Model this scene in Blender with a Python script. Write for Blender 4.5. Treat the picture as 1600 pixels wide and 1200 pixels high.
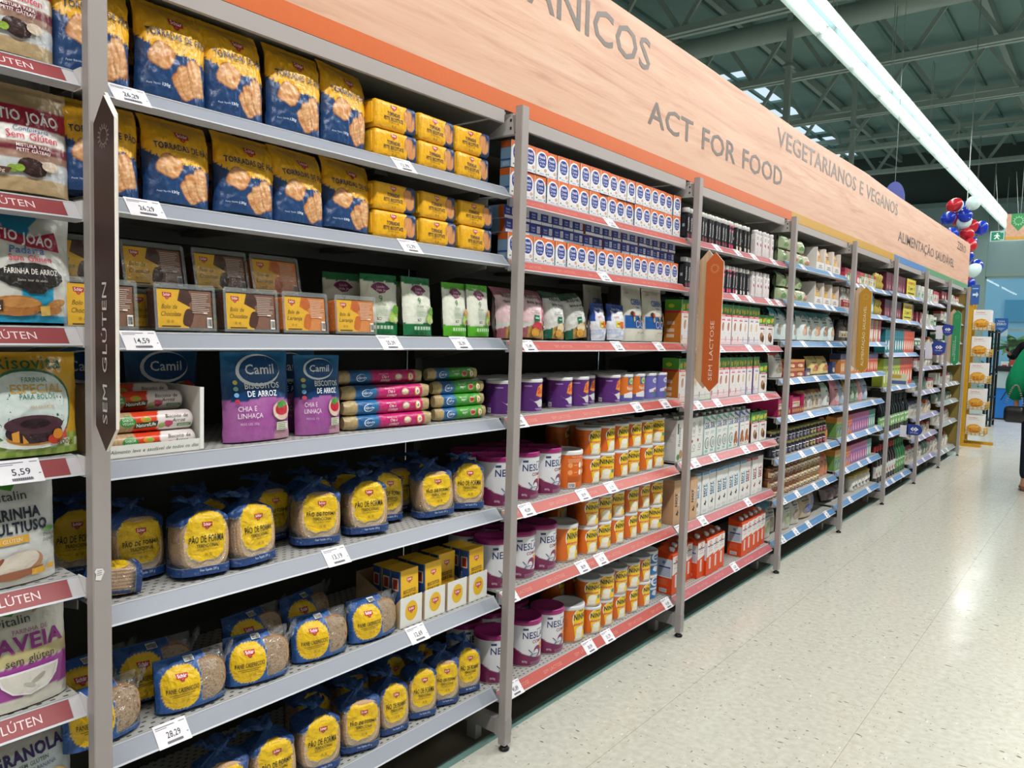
import bpy, math, random
import numpy as np
from mathutils import Vector, Matrix, Euler
from mathutils.geometry import tessellate_polygon

for o in list(bpy.data.objects):
    bpy.data.objects.remove(o)
SC = bpy.context.scene
COL = SC.collection
R = random.Random(11)
PI = math.pi

# ------------------------------------------------------------------ camera
cam = bpy.data.cameras.new('camera')
camo = bpy.data.objects.new('camera', cam)
COL.objects.link(camo)
cam.sensor_width = 36
cam.lens = 1194.2 / 1600 * 36
cam.clip_start = 0.05
camo.matrix_world = Matrix((
    (0.62317, 0.03601, -0.78126, -1.93093),
    (-0.78155, 0.06549, -0.62039, -1.52597),
    (0.02882, 0.99720, 0.06895, 1.40946),
    (0, 0, 0, 1)))
SC.camera = camo

# ------------------------------------------------------------------ world and light
W = bpy.data.worlds.new('world')
SC.world = W
W.use_nodes = True
wn = W.node_tree
wn.nodes['Background'].inputs[0].default_value = (0.62, 0.80, 0.90, 1)
wn.nodes['Background'].inputs[1].default_value = 1.1
SC.view_settings.view_transform = 'Standard'
SC.view_settings.look = 'None'
SC.view_settings.exposure = 0.0
SC.view_settings.gamma = 1
SC.view_settings.use_curve_mapping = False
SC.cycles.max_bounces = 6
SC.cycles.diffuse_bounces = 3
SC.cycles.glossy_bounces = 3
SC.cycles.transparent_max_bounces = 16
SC.cycles.sample_clamp_indirect = 4
SC.cycles.use_denoising = True

LAMP_Z = 4.5
LAMP_ROWS = (0.92, -1.75, -4.4, 3.6, -7.0)
LAMP_LEN = 2.42


def area(name, loc, sx, sy, watts, col=(1, 0.97, 0.94)):
    l = bpy.data.lights.new(name, 'AREA')
    l.shape = 'RECTANGLE'
    l.size, l.size_y = sx, sy
    l.energy = watts
    l.color = col
    o = bpy.data.objects.new(name, l)
    o.location = loc
    COL.objects.link(o)
    return o


# the light of the fluorescent rows (tubes are built further down for two rows; the other rows stay unseen)
for r, y in enumerate(LAMP_ROWS):
    for k in range(3):
        area('fluorescent_light', (-4 + k * 9.0, y, LAMP_Z - 0.06), 9.0, 0.16,
             {0: 85, 1: 265, 2: 30, 3: 50, 4: 10}[r])

# ------------------------------------------------------------------ colour, mesh and text helpers
_lin = {}


def lin(h):
    if not isinstance(h, str):
        return h
    if h not in _lin:
        s = h.lstrip('#')
        c = [int(s[i:i + 2], 16) / 255 for i in (0, 2, 4)]
        _lin[h] = tuple((x / 12.92 if x <= .04045 else ((x + .055) / 1.055) ** 2.4) for x in c) + (1.0,)
    return _lin[h]


def mix(a, b, t):
    a, b = lin(a), lin(b)
    t = max(0, min(1, t))
    return tuple(x + (y - x) * t for x, y in zip(a, b))


def clear(c='#ffffff', a=0.0):
    c = lin(c)
    return (c[0], c[1], c[2], a)


class MB:
    def __init__(s):
        s.v, s.f, s.c, s.m, s.sm = [], [], [], [], []

    def face(s, pts, col, mat=0, smooth=False):
        n = len(s.v)
        s.v.extend(pts)
        s.f.append(tuple(range(n, n + len(pts))))
        s.c.append(col if isinstance(col, list) else [lin(col)] * len(pts))
        s.m.append(mat)
        s.sm.append(smooth)

    def add(s, verts, faces, col, mat=0, smooth=False):
        n = len(s.v)
        s.v.extend(verts)
        c = lin(col) if not isinstance(col, list) else None
        for f in faces:
            s.f.append(tuple(i + n for i in f))
            s.c.append([c] * len(f) if c else [col[i] for i in f])
            s.m.append(mat)
            s.sm.append(smooth)

    def box(s, x0, x1, y0, y1, z0, z1, col, mat=0):
        v = [(x, y, z) for x in (x0, x1) for y in (y0, y1) for z in (z0, z1)]
        s.add(v, [(0, 1, 3, 2), (4, 6, 7, 5), (0, 4, 5, 1), (2, 3, 7, 6), (0, 2, 6, 4), (1, 5, 7, 3)], col, mat)

    def bevbox(s, x0, x1, y0, y1, z0, z1, b, col, mat=0):
        """box with its four upright edges and its rims chamfered"""
        def ring(z, i):
            a0, a1, c0, c1 = x0 + i, x1 - i, y0 + i, y1 - i
            return [(a0 + b, c0, z), (a1 - b, c0, z), (a1, c0 + b, z), (a1, c1 - b, z), (a1 - b, c1, z), (a0 + b, c1, z), (a0, c1 - b, z), (a0, c0 + b, z)]
        h = b * .6
        v = ring(z0, h) + ring(z0 + h, 0) + ring(z1 - h, 0) + ring(z1, h)
        f = [tuple(range(7, -1, -1)), tuple(range(24, 32))]
        for k in range(3):
            for i in range(8):
                f.append((k * 8 + i, k * 8 + (i + 1) % 8, k * 8 + 8 + (i + 1) % 8, k * 8 + 8 + i))
        s.add(v, f, col, mat)

    def grid(s, P, nu, nv, colf, mat=0, wrap=False, smooth=True, capf=None):
        """P(i,j)->point for i in 0..nu, j in 0..nv; colf(i,j)->colour"""
        cols = nu if wrap else nu + 1
        v = [P(i, j) for j in range(nv + 1) for i in range(cols)]
        c = [lin(colf(i, j)) for j in range(nv + 1) for i in range(cols)]
        f = []
        for j in range(nv):
            for i in range(nu):
                a, b = j * cols + i, j * cols + (i + 1) % cols
                f.append((a, b, b + cols, a + cols))
        s.add(v, f, c, mat, smooth)

    def lathe(s, prof, n=32, colf=None, mat=0, cap=True, cx=0, cy=0, smooth=True):
        """prof: list of (r, z, colour)"""
        v, c = [], []
        for (r, z, co) in prof:
            for i in range(n):
                t = 2 * PI * i / n
                v.append((cx + r * math.cos(t), cy + r * math.sin(t), z))
                c.append(lin(co))
        f = []
        for k in range(len(prof) - 1):
            for i in range(n):
                f.append((k * n + i, k * n + (i + 1) % n, k * n + n + (i + 1) % n, k * n + n + i))
        s.add(v, f, c, mat, smooth)
        if cap:
            m = len(prof) - 1
            s.face([v[i] for i in range(n - 1, -1, -1)], prof[0][2], mat)
            s.face([v[m * n + i] for i in range(n)], prof[m][2], mat)

    def tube(s, pts, r, col, n=8, mat=0, rs=None):
        pts = [Vector(p) for p in pts]
        v = []
        for k, p in enumerate(pts):
            d = (pts[min(k + 1, len(pts) - 1)] - pts[max(k - 1, 0)]).normalized()
            a = d.orthogonal().normalized() if k == 0 else (a - d * a.dot(d)).normalized()
            b = d.cross(a)
            rr = rs[k] if rs else r
            for i in range(n):
                t = 2 * PI * i / n
                v.append(tuple(p + (a * math.cos(t) + b * math.sin(t)) * rr))
        f = [tuple(range(n - 1, -1, -1)), tuple(range((len(pts) - 1) * n, len(pts) * n))]
        for k in range(len(pts) - 1):
            for i in range(n):
                f.append((k * n + i, k * n + (i + 1) % n, k * n + n + (i + 1) % n, k * n + n + i))
        s.add(v, f, col, mat, True)

    def beam(s, a, b, w, h, col, mat=0):
        """square bar from a to b, w across, h in the other direction"""
        a, b = Vector(a), Vector(b)
        d = (b - a).normalized()
        up = Vector((0, 0, 1)) if abs(d.z) < .95 else Vector((1, 0, 0))
        x = d.cross(up).normalized()
        y = x.cross(d).normalized()
        v = [tuple(p + x * (i * w / 2) + y * (j * h / 2)) for p in (a, b) for (i, j) in ((-1, -1), (1, -1), (1, 1), (-1, 1))]
        s.add(v, [(3, 2, 1, 0), (4, 5, 6, 7), (0, 1, 5, 4), (1, 2, 6, 5), (2, 3, 7, 6), (3, 0, 4, 7)], col, mat)

    def mesh(s, name, mats):
        me = bpy.data.meshes.new(name)
        me.from_pydata([tuple(p) for p in s.v], [], s.f)
        for m in mats:
            me.materials.append(m)
        ca = me.color_attributes.new('Col', 'FLOAT_COLOR', 'CORNER')
        flat = np.array([x for cc in s.c for q in cc for x in q], dtype=np.float32)
        ca.data.foreach_set('color', flat)
        me.polygons.foreach_set('material_index', s.m)
        me.polygons.foreach_set('use_smooth', s.sm)
        me.update()
        return me

    def build(s, name, mats, parent=None, loc=None):
        o = bpy.data.objects.new(name, s.mesh(name, mats if isinstance(mats, (list, tuple)) else [mats]))
        COL.objects.link(o)
        if parent:
            o.parent = parent
        if loc:
            o.location = loc
        return o


_txt = {}


def glyphs(t, bold=0.0):
    k = (t, bold)
    if k not in _txt:
        cu = bpy.data.curves.new('lettering', 'FONT')
        cu.body = t
        cu.size = 1
        cu.resolution_u = 2
        cu.offset = bold * .7
        cu.space_character = 1.0 + bold * 1.5
        cu.space_word = 1.35
        o = bpy.data.objects.new('lettering', cu)
        COL.objects.link(o)
        dg = bpy.context.evaluated_depsgraph_get()
        me = bpy.data.meshes.new_from_object(o.evaluated_get(dg))
        vs = np.array([(v.co.x, v.co.y) for v in me.vertices]) if len(me.vertices) else np.zeros((0, 2))
        fs = [tuple(p.vertices) for p in me.polygons]
        bpy.data.objects.remove(o)
        bpy.data.curves.remove(cu)
        bpy.data.meshes.remove(me)
        if len(vs):
            x0, x1 = vs[:, 0].min(), vs[:, 0].max()
            vs[:, 0] -= (x0 + x1) / 2
            _txt[k] = (vs, fs, x1 - x0)
        else:
            _txt[k] = (vs, fs, 1)
    return _txt[k]


CAP = 0.70
_g = glyphs('H')
CAP = float(_g[0][:, 1].max())


def tri2d(pts):
    return [tuple(t) for t in tessellate_polygon([[Vector((p[0], p[1], 0)) for p in pts]])]


def split(pts, tris, L):
    """subdivide flat triangles until no edge is longer than L"""
    out_p, out_t = list(pts), []
    st = list(tris)
    while st:
        a, b, c = st.pop()
        A, B, C = out_p[a], out_p[b], out_p[c]
        e = ((A[0] - B[0]) ** 2 + (A[1] - B[1]) ** 2, (B[0] - C[0]) ** 2 + (B[1] - C[1]) ** 2, (C[0] - A[0]) ** 2 + (C[1] - A[1]) ** 2)
        k = e.index(max(e))
        if e[k] <= L * L:
            out_t.append((a, b, c))
            continue
        if k == 1:
            a, b, c = b, c, a
        elif k == 2:
            a, b, c = c, a, b
        A, B = out_p[a], out_p[b]
        out_p.append(((A[0] + B[0]) / 2, (A[1] + B[1]) / 2))
        m = len(out_p) - 1
        st += [(a, m, c), (m, b, c)]
    return out_p, out_t


# print operations, in centimetres on a (u, v) sheet
def rect(x0, y0, x1, y1, c):
    return ('p', [(x0, y0), (x1, y0), (x1, y1), (x0, y1)], c)


def poly(pts, c):
    return ('p', pts, c)


def ell(x, y, rx, ry, c, n=22, rot=0, jag=0, e=2.0):
    ca, sa = math.cos(rot), math.sin(rot)
    ps = []
    for i in range(n):
        t = 2 * PI * i / n
        k = 1 + (jag if i % 2 else 0)
        cx, sx = math.cos(t), math.sin(t)
        px = math.copysign(abs(cx) ** (2 / e), cx) * rx * k
        py = math.copysign(abs(sx) ** (2 / e), sx) * ry * k
        ps.append((x + px * ca - py * sa, y + px * sa + py * ca))
    return ('p', ps, c)


def ring(x, y, rx, w, c, n=20, ry=None):
    ry = ry or rx
    ps, q = [], []
    for i in range(n + 1):
        t = 2 * PI * i / n
        ps.append((x + rx * math.cos(t), y + ry * math.sin(t)))
        q.append((x + (rx - w) * math.cos(t), y + (ry - w) * math.sin(t)))
    return ('s', ps, q, c)


def txt(t, x, y, h, c, w=None, bold=0.0, rot=0, sh=0, al='c', sx=1.0):
    """t centred on x with its baseline at y, capital height h, total width w if given"""
    return ('t', t, x, y, h, c, w, bold, rot, sh, al, sx)


def bars(x, y, w, h, c='#222222', n=9, bg='#f4f4f2'):
    o = [rect(x - w / 2, y - h / 2, x + w / 2, y + h / 2, bg)]
    rr = random.Random(3)
    for i in range(n):
        a = x - w * .42 + w * .84 * i / n
        o.append(('p', [(a, y - h * .36), (a + w * .84 / n * (.35 + .4 * rr.random()), y - h * .36), (a + w * .84 / n * (.35 + .4 * rr.random()), y + h * .36), (a, y + h * .36)], c))
    return o


def lines(x0, x1, y0, dy, n, c, h=.12, seed=1):
    rr = random.Random(seed)
    return [rect(x0, y0 - i * dy, x1 - (x1 - x0) * .35 * rr.random(), y0 - i * dy + h, c) for i in range(n)]


def sheet(mb, ops, mp, L=None, off=.0004, d=.00007, mat=0):
    """lay print operations on a surface: mp(u, v, off) -> point (metres)"""
    for k, op in enumerate(ops):
        of = off + d * k
        if op[0] == 'p':
            pts, tr, c = op[1], tri2d(op[1]), op[2]
        elif op[0] == 's':
            n = len(op[1])
            pts = list(op[1]) + list(op[2])
            tr = []
            for i in range(n - 1):
                tr += [(i, i + 1, n + i + 1), (i, n + i + 1, n + i)]
            c = op[3]
        else:
            _, t, x, y, h, c, w, bold, rot, sh, al, sx = op
            vs, fs, tw = glyphs(t, bold)
            s = h / CAP
            kx = s * sx
            if w:
                kx = w / tw
            ox = {'c': 0, 'l': tw / 2 * kx, 'r': -tw / 2 * kx}[al]
            ca, sa = math.cos(rot), math.sin(rot)
            pts = []
            for (a, b) in vs:
                px, py = a * kx + ox + sh * b * s, b * s
                pts.append((x + px * ca - py * sa, y + px * sa + py * ca))
            tr = []
            for f in fs:
                for i in range(1, len(f) - 1):
                    tr.append((f[0], f[i], f[i + 1]))
        if L:
            pts, tr = split(pts, tr, L * 100)
        vv = [mp(p[0] * .01, p[1] * .01, of) for p in pts]
        # keep the winding facing outwards
        ff = []
        for (a, b, cc) in tr:
            ar = (pts[b][0] - pts[a][0]) * (pts[cc][1] - pts[a][1]) - (pts[b][1] - pts[a][1]) * (pts[cc][0] - pts[a][0])
            ff.append((a, b, cc) if ar > 0 else (a, cc, b))
        mb.add(vv, ff, c, mat, L is not None)


# ------------------------------------------------------------------ materials
def mat_new(name):
    m = bpy.data.materials.new(name)
    m.use_nodes = True
    nt = m.node_tree
    b = nt.nodes['Principled BSDF']
    return m, nt, b


def nd(nt, kind, **kw):
    n = nt.nodes.new(kind)
    for k, v in kw.items():
        setattr(n, k, v)
    return n


def m_col(name, rough=.5, spec=.4, bump=0, bscale=60, metal=0, var=.06, coat=0):
    """surface whose own colour is the printed or painted colour of the mesh, with a little noise"""
    m, nt, b = mat_new(name)
    at = nd(nt, 'ShaderNodeVertexColor', layer_name='Col')
    tc = nd(nt, 'ShaderNodeTexCoord')
    nz = nd(nt, 'ShaderNodeTexNoise')
    nz.inputs['Scale'].default_value = bscale
    nz.inputs['Detail'].default_value = 3
    nt.links.new(tc.outputs['Object'], nz.inputs['Vector'])
    mr = nd(nt, 'ShaderNodeMapRange')
    mr.inputs[3].default_value = 1 - var
    mr.inputs[4].default_value = 1 + var
    nt.links.new(nz.outputs['Fac'], mr.inputs[0])
    mx = nd(nt, 'ShaderNodeMix', data_type='RGBA', blend_type='MULTIPLY')
    mx.inputs[0].default_value = 1
    nt.links.new(at.outputs['Color'], mx.inputs[6])
    nt.links.new(mr.outputs[0], mx.inputs[7])
    nt.links.new(mx.outputs[2], b.inputs['Base Color'])
    b.inputs['Roughness'].default_value = rough
    b.inputs['Specular IOR Level'].default_value = spec
    b.inputs['Metallic'].default_value = metal
    b.inputs['Coat Weight'].default_value = coat
    b.inputs['Coat Roughness'].default_value = .1
    if bump:
        bp = nd(nt, 'ShaderNodeBump')
        bp.inputs['Strength'].default_value = bump
        bp.inputs['Distance'].default_value = .01
        nt.links.new(nz.outputs['Fac'], bp.inputs['Height'])
        nt.links.new(bp.outputs[0], b.inputs['Normal'])
    return m


M_CARD = m_col('printed_card', .42, .4)
M_PAINT = m_col('grey_paint', .38, .45, var=.03, bscale=15)
M_MATTE = m_col('matte_surface', .75, .25)
M_FOIL = m_col('printed_foil', .3, .5, bump=.35, bscale=45)
M_PLAST = m_col('smooth_plastic', .25, .5, var=.02)
M_TIN = m_col('printed_tin', .28, .5, var=.03)
M_PAPER = m_col('paper_bag', .6, .3, bump=.3, bscale=40)
M_CRUMB = m_col('bread_crumb', .9, .1, bump=.5, bscale=220, var=.15)
M_JAR = m_col('jar_glass', .08, .6, var=.03)
M_RAIL = m_col('rail_insert', .4, .3, var=.02)
M_CLOTH = m_col('woven_cloth', .9, .1, bump=.3, bscale=90, var=.12)
M_SKIN = m_col('skin', .55, .35, var=.05, bscale=30)
M_RUBBER = m_col('balloon_rubber', .25, .5, var=.02)
M_LEAF = m_col('leaf', .5, .3, var=.2, bscale=8)


def m_film(name, rough=.12, bump=.5, bscale=55, tint=.12):
    """thin packaging film: printed where the print is, clear and shiny elsewhere"""
    m, nt, b = mat_new(name)
    at = nd(nt, 'ShaderNodeVertexColor', layer_name='Col')
    tc = nd(nt, 'ShaderNodeTexCoord')
    nz = nd(nt, 'ShaderNodeTexNoise')
    nz.inputs['Scale'].default_value = bscale
    nz.inputs['Detail'].default_value = 4
    nz.inputs['Distortion'].default_value = .6
    nt.links.new(tc.outputs['Object'], nz.inputs['Vector'])
    bp = nd(nt, 'ShaderNodeBump')
    bp.inputs['Strength'].default_value = bump
    bp.inputs['Distance'].default_value = .012
    nt.links.new(nz.outputs['Fac'], bp.inputs['Height'])
    nt.links.new(at.outputs['Color'], b.inputs['Base Color'])
    b.inputs['Roughness'].default_value = .28
    nt.links.new(bp.outputs[0], b.inputs['Normal'])
    tr = nd(nt, 'ShaderNodeBsdfTransparent')
    gl = nd(nt, 'ShaderNodeBsdfGlossy')
    gl.inputs['Roughness'].default_value = rough
    nt.links.new(bp.outputs[0], gl.inputs['Normal'])
    fr = nd(nt, 'ShaderNodeFresnel')
    ge = nd(nt, 'ShaderNodeNewGeometry')
    io = nd(nt, 'ShaderNodeMath', operation='MULTIPLY_ADD')
    io.inputs[1].default_value = 1 / 1.5 - 1.5
    io.inputs[2].default_value = 1.5
    nt.links.new(ge.outputs['Backfacing'], io.inputs[0])
    nt.links.new(io.outputs[0], fr.inputs['IOR'])
    nt.links.new(bp.outputs[0], fr.inputs['Normal'])
    m0 = nd(nt, 'ShaderNodeMath', operation='ADD')
    m0.inputs[1].default_value = tint * .25
    nt.links.new(fr.outputs[0], m0.inputs[0])
    s1 = nd(nt, 'ShaderNodeMixShader')
    nt.links.new(m0.outputs[0], s1.inputs[0])
    nt.links.new(tr.outputs[0], s1.inputs[1])
    nt.links.new(gl.outputs[0], s1.inputs[2])
    s2 = nd(nt, 'ShaderNodeMixShader')
    nt.links.new(at.outputs['Alpha'], s2.inputs[0])
    nt.links.new(s1.outputs[0], s2.inputs[1])
    nt.links.new(b.outputs[0], s2.inputs[2])
    nt.links.new(s2.outputs[0], nt.nodes['Material Output'].inputs[0])
    return m


M_FILM = m_film('packaging_film', .1, .8, 50, .25)
M_TRAY = m_film('clear_tray_plastic', .08, .15, 30)
M_PANE = m_film('window_glass', .01, .0, 5, .05)


def m_emit(name, col, s):
    m, nt, b = mat_new(name)
    b.inputs['Base Color'].default_value = lin(col)
    b.inputs['Emission Color'].default_value = lin(col)
    b.inputs['Emission Strength'].default_value = s
    return m


M_TUBE = m_emit('lit_tube', '#f4fff8', 7)


def m_wood(name, a, b_, c, axis=0):
    m, nt, b = mat_new(name)
    tc = nd(nt, 'ShaderNodeTexCoord')
    mp = nd(nt, 'ShaderNodeMapping')
    sc = [14, 14, 14]
    sc[axis] = .9
    mp.inputs['Scale'].default_value = sc
    nt.links.new(tc.outputs['Object'], mp.inputs[0])
    nz = nd(nt, 'ShaderNodeTexNoise')
    nz.inputs['Scale'].default_value = 1.6
    nz.inputs['Detail'].default_value = 8
    nz.inputs['Roughness'].default_value = .65
    nz.inputs['Distortion'].default_value = .8
    nt.links.new(mp.outputs[0], nz.inputs['Vector'])
    n2 = nd(nt, 'ShaderNodeTexNoise')
    n2.inputs['Scale'].default_value = .35
    n2.inputs['Detail'].default_value = 2
    nt.links.new(mp.outputs[0], n2.inputs['Vector'])
    r = nd(nt, 'ShaderNodeValToRGB')
    e = r.color_ramp.elements
    e[0].position, e[0].color = .32, lin(c)
    e[1].position, e[1].color = .62, lin(a)
    k = e.new(.47)
    k.color = lin(b_)
    nt.links.new(nz.outputs['Fac'], r.inputs[0])
    mx = nd(nt, 'ShaderNodeMix', data_type='RGBA', blend_type='MIX')
    mx.inputs[7].default_value = lin(b_)
    mr = nd(nt, 'ShaderNodeMapRange')
    mr.inputs[1].default_value, mr.inputs[2].default_value = .4, .65
    mr.inputs[4].default_value = .55
    nt.links.new(n2.outputs['Fac'], mr.inputs[0])
    nt.links.new(mr.outputs[0], mx.inputs[0])
    nt.links.new(r.outputs[0], mx.inputs[6])
    nt.links.new(mx.outputs[2], b.inputs['Base Color'])
    b.inputs['Roughness'].default_value = .5
    return m


M_WOOD = m_wood('pale_wood_print', '#ddb89e', '#d4a68c', '#bd8d74')
M_WOODV = m_wood('upright_wood', '#dcbf9c', '#cdab88', '#b8936f', 2)


def m_floor():
    m, nt, b = mat_new('flecked_vinyl_floor')
    tc = nd(nt, 'ShaderNodeTexCoord')
    L = nt.links.new
    # mottled base
    n1 = nd(nt, 'ShaderNodeTexNoise')
    n1.inputs['Scale'].default_value = 38
    n1.inputs['Detail'].default_value = 4
    L(tc.outputs['Object'], n1.inputs['Vector'])
    r1 = nd(nt, 'ShaderNodeValToRGB')
    r1.color_ramp.elements[0].position, r1.color_ramp.elements[0].color = .3, lin('#c3c1b4')
    r1.color_ramp.elements[1].position, r1.color_ramp.elements[1].color = .7, lin('#d4d3c9')
    L(n1.outputs['Fac'], r1.inputs[0])
    # dark flecks: thresholded stretched noise
    def fleck(rot, sx, sy, sc, lo, hi, col, prev):
        mp = nd(nt, 'ShaderNodeMapping')
        mp.inputs['Rotation'].default_value = (0, 0, rot)
        mp.inputs['Scale'].default_value = (sx, sy, 1)
        L(tc.outputs['Object'], mp.inputs[0])
        n = nd(nt, 'ShaderNodeTexNoise')
        n.inputs['Scale'].default_value = sc
        n.inputs['Detail'].default_value = 1
        L(mp.outputs[0], n.inputs['Vector'])
        mr = nd(nt, 'ShaderNodeMapRange')
        mr.inputs[1].default_value, mr.inputs[2].default_value = lo, hi
        L(n.outputs['Fac'], mr.inputs[0])
        x = nd(nt, 'ShaderNodeMix', data_type='RGBA')
        x.inputs[7].default_value = lin(col)
        L(mr.outputs[0], x.inputs[0])
        L(prev, x.inputs[6])
        return x.outputs[2]
    c = fleck(.5, 1, .38, 60, .72, .76, '#857f70', r1.outputs[0])
    c = fleck(-.9, 1, .4, 48, .74, .78, '#6d6759', c)
    c = fleck(1.9, .45, 1, 90, .70, .74, '#9c9687', c)
    c = fleck(2.6, .4, 1, 70, .26, .22, '#e6e6df', c)
    # tile seams, 0.61 m
    sp = nd(nt, 'ShaderNodeSeparateXYZ')
    L(tc.outputs['Object'], sp.inputs[0])
    def seam(ax, ph, prev, k):
        a = nd(nt, 'ShaderNodeMath', operation='MULTIPLY_ADD')
        a.inputs[1].default_value = 1 / .61
        a.inputs[2].default_value = ph
        L(sp.outputs[ax], a.inputs[0])
        f = nd(nt, 'ShaderNodeMath', operation='FRACT')
        L(a.outputs[0], f.inputs[0])
        lt = nd(nt, 'ShaderNodeMath', operation='LESS_THAN')
        lt.inputs[1].default_value = .0045
        L(f.outputs[0], lt.inputs[0])
        g = nd(nt, 'ShaderNodeMath', operation='MULTIPLY')
        g.inputs[1].default_value = k
        L(lt.outputs[0], g.inputs[0])
        x = nd(nt, 'ShaderNodeMix', data_type='RGBA')
        x.inputs[7].default_value = lin('#8d897c')
        L(g.outputs[0], x.inputs[0])
        L(prev, x.inputs[6])
        return x.outputs[2]
    c = seam(1, .42, c, .55)
    c = seam(0, .3, c, .3)
    L(c, b.inputs['Base Color'])
    n3 = nd(nt, 'ShaderNodeTexNoise')
    n3.inputs['Scale'].default_value = 3.0
    n3.inputs['Detail'].default_value = 5
    L(tc.outputs['Object'], n3.inputs['Vector'])
    mr = nd(nt, 'ShaderNodeMapRange')
    mr.inputs[3].default_value, mr.inputs[4].default_value = .1, .24
    L(n3.outputs['Fac'], mr.inputs[0])
    L(mr.outputs[0], b.inputs['Roughness'])
    n4 = nd(nt, 'ShaderNodeTexNoise')
    n4.inputs['Scale'].default_value = 9
    n4.inputs['Detail'].default_value = 3
    L(tc.outputs['Object'], n4.inputs['Vector'])
    bp = nd(nt, 'ShaderNodeBump')
    bp.inputs['Strength'].default_value = .06
    bp.inputs['Distance'].default_value = .02
    L(n4.outputs['Fac'], bp.inputs['Height'])
    L(bp.outputs[0], b.inputs['Normal'])
    b.inputs['Specular IOR Level'].default_value = .5
    return m


def m_perf():
    """white shelf sheet with rows of punched slots"""
    m, nt, b = mat_new('punched_shelf_sheet')
    L = nt.links.new
    tc = nd(nt, 'ShaderNodeTexCoord')
    sp = nd(nt, 'ShaderNodeSeparateXYZ')
    L(tc.outputs['Object'], sp.inputs[0])
    def ma(op, a, b_=None, c_=None):
        n = nd(nt, 'ShaderNodeMath', operation=op)
        for i, x in enumerate((a, b_, c_)):
            if x is None:
                continue
            if isinstance(x, (int, float)):
                n.inputs[i].default_value = x
            else:
                L(x, n.inputs[i])
        return n.outputs[0]
    row = ma('MULTIPLY', sp.outputs[1], 1 / .017)
    fl = ma('FLOOR', row)
    fy = ma('ABSOLUTE', ma('SUBTRACT', ma('FRACT', row), .5))
    xx = ma('ADD', ma('MULTIPLY', sp.outputs[0], 1 / .024), ma('MULTIPLY', fl, .5))
    fx = ma('ABSOLUTE', ma('SUBTRACT', ma('FRACT', xx), .5))
    hole = ma('MULTIPLY', ma('LESS_THAN', fy, .15), ma('LESS_THAN', fx, .2))
    top = ma('GREATER_THAN', sp.outputs[2], -.0005)
    hole = ma('MULTIPLY', hole, top)
    x = nd(nt, 'ShaderNodeMix', data_type='RGBA')
    x.inputs[6].default_value = lin('#aeada9')
    x.inputs[7].default_value = lin('#3a3937')
    L(hole, x.inputs[0])
    L(x.outputs[2], b.inputs['Base Color'])
    b.inputs['Roughness'].default_value = .4
    return m


M_FLOOR = m_floor()
M_PERF = m_perf()


# ------------------------------------------------------------------ object helpers
def empty(name, loc, rz=0.0, tilt=0.0):
    o = bpy.data.objects.new(name, None)
    o.empty_display_size = .05
    o.location = loc
    o.rotation_euler = (tilt, 0, rz)
    COL.objects.link(o)
    return o


def tag(o, label, cat, group=None, kind=None):
    o['label'] = label
    o['category'] = cat
    if group:
        o['group'] = group
    if kind:
        o['kind'] = kind
    return o


def struct(o):
    o['kind'] = 'structure'
    return o


def dup(root):
    r = root.copy()
    COL.objects.link(r)
    for ch in root.children:
        c = ch.copy()
        COL.objects.link(c)
        c.parent = r
        for g in ch.children:
            d = g.copy()
            COL.objects.link(d)
            d.parent = c
    return r


_used = set()
_vc = {}


def put(proto, loc, label, cat, group=None, rz=0.0, tilt=0.0, roll=0.0, s=None):
    o = proto if proto.name not in _used else dup(proto)
    _used.add(o.name)
    o.rotation_euler = (tilt, roll, rz)
    if s:
        o.scale = (s, s, s) if isinstance(s, (int, float)) else s
    if tilt or roll:
        m = np.array(o.rotation_euler.to_matrix()) * np.array(o.scale)
        lo = 9
        for q in [o] + list(o.children_recursive):
            if q.type == 'MESH':
                if q.data.name not in _vc:
                    a = np.empty(len(q.data.vertices) * 3, dtype=np.float32)
                    q.data.vertices.foreach_get('co', a)
                    _vc[q.data.name] = a.reshape(-1, 3)
                lo = min(lo, float((_vc[q.data.name] @ m[2]).min()))
        loc = (loc[0], loc[1], loc[2] - lo)
    o.location = loc
    tag(o, label, cat, group)
    return o


def unused(proto):
    return proto.name not in _used


ORD = ['zeroth', 'first', 'second', 'third', 'fourth', 'fifth', 'sixth', 'seventh', 'eighth', 'ninth', 'tenth', 'eleventh', 'twelfth',
       'thirteenth', 'fourteenth', 'fifteenth', 'sixteenth', 'seventeenth', 'eighteenth', 'nineteenth', 'twentieth', 'twenty-first',
       'twenty-second', 'twenty-third', 'twenty-fourth', 'twenty-fifth', 'twenty-sixth', 'twenty-seventh', 'twenty-eighth']


def post_x(i):
    """left face of the i-th front post; the second post stands at the origin"""
    return (i - 2) * 1.3 + .006
# ------------------------------------------------------------------ the building
fl = MB()
fl.face([(-12, -13, 0), (34, -13, 0), (34, .08, 0), (-12, .08, 0)], '#cccbc0')
fl.face([(-12, 1.2, 0), (34, 1.2, 0), (34, 13, 0), (-12, 13, 0)], '#cccbc0')
fl.face([(10, .115, 0), (34, .115, 0), (34, 1.2, 0), (10, 1.2, 0)], '#cccbc0')
struct(fl.build('floor', M_FLOOR))
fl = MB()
fl.face([(-12, .115, 0), (10, .115, 0), (10, 1.2, 0), (-12, 1.2, 0)], '#5d5447')  # floor under the shelves painted dark to stand in for their shadow
struct(fl.build('floor', m_col('shade_brown_floor', .45, .3, var=.2, bscale=12)))
st = MB()
st.face([(-12, .08, 0), (10, .08, 0), (10, .115, 0), (-12, .115, 0)], '#6f9088')
struct(st.build('trim_1', m_col('green_floor_strip', .3, .4, bump=.1, bscale=40, var=.15)))
f2 = MB()
f2.face([(10, .08, 0), (34, .08, 0), (34, .115, 0), (10, .115, 0)], '#cccbc0')
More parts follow.
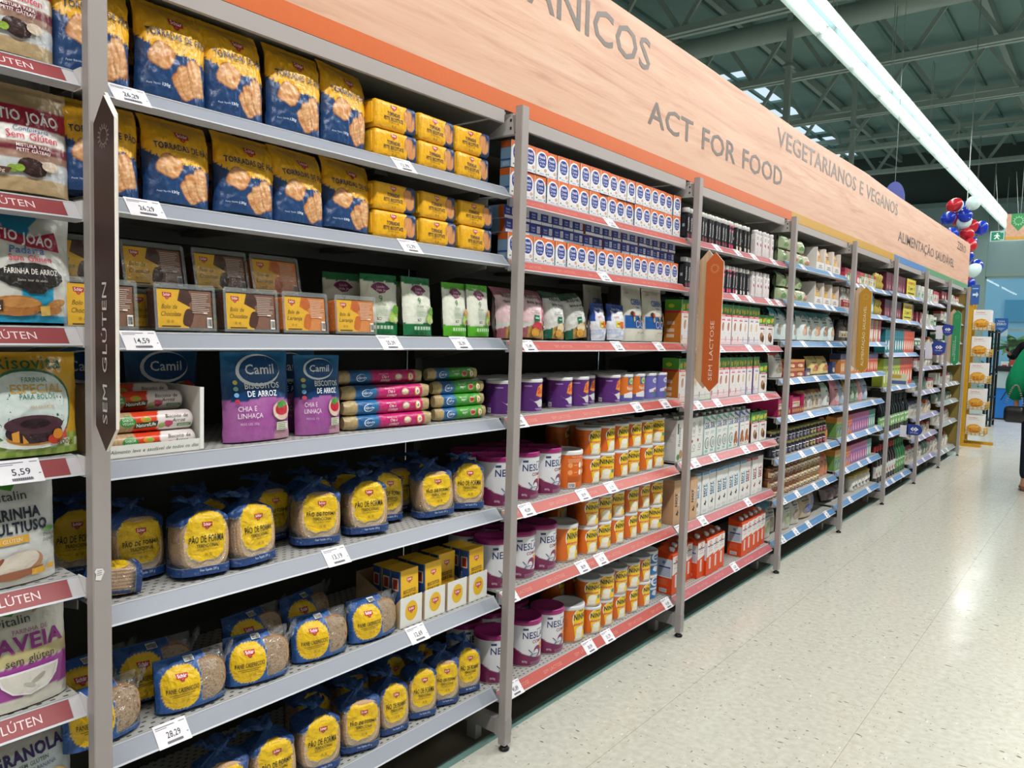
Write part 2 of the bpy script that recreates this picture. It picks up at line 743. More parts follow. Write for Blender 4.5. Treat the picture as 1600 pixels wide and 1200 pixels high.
struct(f2.build('floor', M_FLOOR))

M_ROOF = m_col('roof_sheet', .7, .2, var=.1, bscale=3)
M_STEEL = m_col('painted_steel', .5, .4, var=.05, bscale=6)
RZ = 6.7
rf = MB()
SKY = [(13.0, 13.5), (13.8, 15.4), (15.9, 16.9), (17.2, 18.6), (19.0, 20.0), (20.4, 21.6)]
cut = [-12] + [x for p in SKY for x in p] + [23]
for (x0, x1, y0, y1) in [(-12, 23, -14, 4.72), (-12, 23, 5.75, 14)] + [(cut[i], cut[i + 1], 4.72, 5.75) for i in range(0, len(cut), 2)]:
    rf.box(x0, x1, y0, y1, RZ, RZ + .05, '#7b9c97')
for y in range(-13, 14):       # sheet ribs
    rf.box(-12, 23, y - .03, y + .03, RZ - .06, RZ, '#6b8a85')
struct(rf.build('ceiling', M_ROOF))
rw = MB()
for k in range(48):
    rw.box(-12, 22.2, 13.6, 14, 0, RZ, '#8d9a94') if k == 0 else None
struct(rw.build('wall_left', M_ROOF))
rw = MB()
rw.box(-12, 22.2, -14, -13.6, 0, RZ, '#a9b0aa')
struct(rw.build('wall_right', M_ROOF))
rw = MB()
rw.box(-12.4, -12, -14, 14, 0, RZ, '#a9b0aa')
struct(rw.build('wall_back', M_ROOF))

SX = '#a3b6b0'
for t, X in enumerate((5.3, 8.0, 10.7, 13.4, 16.1, 18.8)):
    mb = MB()
    zb, zt = 5.62, 6.5
    for dx in (-.06, .06):
        mb.beam((X + dx, -13, zb), (X + dx, 13, zb), .07, .09, SX)
    mb.beam((X, -13, zt), (X, 13, zt), .13, .1, SX)
    n = 22
    for i in range(n):
        y0 = -13 + i * 26 / n
        ym = y0 + 13 / n
        mb.beam((X, y0, zb), (X, ym, zt), .05, .06, SX)
        mb.beam((X, ym, zt), (X, y0 + 26 / n, zb), .05, .06, SX)
    o = struct(mb.build('roof_truss', M_STEEL))
    o['label'] = 'grey lattice roof truss spanning the hall, %s from the camera end' % ORD[t + 1]
    o['category'] = 'truss'
for t, y in enumerate((-9.5, -6.2, -2.9, .4, 3.7, 7.0, 10.3)):
    mb = MB()
    mb.beam((-11.9, y, RZ - .14), (22, y, RZ - .14), .09, .16, '#95a8a2')
    struct(mb.build('roof_purlin', M_STEEL))
# slender sway rods and bracing between the trusses
mb = MB()
rr = random.Random(5)
for k in range(16):
    X = (5.3, 8.0, 10.7, 13.4, 16.1, 18.8)[k % 6]
    y = -3 + 1.1 * (k % 9) + rr.random() * .5
    mb.beam((X, y, 5.62), (X + 2.7, y + rr.choice((-1.2, 1.2)), 6.45), .035, .035, '#8fa39d')
struct(mb.build('roof_bracing', M_STEEL))
for X, y, z in ((6.7, 3.6, 5.75), (9.4, 3.6, 5.75)):
    mb = MB()
    mb.lathe([(.15, -13, '#9fb2ab'), (.15, 13, '#9fb2ab')], 20)
    v = [(X + a, c, z + .15 + b) for (a, b, c) in mb.v]
    mb.v = v
    for yy in (-6, -2, 2, 6):
        mb.beam((X, yy, z + .3), (X, yy, RZ), .03, .03, '#5d6f6b')
    tag(mb.build('ceiling_duct', M_STEEL), 'long grey air duct under the roof, %s' % ('nearer one' if X < 9 else 'farther one'), 'duct', kind='structure')
for k, (X, y) in enumerate(((9.3, 2.48), (13.2, 2.62))):
    mb = MB()
    mb.box(X - .04, X + .04, y - .04, y + .04, 0, RZ - .05, '#a9bcb8')
    mb.box(X - .07, X + .07, y - .07, y + .07, 5.3, 5.34, '#93a6a2')
    struct(mb.build('column', M_STEEL))

# far wall: pale metal upper wall, tall glazing below
WX = 22.0
w = MB()
w.box(WX, WX + .2, -13.6, 13.6, 3.3, 5.15, '#9fb9bd')
w.box(WX - .05, WX, -13.6, 13.6, 3.22, 3.34, '#9fb8b5')
for y in [1.72 + 2.4 * k for k in range(-6, 5)]:
    w.box(WX - .06, WX, y - .012, y + .012, 3.34, 5.15, '#5f7573')
w.box(WX - .12, WX, -13.6, 13.6, 5.13, 5.25, '#879d9b')
w.box(WX, WX + .2, -13.6, 13.6, 0, .25, '#8ea6a3')
struct(w.build('wall_far', M_STEEL))
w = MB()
w.box(WX + .05, WX + .2, -13.6, 13.6, 5.25, RZ, '#4a5654')  # dark sheet painted for the unlit gap between far wall and roof
struct(w.build('wall_dark_gap', M_ROOF))
w = MB()
w.box(WX - .1, WX - .02, 1.44, 1.98, .02, 5.13, '#9ebab7')
tag(w.build('column', M_STEEL), 'pale blue-grey wall column beside the tall windows', 'column', kind='structure')
k = 1
for y0 in [1.44 - 2.5 * i for i in range(0, 6)] + [1.98 + 2.5 * (i + 1) for i in range(0, 4)]:
    y1 = y0 - 2.5
    fr = MB()
    for z in (.27, 1.83, 3.2):
        fr.box(WX - .02, WX + .06, y1, y0, z - .03, z + .03, '#9fb9b7')
    for y in (y0, y1):
        fr.box(WX - .02, WX + .06, y - .025, y + .025, .27, 3.22, '#9fb9b7')
    f = struct(fr.build('window_%d' % k, M_STEEL))
    g = MB()
    g.face([(WX + .02, y0 - .025, .3), (WX + .02, y1 + .025, .3), (WX + .02, y1 + .025, 3.2), (WX + .02, y0 - .025, 3.2)], clear('#cfeef5', .04))
    g.build('pane', M_PANE, f)
    k += 1
# outdoors: paving, pale building across the street
w = MB()
w.face([(22.2, -20, -.02), (60, -20, -.02), (60, 20, -.02), (22.2, 20, -.02)], '#9fa39c')
struct(w.build('pavement', M_MATTE))
w = MB()
w.box(36, 44, -6, 18, 0, 9, '#9fd3ea')
w.box(35.85, 36, -6, 18, 5.6, 5.75, '#b5e0f0')
w.box(35.9, 36, 1.2, 2.4, 4.3, 5.2, '#5fa7c8')
w.box(35.9, 36, 1.2, 2.4, 2.4, 3.3, '#5fa7c8')
w.box(35.9, 36, -3.2, -1.6, 2.4, 4.2, '#7cc0dc')
tag(w.build('building', M_MATTE), 'pale blue building seen through the far windows', 'building')
# ------------------------------------------------------------------ fluorescent rows
def lamp_proto():
    root = empty('strip_light', (0, 0, 0))
    h = MB()
    L = LAMP_LEN
    h.add([(0, -.15, .02), (0, -.17, .0), (0, -.06, .075), (0, .06, .075), (0, .17, 0), (0, .15, .02), (0, .07, .1), (0, -.07, .1)] +
          [(L - .01, -.15, .02), (L - .01, -.17, .0), (L - .01, -.06, .075), (L - .01, .06, .075), (L - .01, .17, 0), (L - .01, .15, .02), (L - .01, .07, .1), (L - .01, -.07, .1)],
          [(i, (i + 1) % 8, 8 + (i + 1) % 8, 8 + i) for i in range(8)] + [(7, 6, 5, 4, 3, 2, 1, 0), tuple(range(8, 16))], '#b9c9c5')
    h.add([(0, -.03, .075), (0, .03, .075), (0, 0, .02), (L - .01, -.03, .075), (L - .01, .03, .075), (L - .01, 0, .02)], [(0, 2, 1), (3, 4, 5), (0, 3, 5, 2), (2, 5, 4, 1), (1, 4, 3, 0)], '#5f7d84')
    h.build('housing', M_STEEL, root)
    for y in (-.085, .085):
        for x0 in (.02, L / 2 + .005):
            t = MB()
            pts = [(x0 + .04, y, .035), (x0 + L / 2 - .07, y, .035)]
            t.tube(pts, .034, '#ffffff', 10)
            t.build('tube', M_TUBE, root)
    c = MB()
    for x in (.05, L - .06):
        c.tube([(x, 0, .1), (x, 0, 1.1)], .004, '#b9c4c0', 6)
    c.build('hanger', M_STEEL, root)
    return root


LP = lamp_proto()
for r, y in enumerate(LAMP_ROWS[:2]):
    n = 9 if r == 0 else 11
    for k in range(n):
        x = (1.3 if r == 0 else -6) + k * LAMP_LEN
        lab = ('twin-tube white strip light over the shelves, %s from the near end' % ORD[k + 1]) if r == 0 else \
            'twin-tube strip light in a ceiling row out of the picture'
        lo = put(LP, (x, y, LAMP_Z - .04), lab, 'ceiling light', 'fluorescent row above the shelving' if r == 0 else 'fluorescent rows over other aisles')
        if r:
            lo['kind'] = 'structure'

# ------------------------------------------------------------------ the shelving run
ZB = {0: [1.845, 1.598, 1.358, 1.106, .865, .622, .38, .145],
      1: [1.838, 1.62, 1.350, 1.088, .788, .488, .172],
      2: [1.82, 1.611, 1.343, 1.087, .773, .488, .148],
      3: [1.826, 1.600, 1.335, 1.06, .780, .475, .140],
      4: [1.839, 1.612, 1.364, 1.134, .9, .648, .393, .145],
      5: [1.806, 1.595, 1.372, 1.125, .89, .655, .409, .155],
      6: [1.817, 1.584, 1.279, .978, .56, .116],
      7: [1.807, 1.555, 1.345, 1.129, .877, .618, .404, .149],
      8: [1.87, 1.641, 1.41, 1.16, .91, .694, .443, .11]}
UP = .036          # shelf surface above the lower edge of its price rail


def sz(b, s):
    """height of the s-th shelf (1 = topmost) of bay b"""
    return ZB[b][s - 1] + UP


GREY = '#a19a98'
RAILC = {0: '#96474a', 1: '#979ca8', 2: '#bd5850', 3: '#b95f66', 4: '#4a80b2', 5: '#5a88ba', 6: '#6088ba', 7: '#8684ad', 8: '#8a9896'}
RAILT = {0: 'SEM GLÚTEN', 2: 'SEM LACTOSE', 3: 'SEM LACTOSE', 4: 'ALIMENTAÇÃO SAUDÁVEL', 5: 'ALIMENTAÇÃO SAUDÁVEL'}
# price tags: bay -> shelf -> [(x along the run, price)]
TAGS = {0: {4: [(-1.40, '5,59')]},
        1: {1: [(-1.195, '26,29'), (-.45, '12,79')], 2: [(-1.165, '26,29'), (-.42, '12,79')], 3: [(-1.175, '14,59'), (-.49, '25,39'), (-.2, '25,39')],
            5: [(-.665, '13,19')], 6: [(-1.11, '28,29'), (-.36, '12,69')]},
        2: {1: [(.64, '4,29')], 2: [(.61, '4,79')], 3: [(.14, '15,49'), (.73, '27,90'), (1.08, '19,79')], 4: [(.1, '35,90'), (.91, '35,89'), (1.16, '62,90')],
            5: [(.16, '43,89'), (.515, '38,99'), (.72, '31,79')], 6: [(.08, '43,89'), (.53, '38,99'), (.665, '31,79')],
            7: [(.12, '45,89'), (.6, '38,99'), (.74, '31,79'), (1.262, '41,49')]},
        3: {1: [(1.64, '7,39'), (1.9, '7,39'), (2.12, '7,59'), (2.42, '8,99')], 2: [(1.9, '7,39'), (2.09, '7,59'), (2.38, '8,99'), (2.53, '8,99')],
            3: [(1.42, '13,99'), (1.73, '13,99'), (2.12, '14,29'), (2.35, '14,59')], 4: [(1.51, '13,99'), (1.73, '13,99'), (2.11, '14,29'), (2.36, '14,59')],
            5: [(1.4, '17,90'), (1.5, '17,99'), (1.725, '19,49'), (2.13, '19,49'), (2.34, '14,59')], 6: [(1.37, '14,99'), (1.62, '15,99'), (2.21, '15,99')],
            7: [(2.06, '6,29')]}}
rr = random.Random(21)
for b_ in range(4, 9):
    TAGS[b_] = {}
    for s_ in range(1, len(ZB[b_]) + 1):
        n_ = rr.choice((2, 3, 4))
        x0_ = post_x(b_ + 0) + .06
        TAGS[b_][s_] = [(round(x0_ + (i + .2 + .6 * rr.random()) * 1.15 / n_, 3), '%d,%d9' % (rr.randint(4, 29), rr.randint(0, 9))) for i in range(n_)]

SL = math.atan2(UP - .002, .031)      # slope of the rail
RT = (.068, UP - .002)                # rail top edge (y, z); its bottom edge is at (.037, 0)


def rail_map(x0):
    L = math.hypot(.031, UP - .002)
    ny, nz = -math.sin(SL), math.cos(SL)

    def f(u, v, off):
        t = v / L
        return (x0 + u, .037 + .031 * t + ny * off, t * (UP - .002) + nz * off)
    return f


def price_tag_mesh(price):
    mb = MB()
    ops = [rect(-3.7, -.25, 3.7, 5.0, '#efecf2'),
           rect(-3.3, 4.2, 1.0, 4.42, '#7d7a86'), rect(2.0, 4.2, 3.3, 4.42, '#8b8894'), rect(-3.3, 3.8, -.8, 3.98, '#8b8894'),
           txt(price, .2, 1.55, 1.35, '#3a3a44', bold=.015, w=3.1), rect(-1.6, .35, 1.9, .85, '#8f8c98'), rect(3.0, 1.5, 3.4, 1.7, '#77747f')]
    for i in range(10):
        ops.append(rect(-1.6 + i * .34, .3, -1.45 + i * .34, .9, '#55525e'))
    sheet(mb, ops, rail_map(0), None, .0018, .00012)
    # stiff card edge behind the print
    sheet(mb, [rect(-3.7, -.25, 3.7, 5.0, '#e4e1e8')], rail_map(0), None, .0012)
    return mb.mesh('price_tag', [M_CARD])


_tagm = {}
BAY = {}
for b in range(0, 9):
    X0 = post_x(b) + .0175 if b else post_x(0) + .0175        # centre line of the left post
    X0 = (b - 1 - 1) * 1.3 + .0235 + 0 if False else (b - 2) * 1.3 + .0235
    root = empty('shelving_unit', (X0, 0, 0))
    BAY[b] = X0
    desc = {0: 'grey shelving unit with maroon price rails at the near end', 1: 'grey shelving unit of bread and toast with plain rails',
            2: 'grey shelving unit with coral rails holding cream cartons and milk tins', 3: 'grey shelving unit with pink rails beside the orange upright sign',
            4: 'first grey shelving unit with blue rails, full of jars', 5: 'grey shelving unit with blue rails beside the mustard upright sign',
            6: 'grey shelving unit with dark wine bottles on low shelves', 7: 'grey shelving unit with blue pennant flags on its shelves',
            8: 'last grey shelving unit beside the green upright sign'}[b]
    tag(root, desc, 'shelving', 'shelving units along the aisle')

    def post(px):
        p = MB()
        p.bevbox(px - .0175, px + .0175, 0, .03, .022, 2.123, .002, GREY)
        p.face([(px - .0175, 0.002, 2.123), (px + .0175, 0.002, 2.123), (px + .0175, .028, 2.123), (px - .0175, .028, 2.123)], '#8f8886')
        o = p.build('post', M_PAINT, root)
        f = MB()
        f.lathe([(.006, .012, '#222222'), (.006, .03, '#333333')], 10, cx=px, cy=.015)
        f.lathe([(.017, 0.001, '#141414'), (.019, .006, '#1b1b1b'), (.012, .013, '#2a2a2a')], 16, cx=px, cy=.015)
        f.build('levelling_foot', M_PLAST, o)
        a = MB()
        a.bevbox(px - .015, px + .015, .03, .5, .052, .105, .002, '#8d8886')
        a.box(px - .0165, px + .0165, -.001, .045, .05, .11, '#9a9492')
        a.box(px - .016, px + .016, .13, .17, .0, .053, '#8d8886')
        a.build('base_arm', M_PAINT, root)
        u = MB()
        u.box(px - .017, px + .017, .46, .5, .1, 2.1, '#5c5a59')
        u.build('upright', M_PAINT, root)
        # bracket that ties the post to the canopy
        k = MB()
        k.box(px - .008, px + .008, .03, .3, 2.045, 2.10, '#8c8886')
        k.add([(px - .0095, .04, 2.04), (px - .0095, .16, 2.04), (px - .0095, .05, 2.1), (px + .0095, .04, 2.04), (px + .0095, .16, 2.04), (px + .0095, .05, 2.1)],
              [(0, 2, 1), (3, 4, 5), (0, 1, 4, 3), (1, 2, 5, 4), (2, 0, 3, 5)], '#b3aeab')
        for z in (2.055, 2.08):
            k.box(px - .012, px + .012, .05, .056, z, z + .008, '#2c2a2a')
        k.build('top_bracket', M_PAINT, root)

    post(0)
    if b == 8:
        post(1.3)
    # back panel
    p = MB()
    p.box(.02, 1.28, .5, .51, .1, 2.12, '#57554f')
    p.build('back_panel', M_MATTE, root)
    if b == 8:
        p = MB()
        p.box(1.305, 1.312, .035, .45, .1, 2.1, '#8f7a3c')
        p.build('end_panel', M_PAINT, root)
    # canopy under the header board
    p = MB()
    p.box(.012, 1.268, .063, .075, 2.072, 2.113, '#aaa2a0')
    p.box(.012, 1.288, .075, .46, 2.104, 2.113, '#8a8a80')
    p.box(.05, 1.25, .3, .34, 2.05, 2.10, '#6f7168')
    p.build('canopy', M_PAINT, root)
    for s, zb in enumerate(ZB[b], 1):
        sh = MB()
        n0 = .02
        z = UP
        sh.box(n0, 1.3 - n0, .068, .47, -.006, 0, '#b8b7b3', 0)
        sh.box(n0, 1.3 - n0, .455, .47, -.04, -.006, '#777571', 1)
        sh.box(n0, 1.3 - n0, .075, .085, -.034, -.006, '#8d8b86', 1)
        for x in (n0, 1.3 - n0 - .003):      # side plates
            sh.add([(x, .17, -.004), (x, .17, -.03), (x, .46, -.085), (x, .46, -.004), (x + .003, .17, -.004), (x + .003, .17, -.03), (x + .003, .46, -.085), (x + .003, .46, -.004)],
                   [(0, 1, 2, 3), (7, 6, 5, 4), (0, 4, 5, 1), (1, 5, 6, 2), (2, 6, 7, 3), (3, 7, 4, 0)], '#8d8a85', 1)
        for x in (.4, .85):
            sh.box(x, x + .05, .2, .45, -.02, -.006, '#6f6d68', 1)
        so = sh.build('shelf', [M_PERF, M_PAINT], root, (0, 0, zb + z))
        # price rail
        ra = MB()
        mpf = rail_map(0)
        L = math.hypot(.031, UP - .002) * 100
        x0, x1 = .014, 1.286

        def rp(u0, v0, u1, v1, off, c, m=0):
            ra.face([mpf(u0, v0, off), mpf(u1, v0, off), mpf(u1, v1, off), mpf(u0, v1, off)], c, m)
        # closed back body
        ra.add([(x0, .037, 0), (x1, .037, 0), (x1, .068, UP - .002), (x0, .068, UP - .002), (x0, .07, -.004), (x1, .07, -.004)],
               [(0, 1, 2, 3), (0, 4, 5, 1), (0, 3, 4), (1, 5, 2)], '#b1b4ba', 0)
        rp(x0, -.001, x1, .0035, .0015, '#c9ccd2')
        rp(x0, L / 100 - .003, x1, L / 100, .0015, '#b7bac1')
        e = .026
        if b:
            rp(x0, .0035, x1, L / 100 - .003, .0006, RAILC[b])
            if b == 1:
                rp(x1 - .075, .0035, x1 - .012, L / 100 - .003, .0008, '#8e959f')
        else:
            rp(x0, .0035, x1 - e, L / 100 - .003, .0006, RAILC[b])
            rp(x1 - e + .001, .0035, x1 - .004, L / 100 - .003, .0006, '#c9c5c8')
        if b in RAILT and s > 0:
            if b == 0:
                sheet(ra, [txt(RAILT[b], 114.0 - 33 * k, 1.5, 1.75, '#e6d3d4', w=13.5) for k in range(3)], mpf, None, .001)
            elif b < 4:
                sheet(ra, [txt(RAILT[b], 12 + 20.5 * k, 1.6, 1.25, '#d98c84', w=11.5) for k in range(6)], mpf, None, .001)
            else:
                sheet(ra, [txt(RAILT[b], 16 + 32 * k, 1.7, 1.0, '#7fa9d0', w=16) for k in range(4)], mpf, None, .001)
        if b == 0:
            ra.box(x1 - .003, x1 + .0, .036, .072, -.004, UP, '#d9d6d4')
        ra.build('price_rail', M_RAIL, so, (0, 0, -z))
        for (tx, pr_) in TAGS.get(b, {}).get(s, []):
            if pr_ not in _tagm:
                _tagm[pr_] = price_tag_mesh(pr_)
            to = bpy.data.objects.new('price_tag', _tagm[pr_])
            COL.objects.link(to)
            to.parent = so
            to.location = (tx - X0, 0, -z)
            to['label'] = 'white paper price tag'

# torn white sticker left on the near post
mb = MB()
mb.face([(-.014, -.0012, .905), (-.004, -.0012, .902), (.0, -.0012, .912), (.003, -.0012, .918), (-.0005, -.0012, .925), (-.012, -.0012, .927), (-.0155, -.0012, .921), (-.0125, -.0012, .916)], '#e3e1e1')
for i in range(3):
    mb.face([(-.011, -.0015, .913 + .004 * i), (-.002, -.0015, .913 + .004 * i), (-.002, -.0015, .9142 + .004 * i), (-.011, -.0015, .9142 + .004 * i)], '#77777f')
tag(mb.build('sticker', M_CARD, None, (BAY[1], 0, 0)), 'torn white paper sticker on the nearest grey post', 'sticker')

# ------------------------------------------------------------------ header board
hd = MB()
y, T = .09, .03
top = [(-3.9, 2.69), (1.5, 2.683), (3.0, 2.668), (4.4, 2.695), (4.75, 2.69), (5.2, 2.684), (7.2, 2.69), (9.55, 2.70)]
hz = 2.126
for (a, za), (b, zb) in zip(top, top[1:]):
    hd.face([(a, y, hz), (b, y, hz), (b, y, zb), (a, y, za)], '#ffffff', 0)
    hd.face([(b, y + T, hz), (a, y + T, hz), (a, y + T, za), (b, y + T, zb)], '#ffffff', 0)
    hd.face([(a, y, za), (b, y, zb), (b, y + T, zb), (a, y + T, za)], '#d9b79a', 1)
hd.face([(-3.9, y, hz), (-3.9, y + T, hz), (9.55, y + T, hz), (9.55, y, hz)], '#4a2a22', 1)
hd.face([(9.55, y, hz), (9.55, y + T, hz), (9.55, y + T, 2.70), (9.55, y, 2.70)], '#d9b79a', 1)
hd.face([(-3.9, y + T, hz), (-3.9, y, hz), (-3.9, y, 2.69), (-3.9, y + T, 2.69)], '#d9b79a', 1)
fm = lambda u, v, off: (u, y - off, v)
ops = [rect(-390, 212.6, 278, 218.1, '#d2672f'), rect(278, 212.6, 545, 218.1, '#c99a38'), rect(545, 212.6, 684, 218.1, '#5586bf'), rect(684, 212.6, 955, 218.1, '#62996c')]
TC = '#70655f'
def head(t, x0, x1, z, h):
    return txt(t, (x0 + x1) / 2 * 100, z * 100, h * 100, TC, w=(x1 - x0) * 100, bold=.014)
ops += [head('ORGÂNICOS', -.36, .967, 2.505, .122), head('ACT FOR FOOD', .967, 2.585, 2.298, .098), head('VEGETARIANOS E VEGANOS', 2.47, 5.47, 2.515, .098),
        head('ALIMENTAÇÃO SAUDÁVEL', 5.55, 8.44, 2.31, .088), head('ZERO', 8.58, 9.22, 2.548, .088)]
sheet(hd, ops, fm, None, .0008, .0001, 1)
tag(hd.build('header_board', [M_WOOD, M_CARD]), 'long pale wood header board with brown lettering and coloured bottom band above the shelves', 'sign')

# ------------------------------------------------------------------ upright arrow signs on the posts
def arrow(half, zt, zb, sh=.045):
    return [(-half, zt - sh), (-half, zb + sh), (0, zb), (half, zb + sh), (half, zt - sh), (0, zt)]


def side_sign(X, yc, zt, zb, colr, text, label, logo='#c98a5a', tcol='#f0e0d0', lines_=None, tl=None, edge='#e9e2d8'):
    root = empty('upright_sign', (X, yc, 0))
    def board(dx, dy, dz, c, mat, nm, th=.006, hf=.041):
        mb = MB()
        P = arrow(hf, zt + dz, zb + dz)
        n = len(P)
        # the face looks towards -x; u runs away from the shelf (towards -y)
        f = [(dx, dy - a, z) for (a, z) in P]
        g = [(dx + th, dy - a, z) for (a, z) in P]
        mb.face(f, c, mat)
        mb.face(g[::-1], c, mat)
        for i in range(n):
            mb.face([f[(i + 1) % n], f[i], g[i], g[(i + 1) % n]], edge, 1)
        return mb
    wb = board(.012, .024 if X < 0 else .038, .012, '#ffffff', 0, 'backing')
    wb.build('wood_backing', [M_WOODV, M_CARD], root)
    fb = board(0, 0, 0, colr, 1, 'face')
    m = lambda u, v, off: (-off, -u, v)
    zz = zt * 100
    ops = [ring(0, zz - 7.3, 1.5, .16, logo)]
    for k in range(14):
        t = 2 * PI * k / 14
        ops.append(ell(1.85 * math.cos(t), zz - 7.3 + 1.85 * math.sin(t), .42, .16, logo, 8, t))
    for i, (t, off) in enumerate(lines_ or [(text, 0)]):
        ops.append(txt(t, off - .0, (zb * 100 + 5.2 + tl / 2), 1.75 if not lines_ else 1.1, tcol, w=tl * (1 if not lines_ else (.62 if i else 1)), rot=PI / 2))
    # rotate so the text reads upwards: centre it across the board
    o2 = []
    for op in ops:
        if op[0] == 't':
            op = op[:2] + (op[2] + op[4] / 2,) + op[3:]
        o2.append(op)
    sheet(fb, o2, m, None, .0006, .00005, 1)
    fb.build('face_board', [M_WOODV, M_CARD], root)
    tag(root, label, 'sign', 'upright arrow signs on the posts')
    return root


side_sign(-1.297, -.066, 1.812, 1.165, '#453532', 'SEM GLÚTEN', 'dark brown pointed upright sign reading SEM GLÚTEN on nearest post', '#8f7f78', '#d8cfca', tl=26)
side_sign(1.344, -.072, 1.79, 1.16, '#c4602a', 'SEM LACTOSE', 'orange pointed upright sign reading SEM LACTOSE', '#dd9a70', '#f6ddc8', tl=27)
side_sign(3.944, -.071, 1.80, 1.18, '#bd8a2c', 'ALIMENTAÇÃO SAUDÁVEL', 'mustard pointed upright sign reading ALIMENTAÇÃO SAUDÁVEL', '#d3aa5c', '#f1e2bd', tl=43)
side_sign(7.844, -.072, 1.785, 1.165, '#2f8f5b', '', 'green pointed upright sign on the farthest signed post', '#63ad85', '#cfe6d8', [('VEGETARIANOS', -.3), ('VEGANOS E', -2.0)], tl=28)
# ------------------------------------------------------------------ package shapes
from mathutils import noise as _ns


def N(x, y, s=0.0):
    return _ns.noise(Vector((x, y, s * 7.31 + .37)))


def proto(o):
    o['proto'] = 1
    return o


def done(mb, name, mats):
    o = mb.build(name, mats)
    return proto(o)


def pillow(mb, w, h, T, paint, ops=(), seed=1, nu=26, nv=34, b=.75, peak=.3, wr=.002, wf=14, taper=.04, mat=0, seal=.05, tuck=.0, sag=0.0, L=.005, off=.0014):
    """stand-up bag: flat top seal, full belly; fills mb and returns the front mapping"""
    def prof(v):
        lo = b + (1 - b) * min(1, v / peak) ** .7
        hi = 1.0 if v < peak else max(0.0, 1 - ((v - peak) / (1 - peak - seal)) ** 2) ** .8 if v < 1 - seal else 0.0
        return min(lo, hi)

    def P(u, v, sgn, of=0):
        t = T / 2 * max(0, 1 - abs(u) ** 2.6) ** .55 * prof(v) + .0015
        wv = w / 2 * (1 - taper * prof(v) + taper * .3 * math.sin(v * 9 + seed))
        wrk = wr * (N(u * w * wf * 4, v * h * wf * 4, seed) + .8 * N(u * w * wf * 9 + v * 3, v * h * wf * 5, seed + 3)) * (1 - .35 * (1 - abs(u)))
        x = u * wv
        y = sgn * (t + of) + (wrk if sgn < 0 else -wrk) + tuck * max(0, v - .75) ** 2
        z = h * v * (1 - sag * u * u * v)
        return (x, y, z)
    mb.grid(lambda i, j: P(-1 + 2 * i / nu, j / nv, -1), nu, nv, lambda i, j: paint(-1 + 2 * i / nu, j / nv), mat)
    n2 = max(6, nu // 3)
    m2 = max(6, nv // 3)
    mb.grid(lambda i, j: P(1 - 2 * i / n2, j / m2, 1), n2, m2, lambda i, j: paint(1 - 2 * i / n2, j / m2), mat)
    # gusset floor
    k = 10
    a = [P(-1 + 2 * i / k, 0, -1) for i in range(k + 1)]
    c = [P(-1 + 2 * i / k, 0, 1) for i in range(k + 1)]
    mb.face(a[::-1] + c, paint(0, 0), mat)
    mp = lambda u, v, of: P(max(-1, min(1, u / (w / 2))), max(0, min(1, v / h)), -1, of)
    if ops:
        sheet(mb, ops, mp, L, off, .0004, mat)
    return mp


def can(name, r, h, paint, ops, lid=None, lid_h=.012, n=40, nz=10, mat=None, rim='#c9c9c6', label=None):
    """tin: body with rims, lid as its own part"""
    mat = mat or M_TIN
    root = proto(empty(name, (0, 0, 0)))
    mb = MB()
    h1 = h - (lid_h if lid else 0)
    mb.lathe([(r * .96, 0, rim), (r * 1.0, .002, rim), (r * .995, .004, rim)], n, cap=True)
    mb.grid(lambda i, j: (r * math.sin(2 * PI * i / n), -r * math.cos(2 * PI * i / n), .004 + (h1 - .007) * j / nz), n, nz,
            lambda i, j: paint(((i + n / 2) % n / n - .5) * 2 * PI, j / nz), 0, wrap=True)
    mb.lathe([(r * .995, h1 - .003, rim), (r * 1.012, h1 - .002, rim), (r * 1.012, h1, rim), (r * .97, h1, rim), (r * .96, h1 - .003, rim)], n, cap=True)
    mp = lambda u, v, of: ((r + of) * math.sin(u / r), -(r + of) * math.cos(u / r), v)
    sheet(mb, ops, mp, .006, .0003, .00006)
    mb.build('tin_body', [mat], root)
    if lid:
        l = MB()
        l.lathe([(r * 1.025, h1 - .004, lid), (r * 1.03, h1 - .002, lid), (r * 1.03, h - .004, lid), (r * 1.0, h - .001, lid), (r * .93, h, lid), (r * .9, h - .0025, lid), (r * .2, h - .002, lid)], n, cap=True)
        o = l.build('lid', [M_PLAST], root)
        if label:
            o['label'] = label
    return root


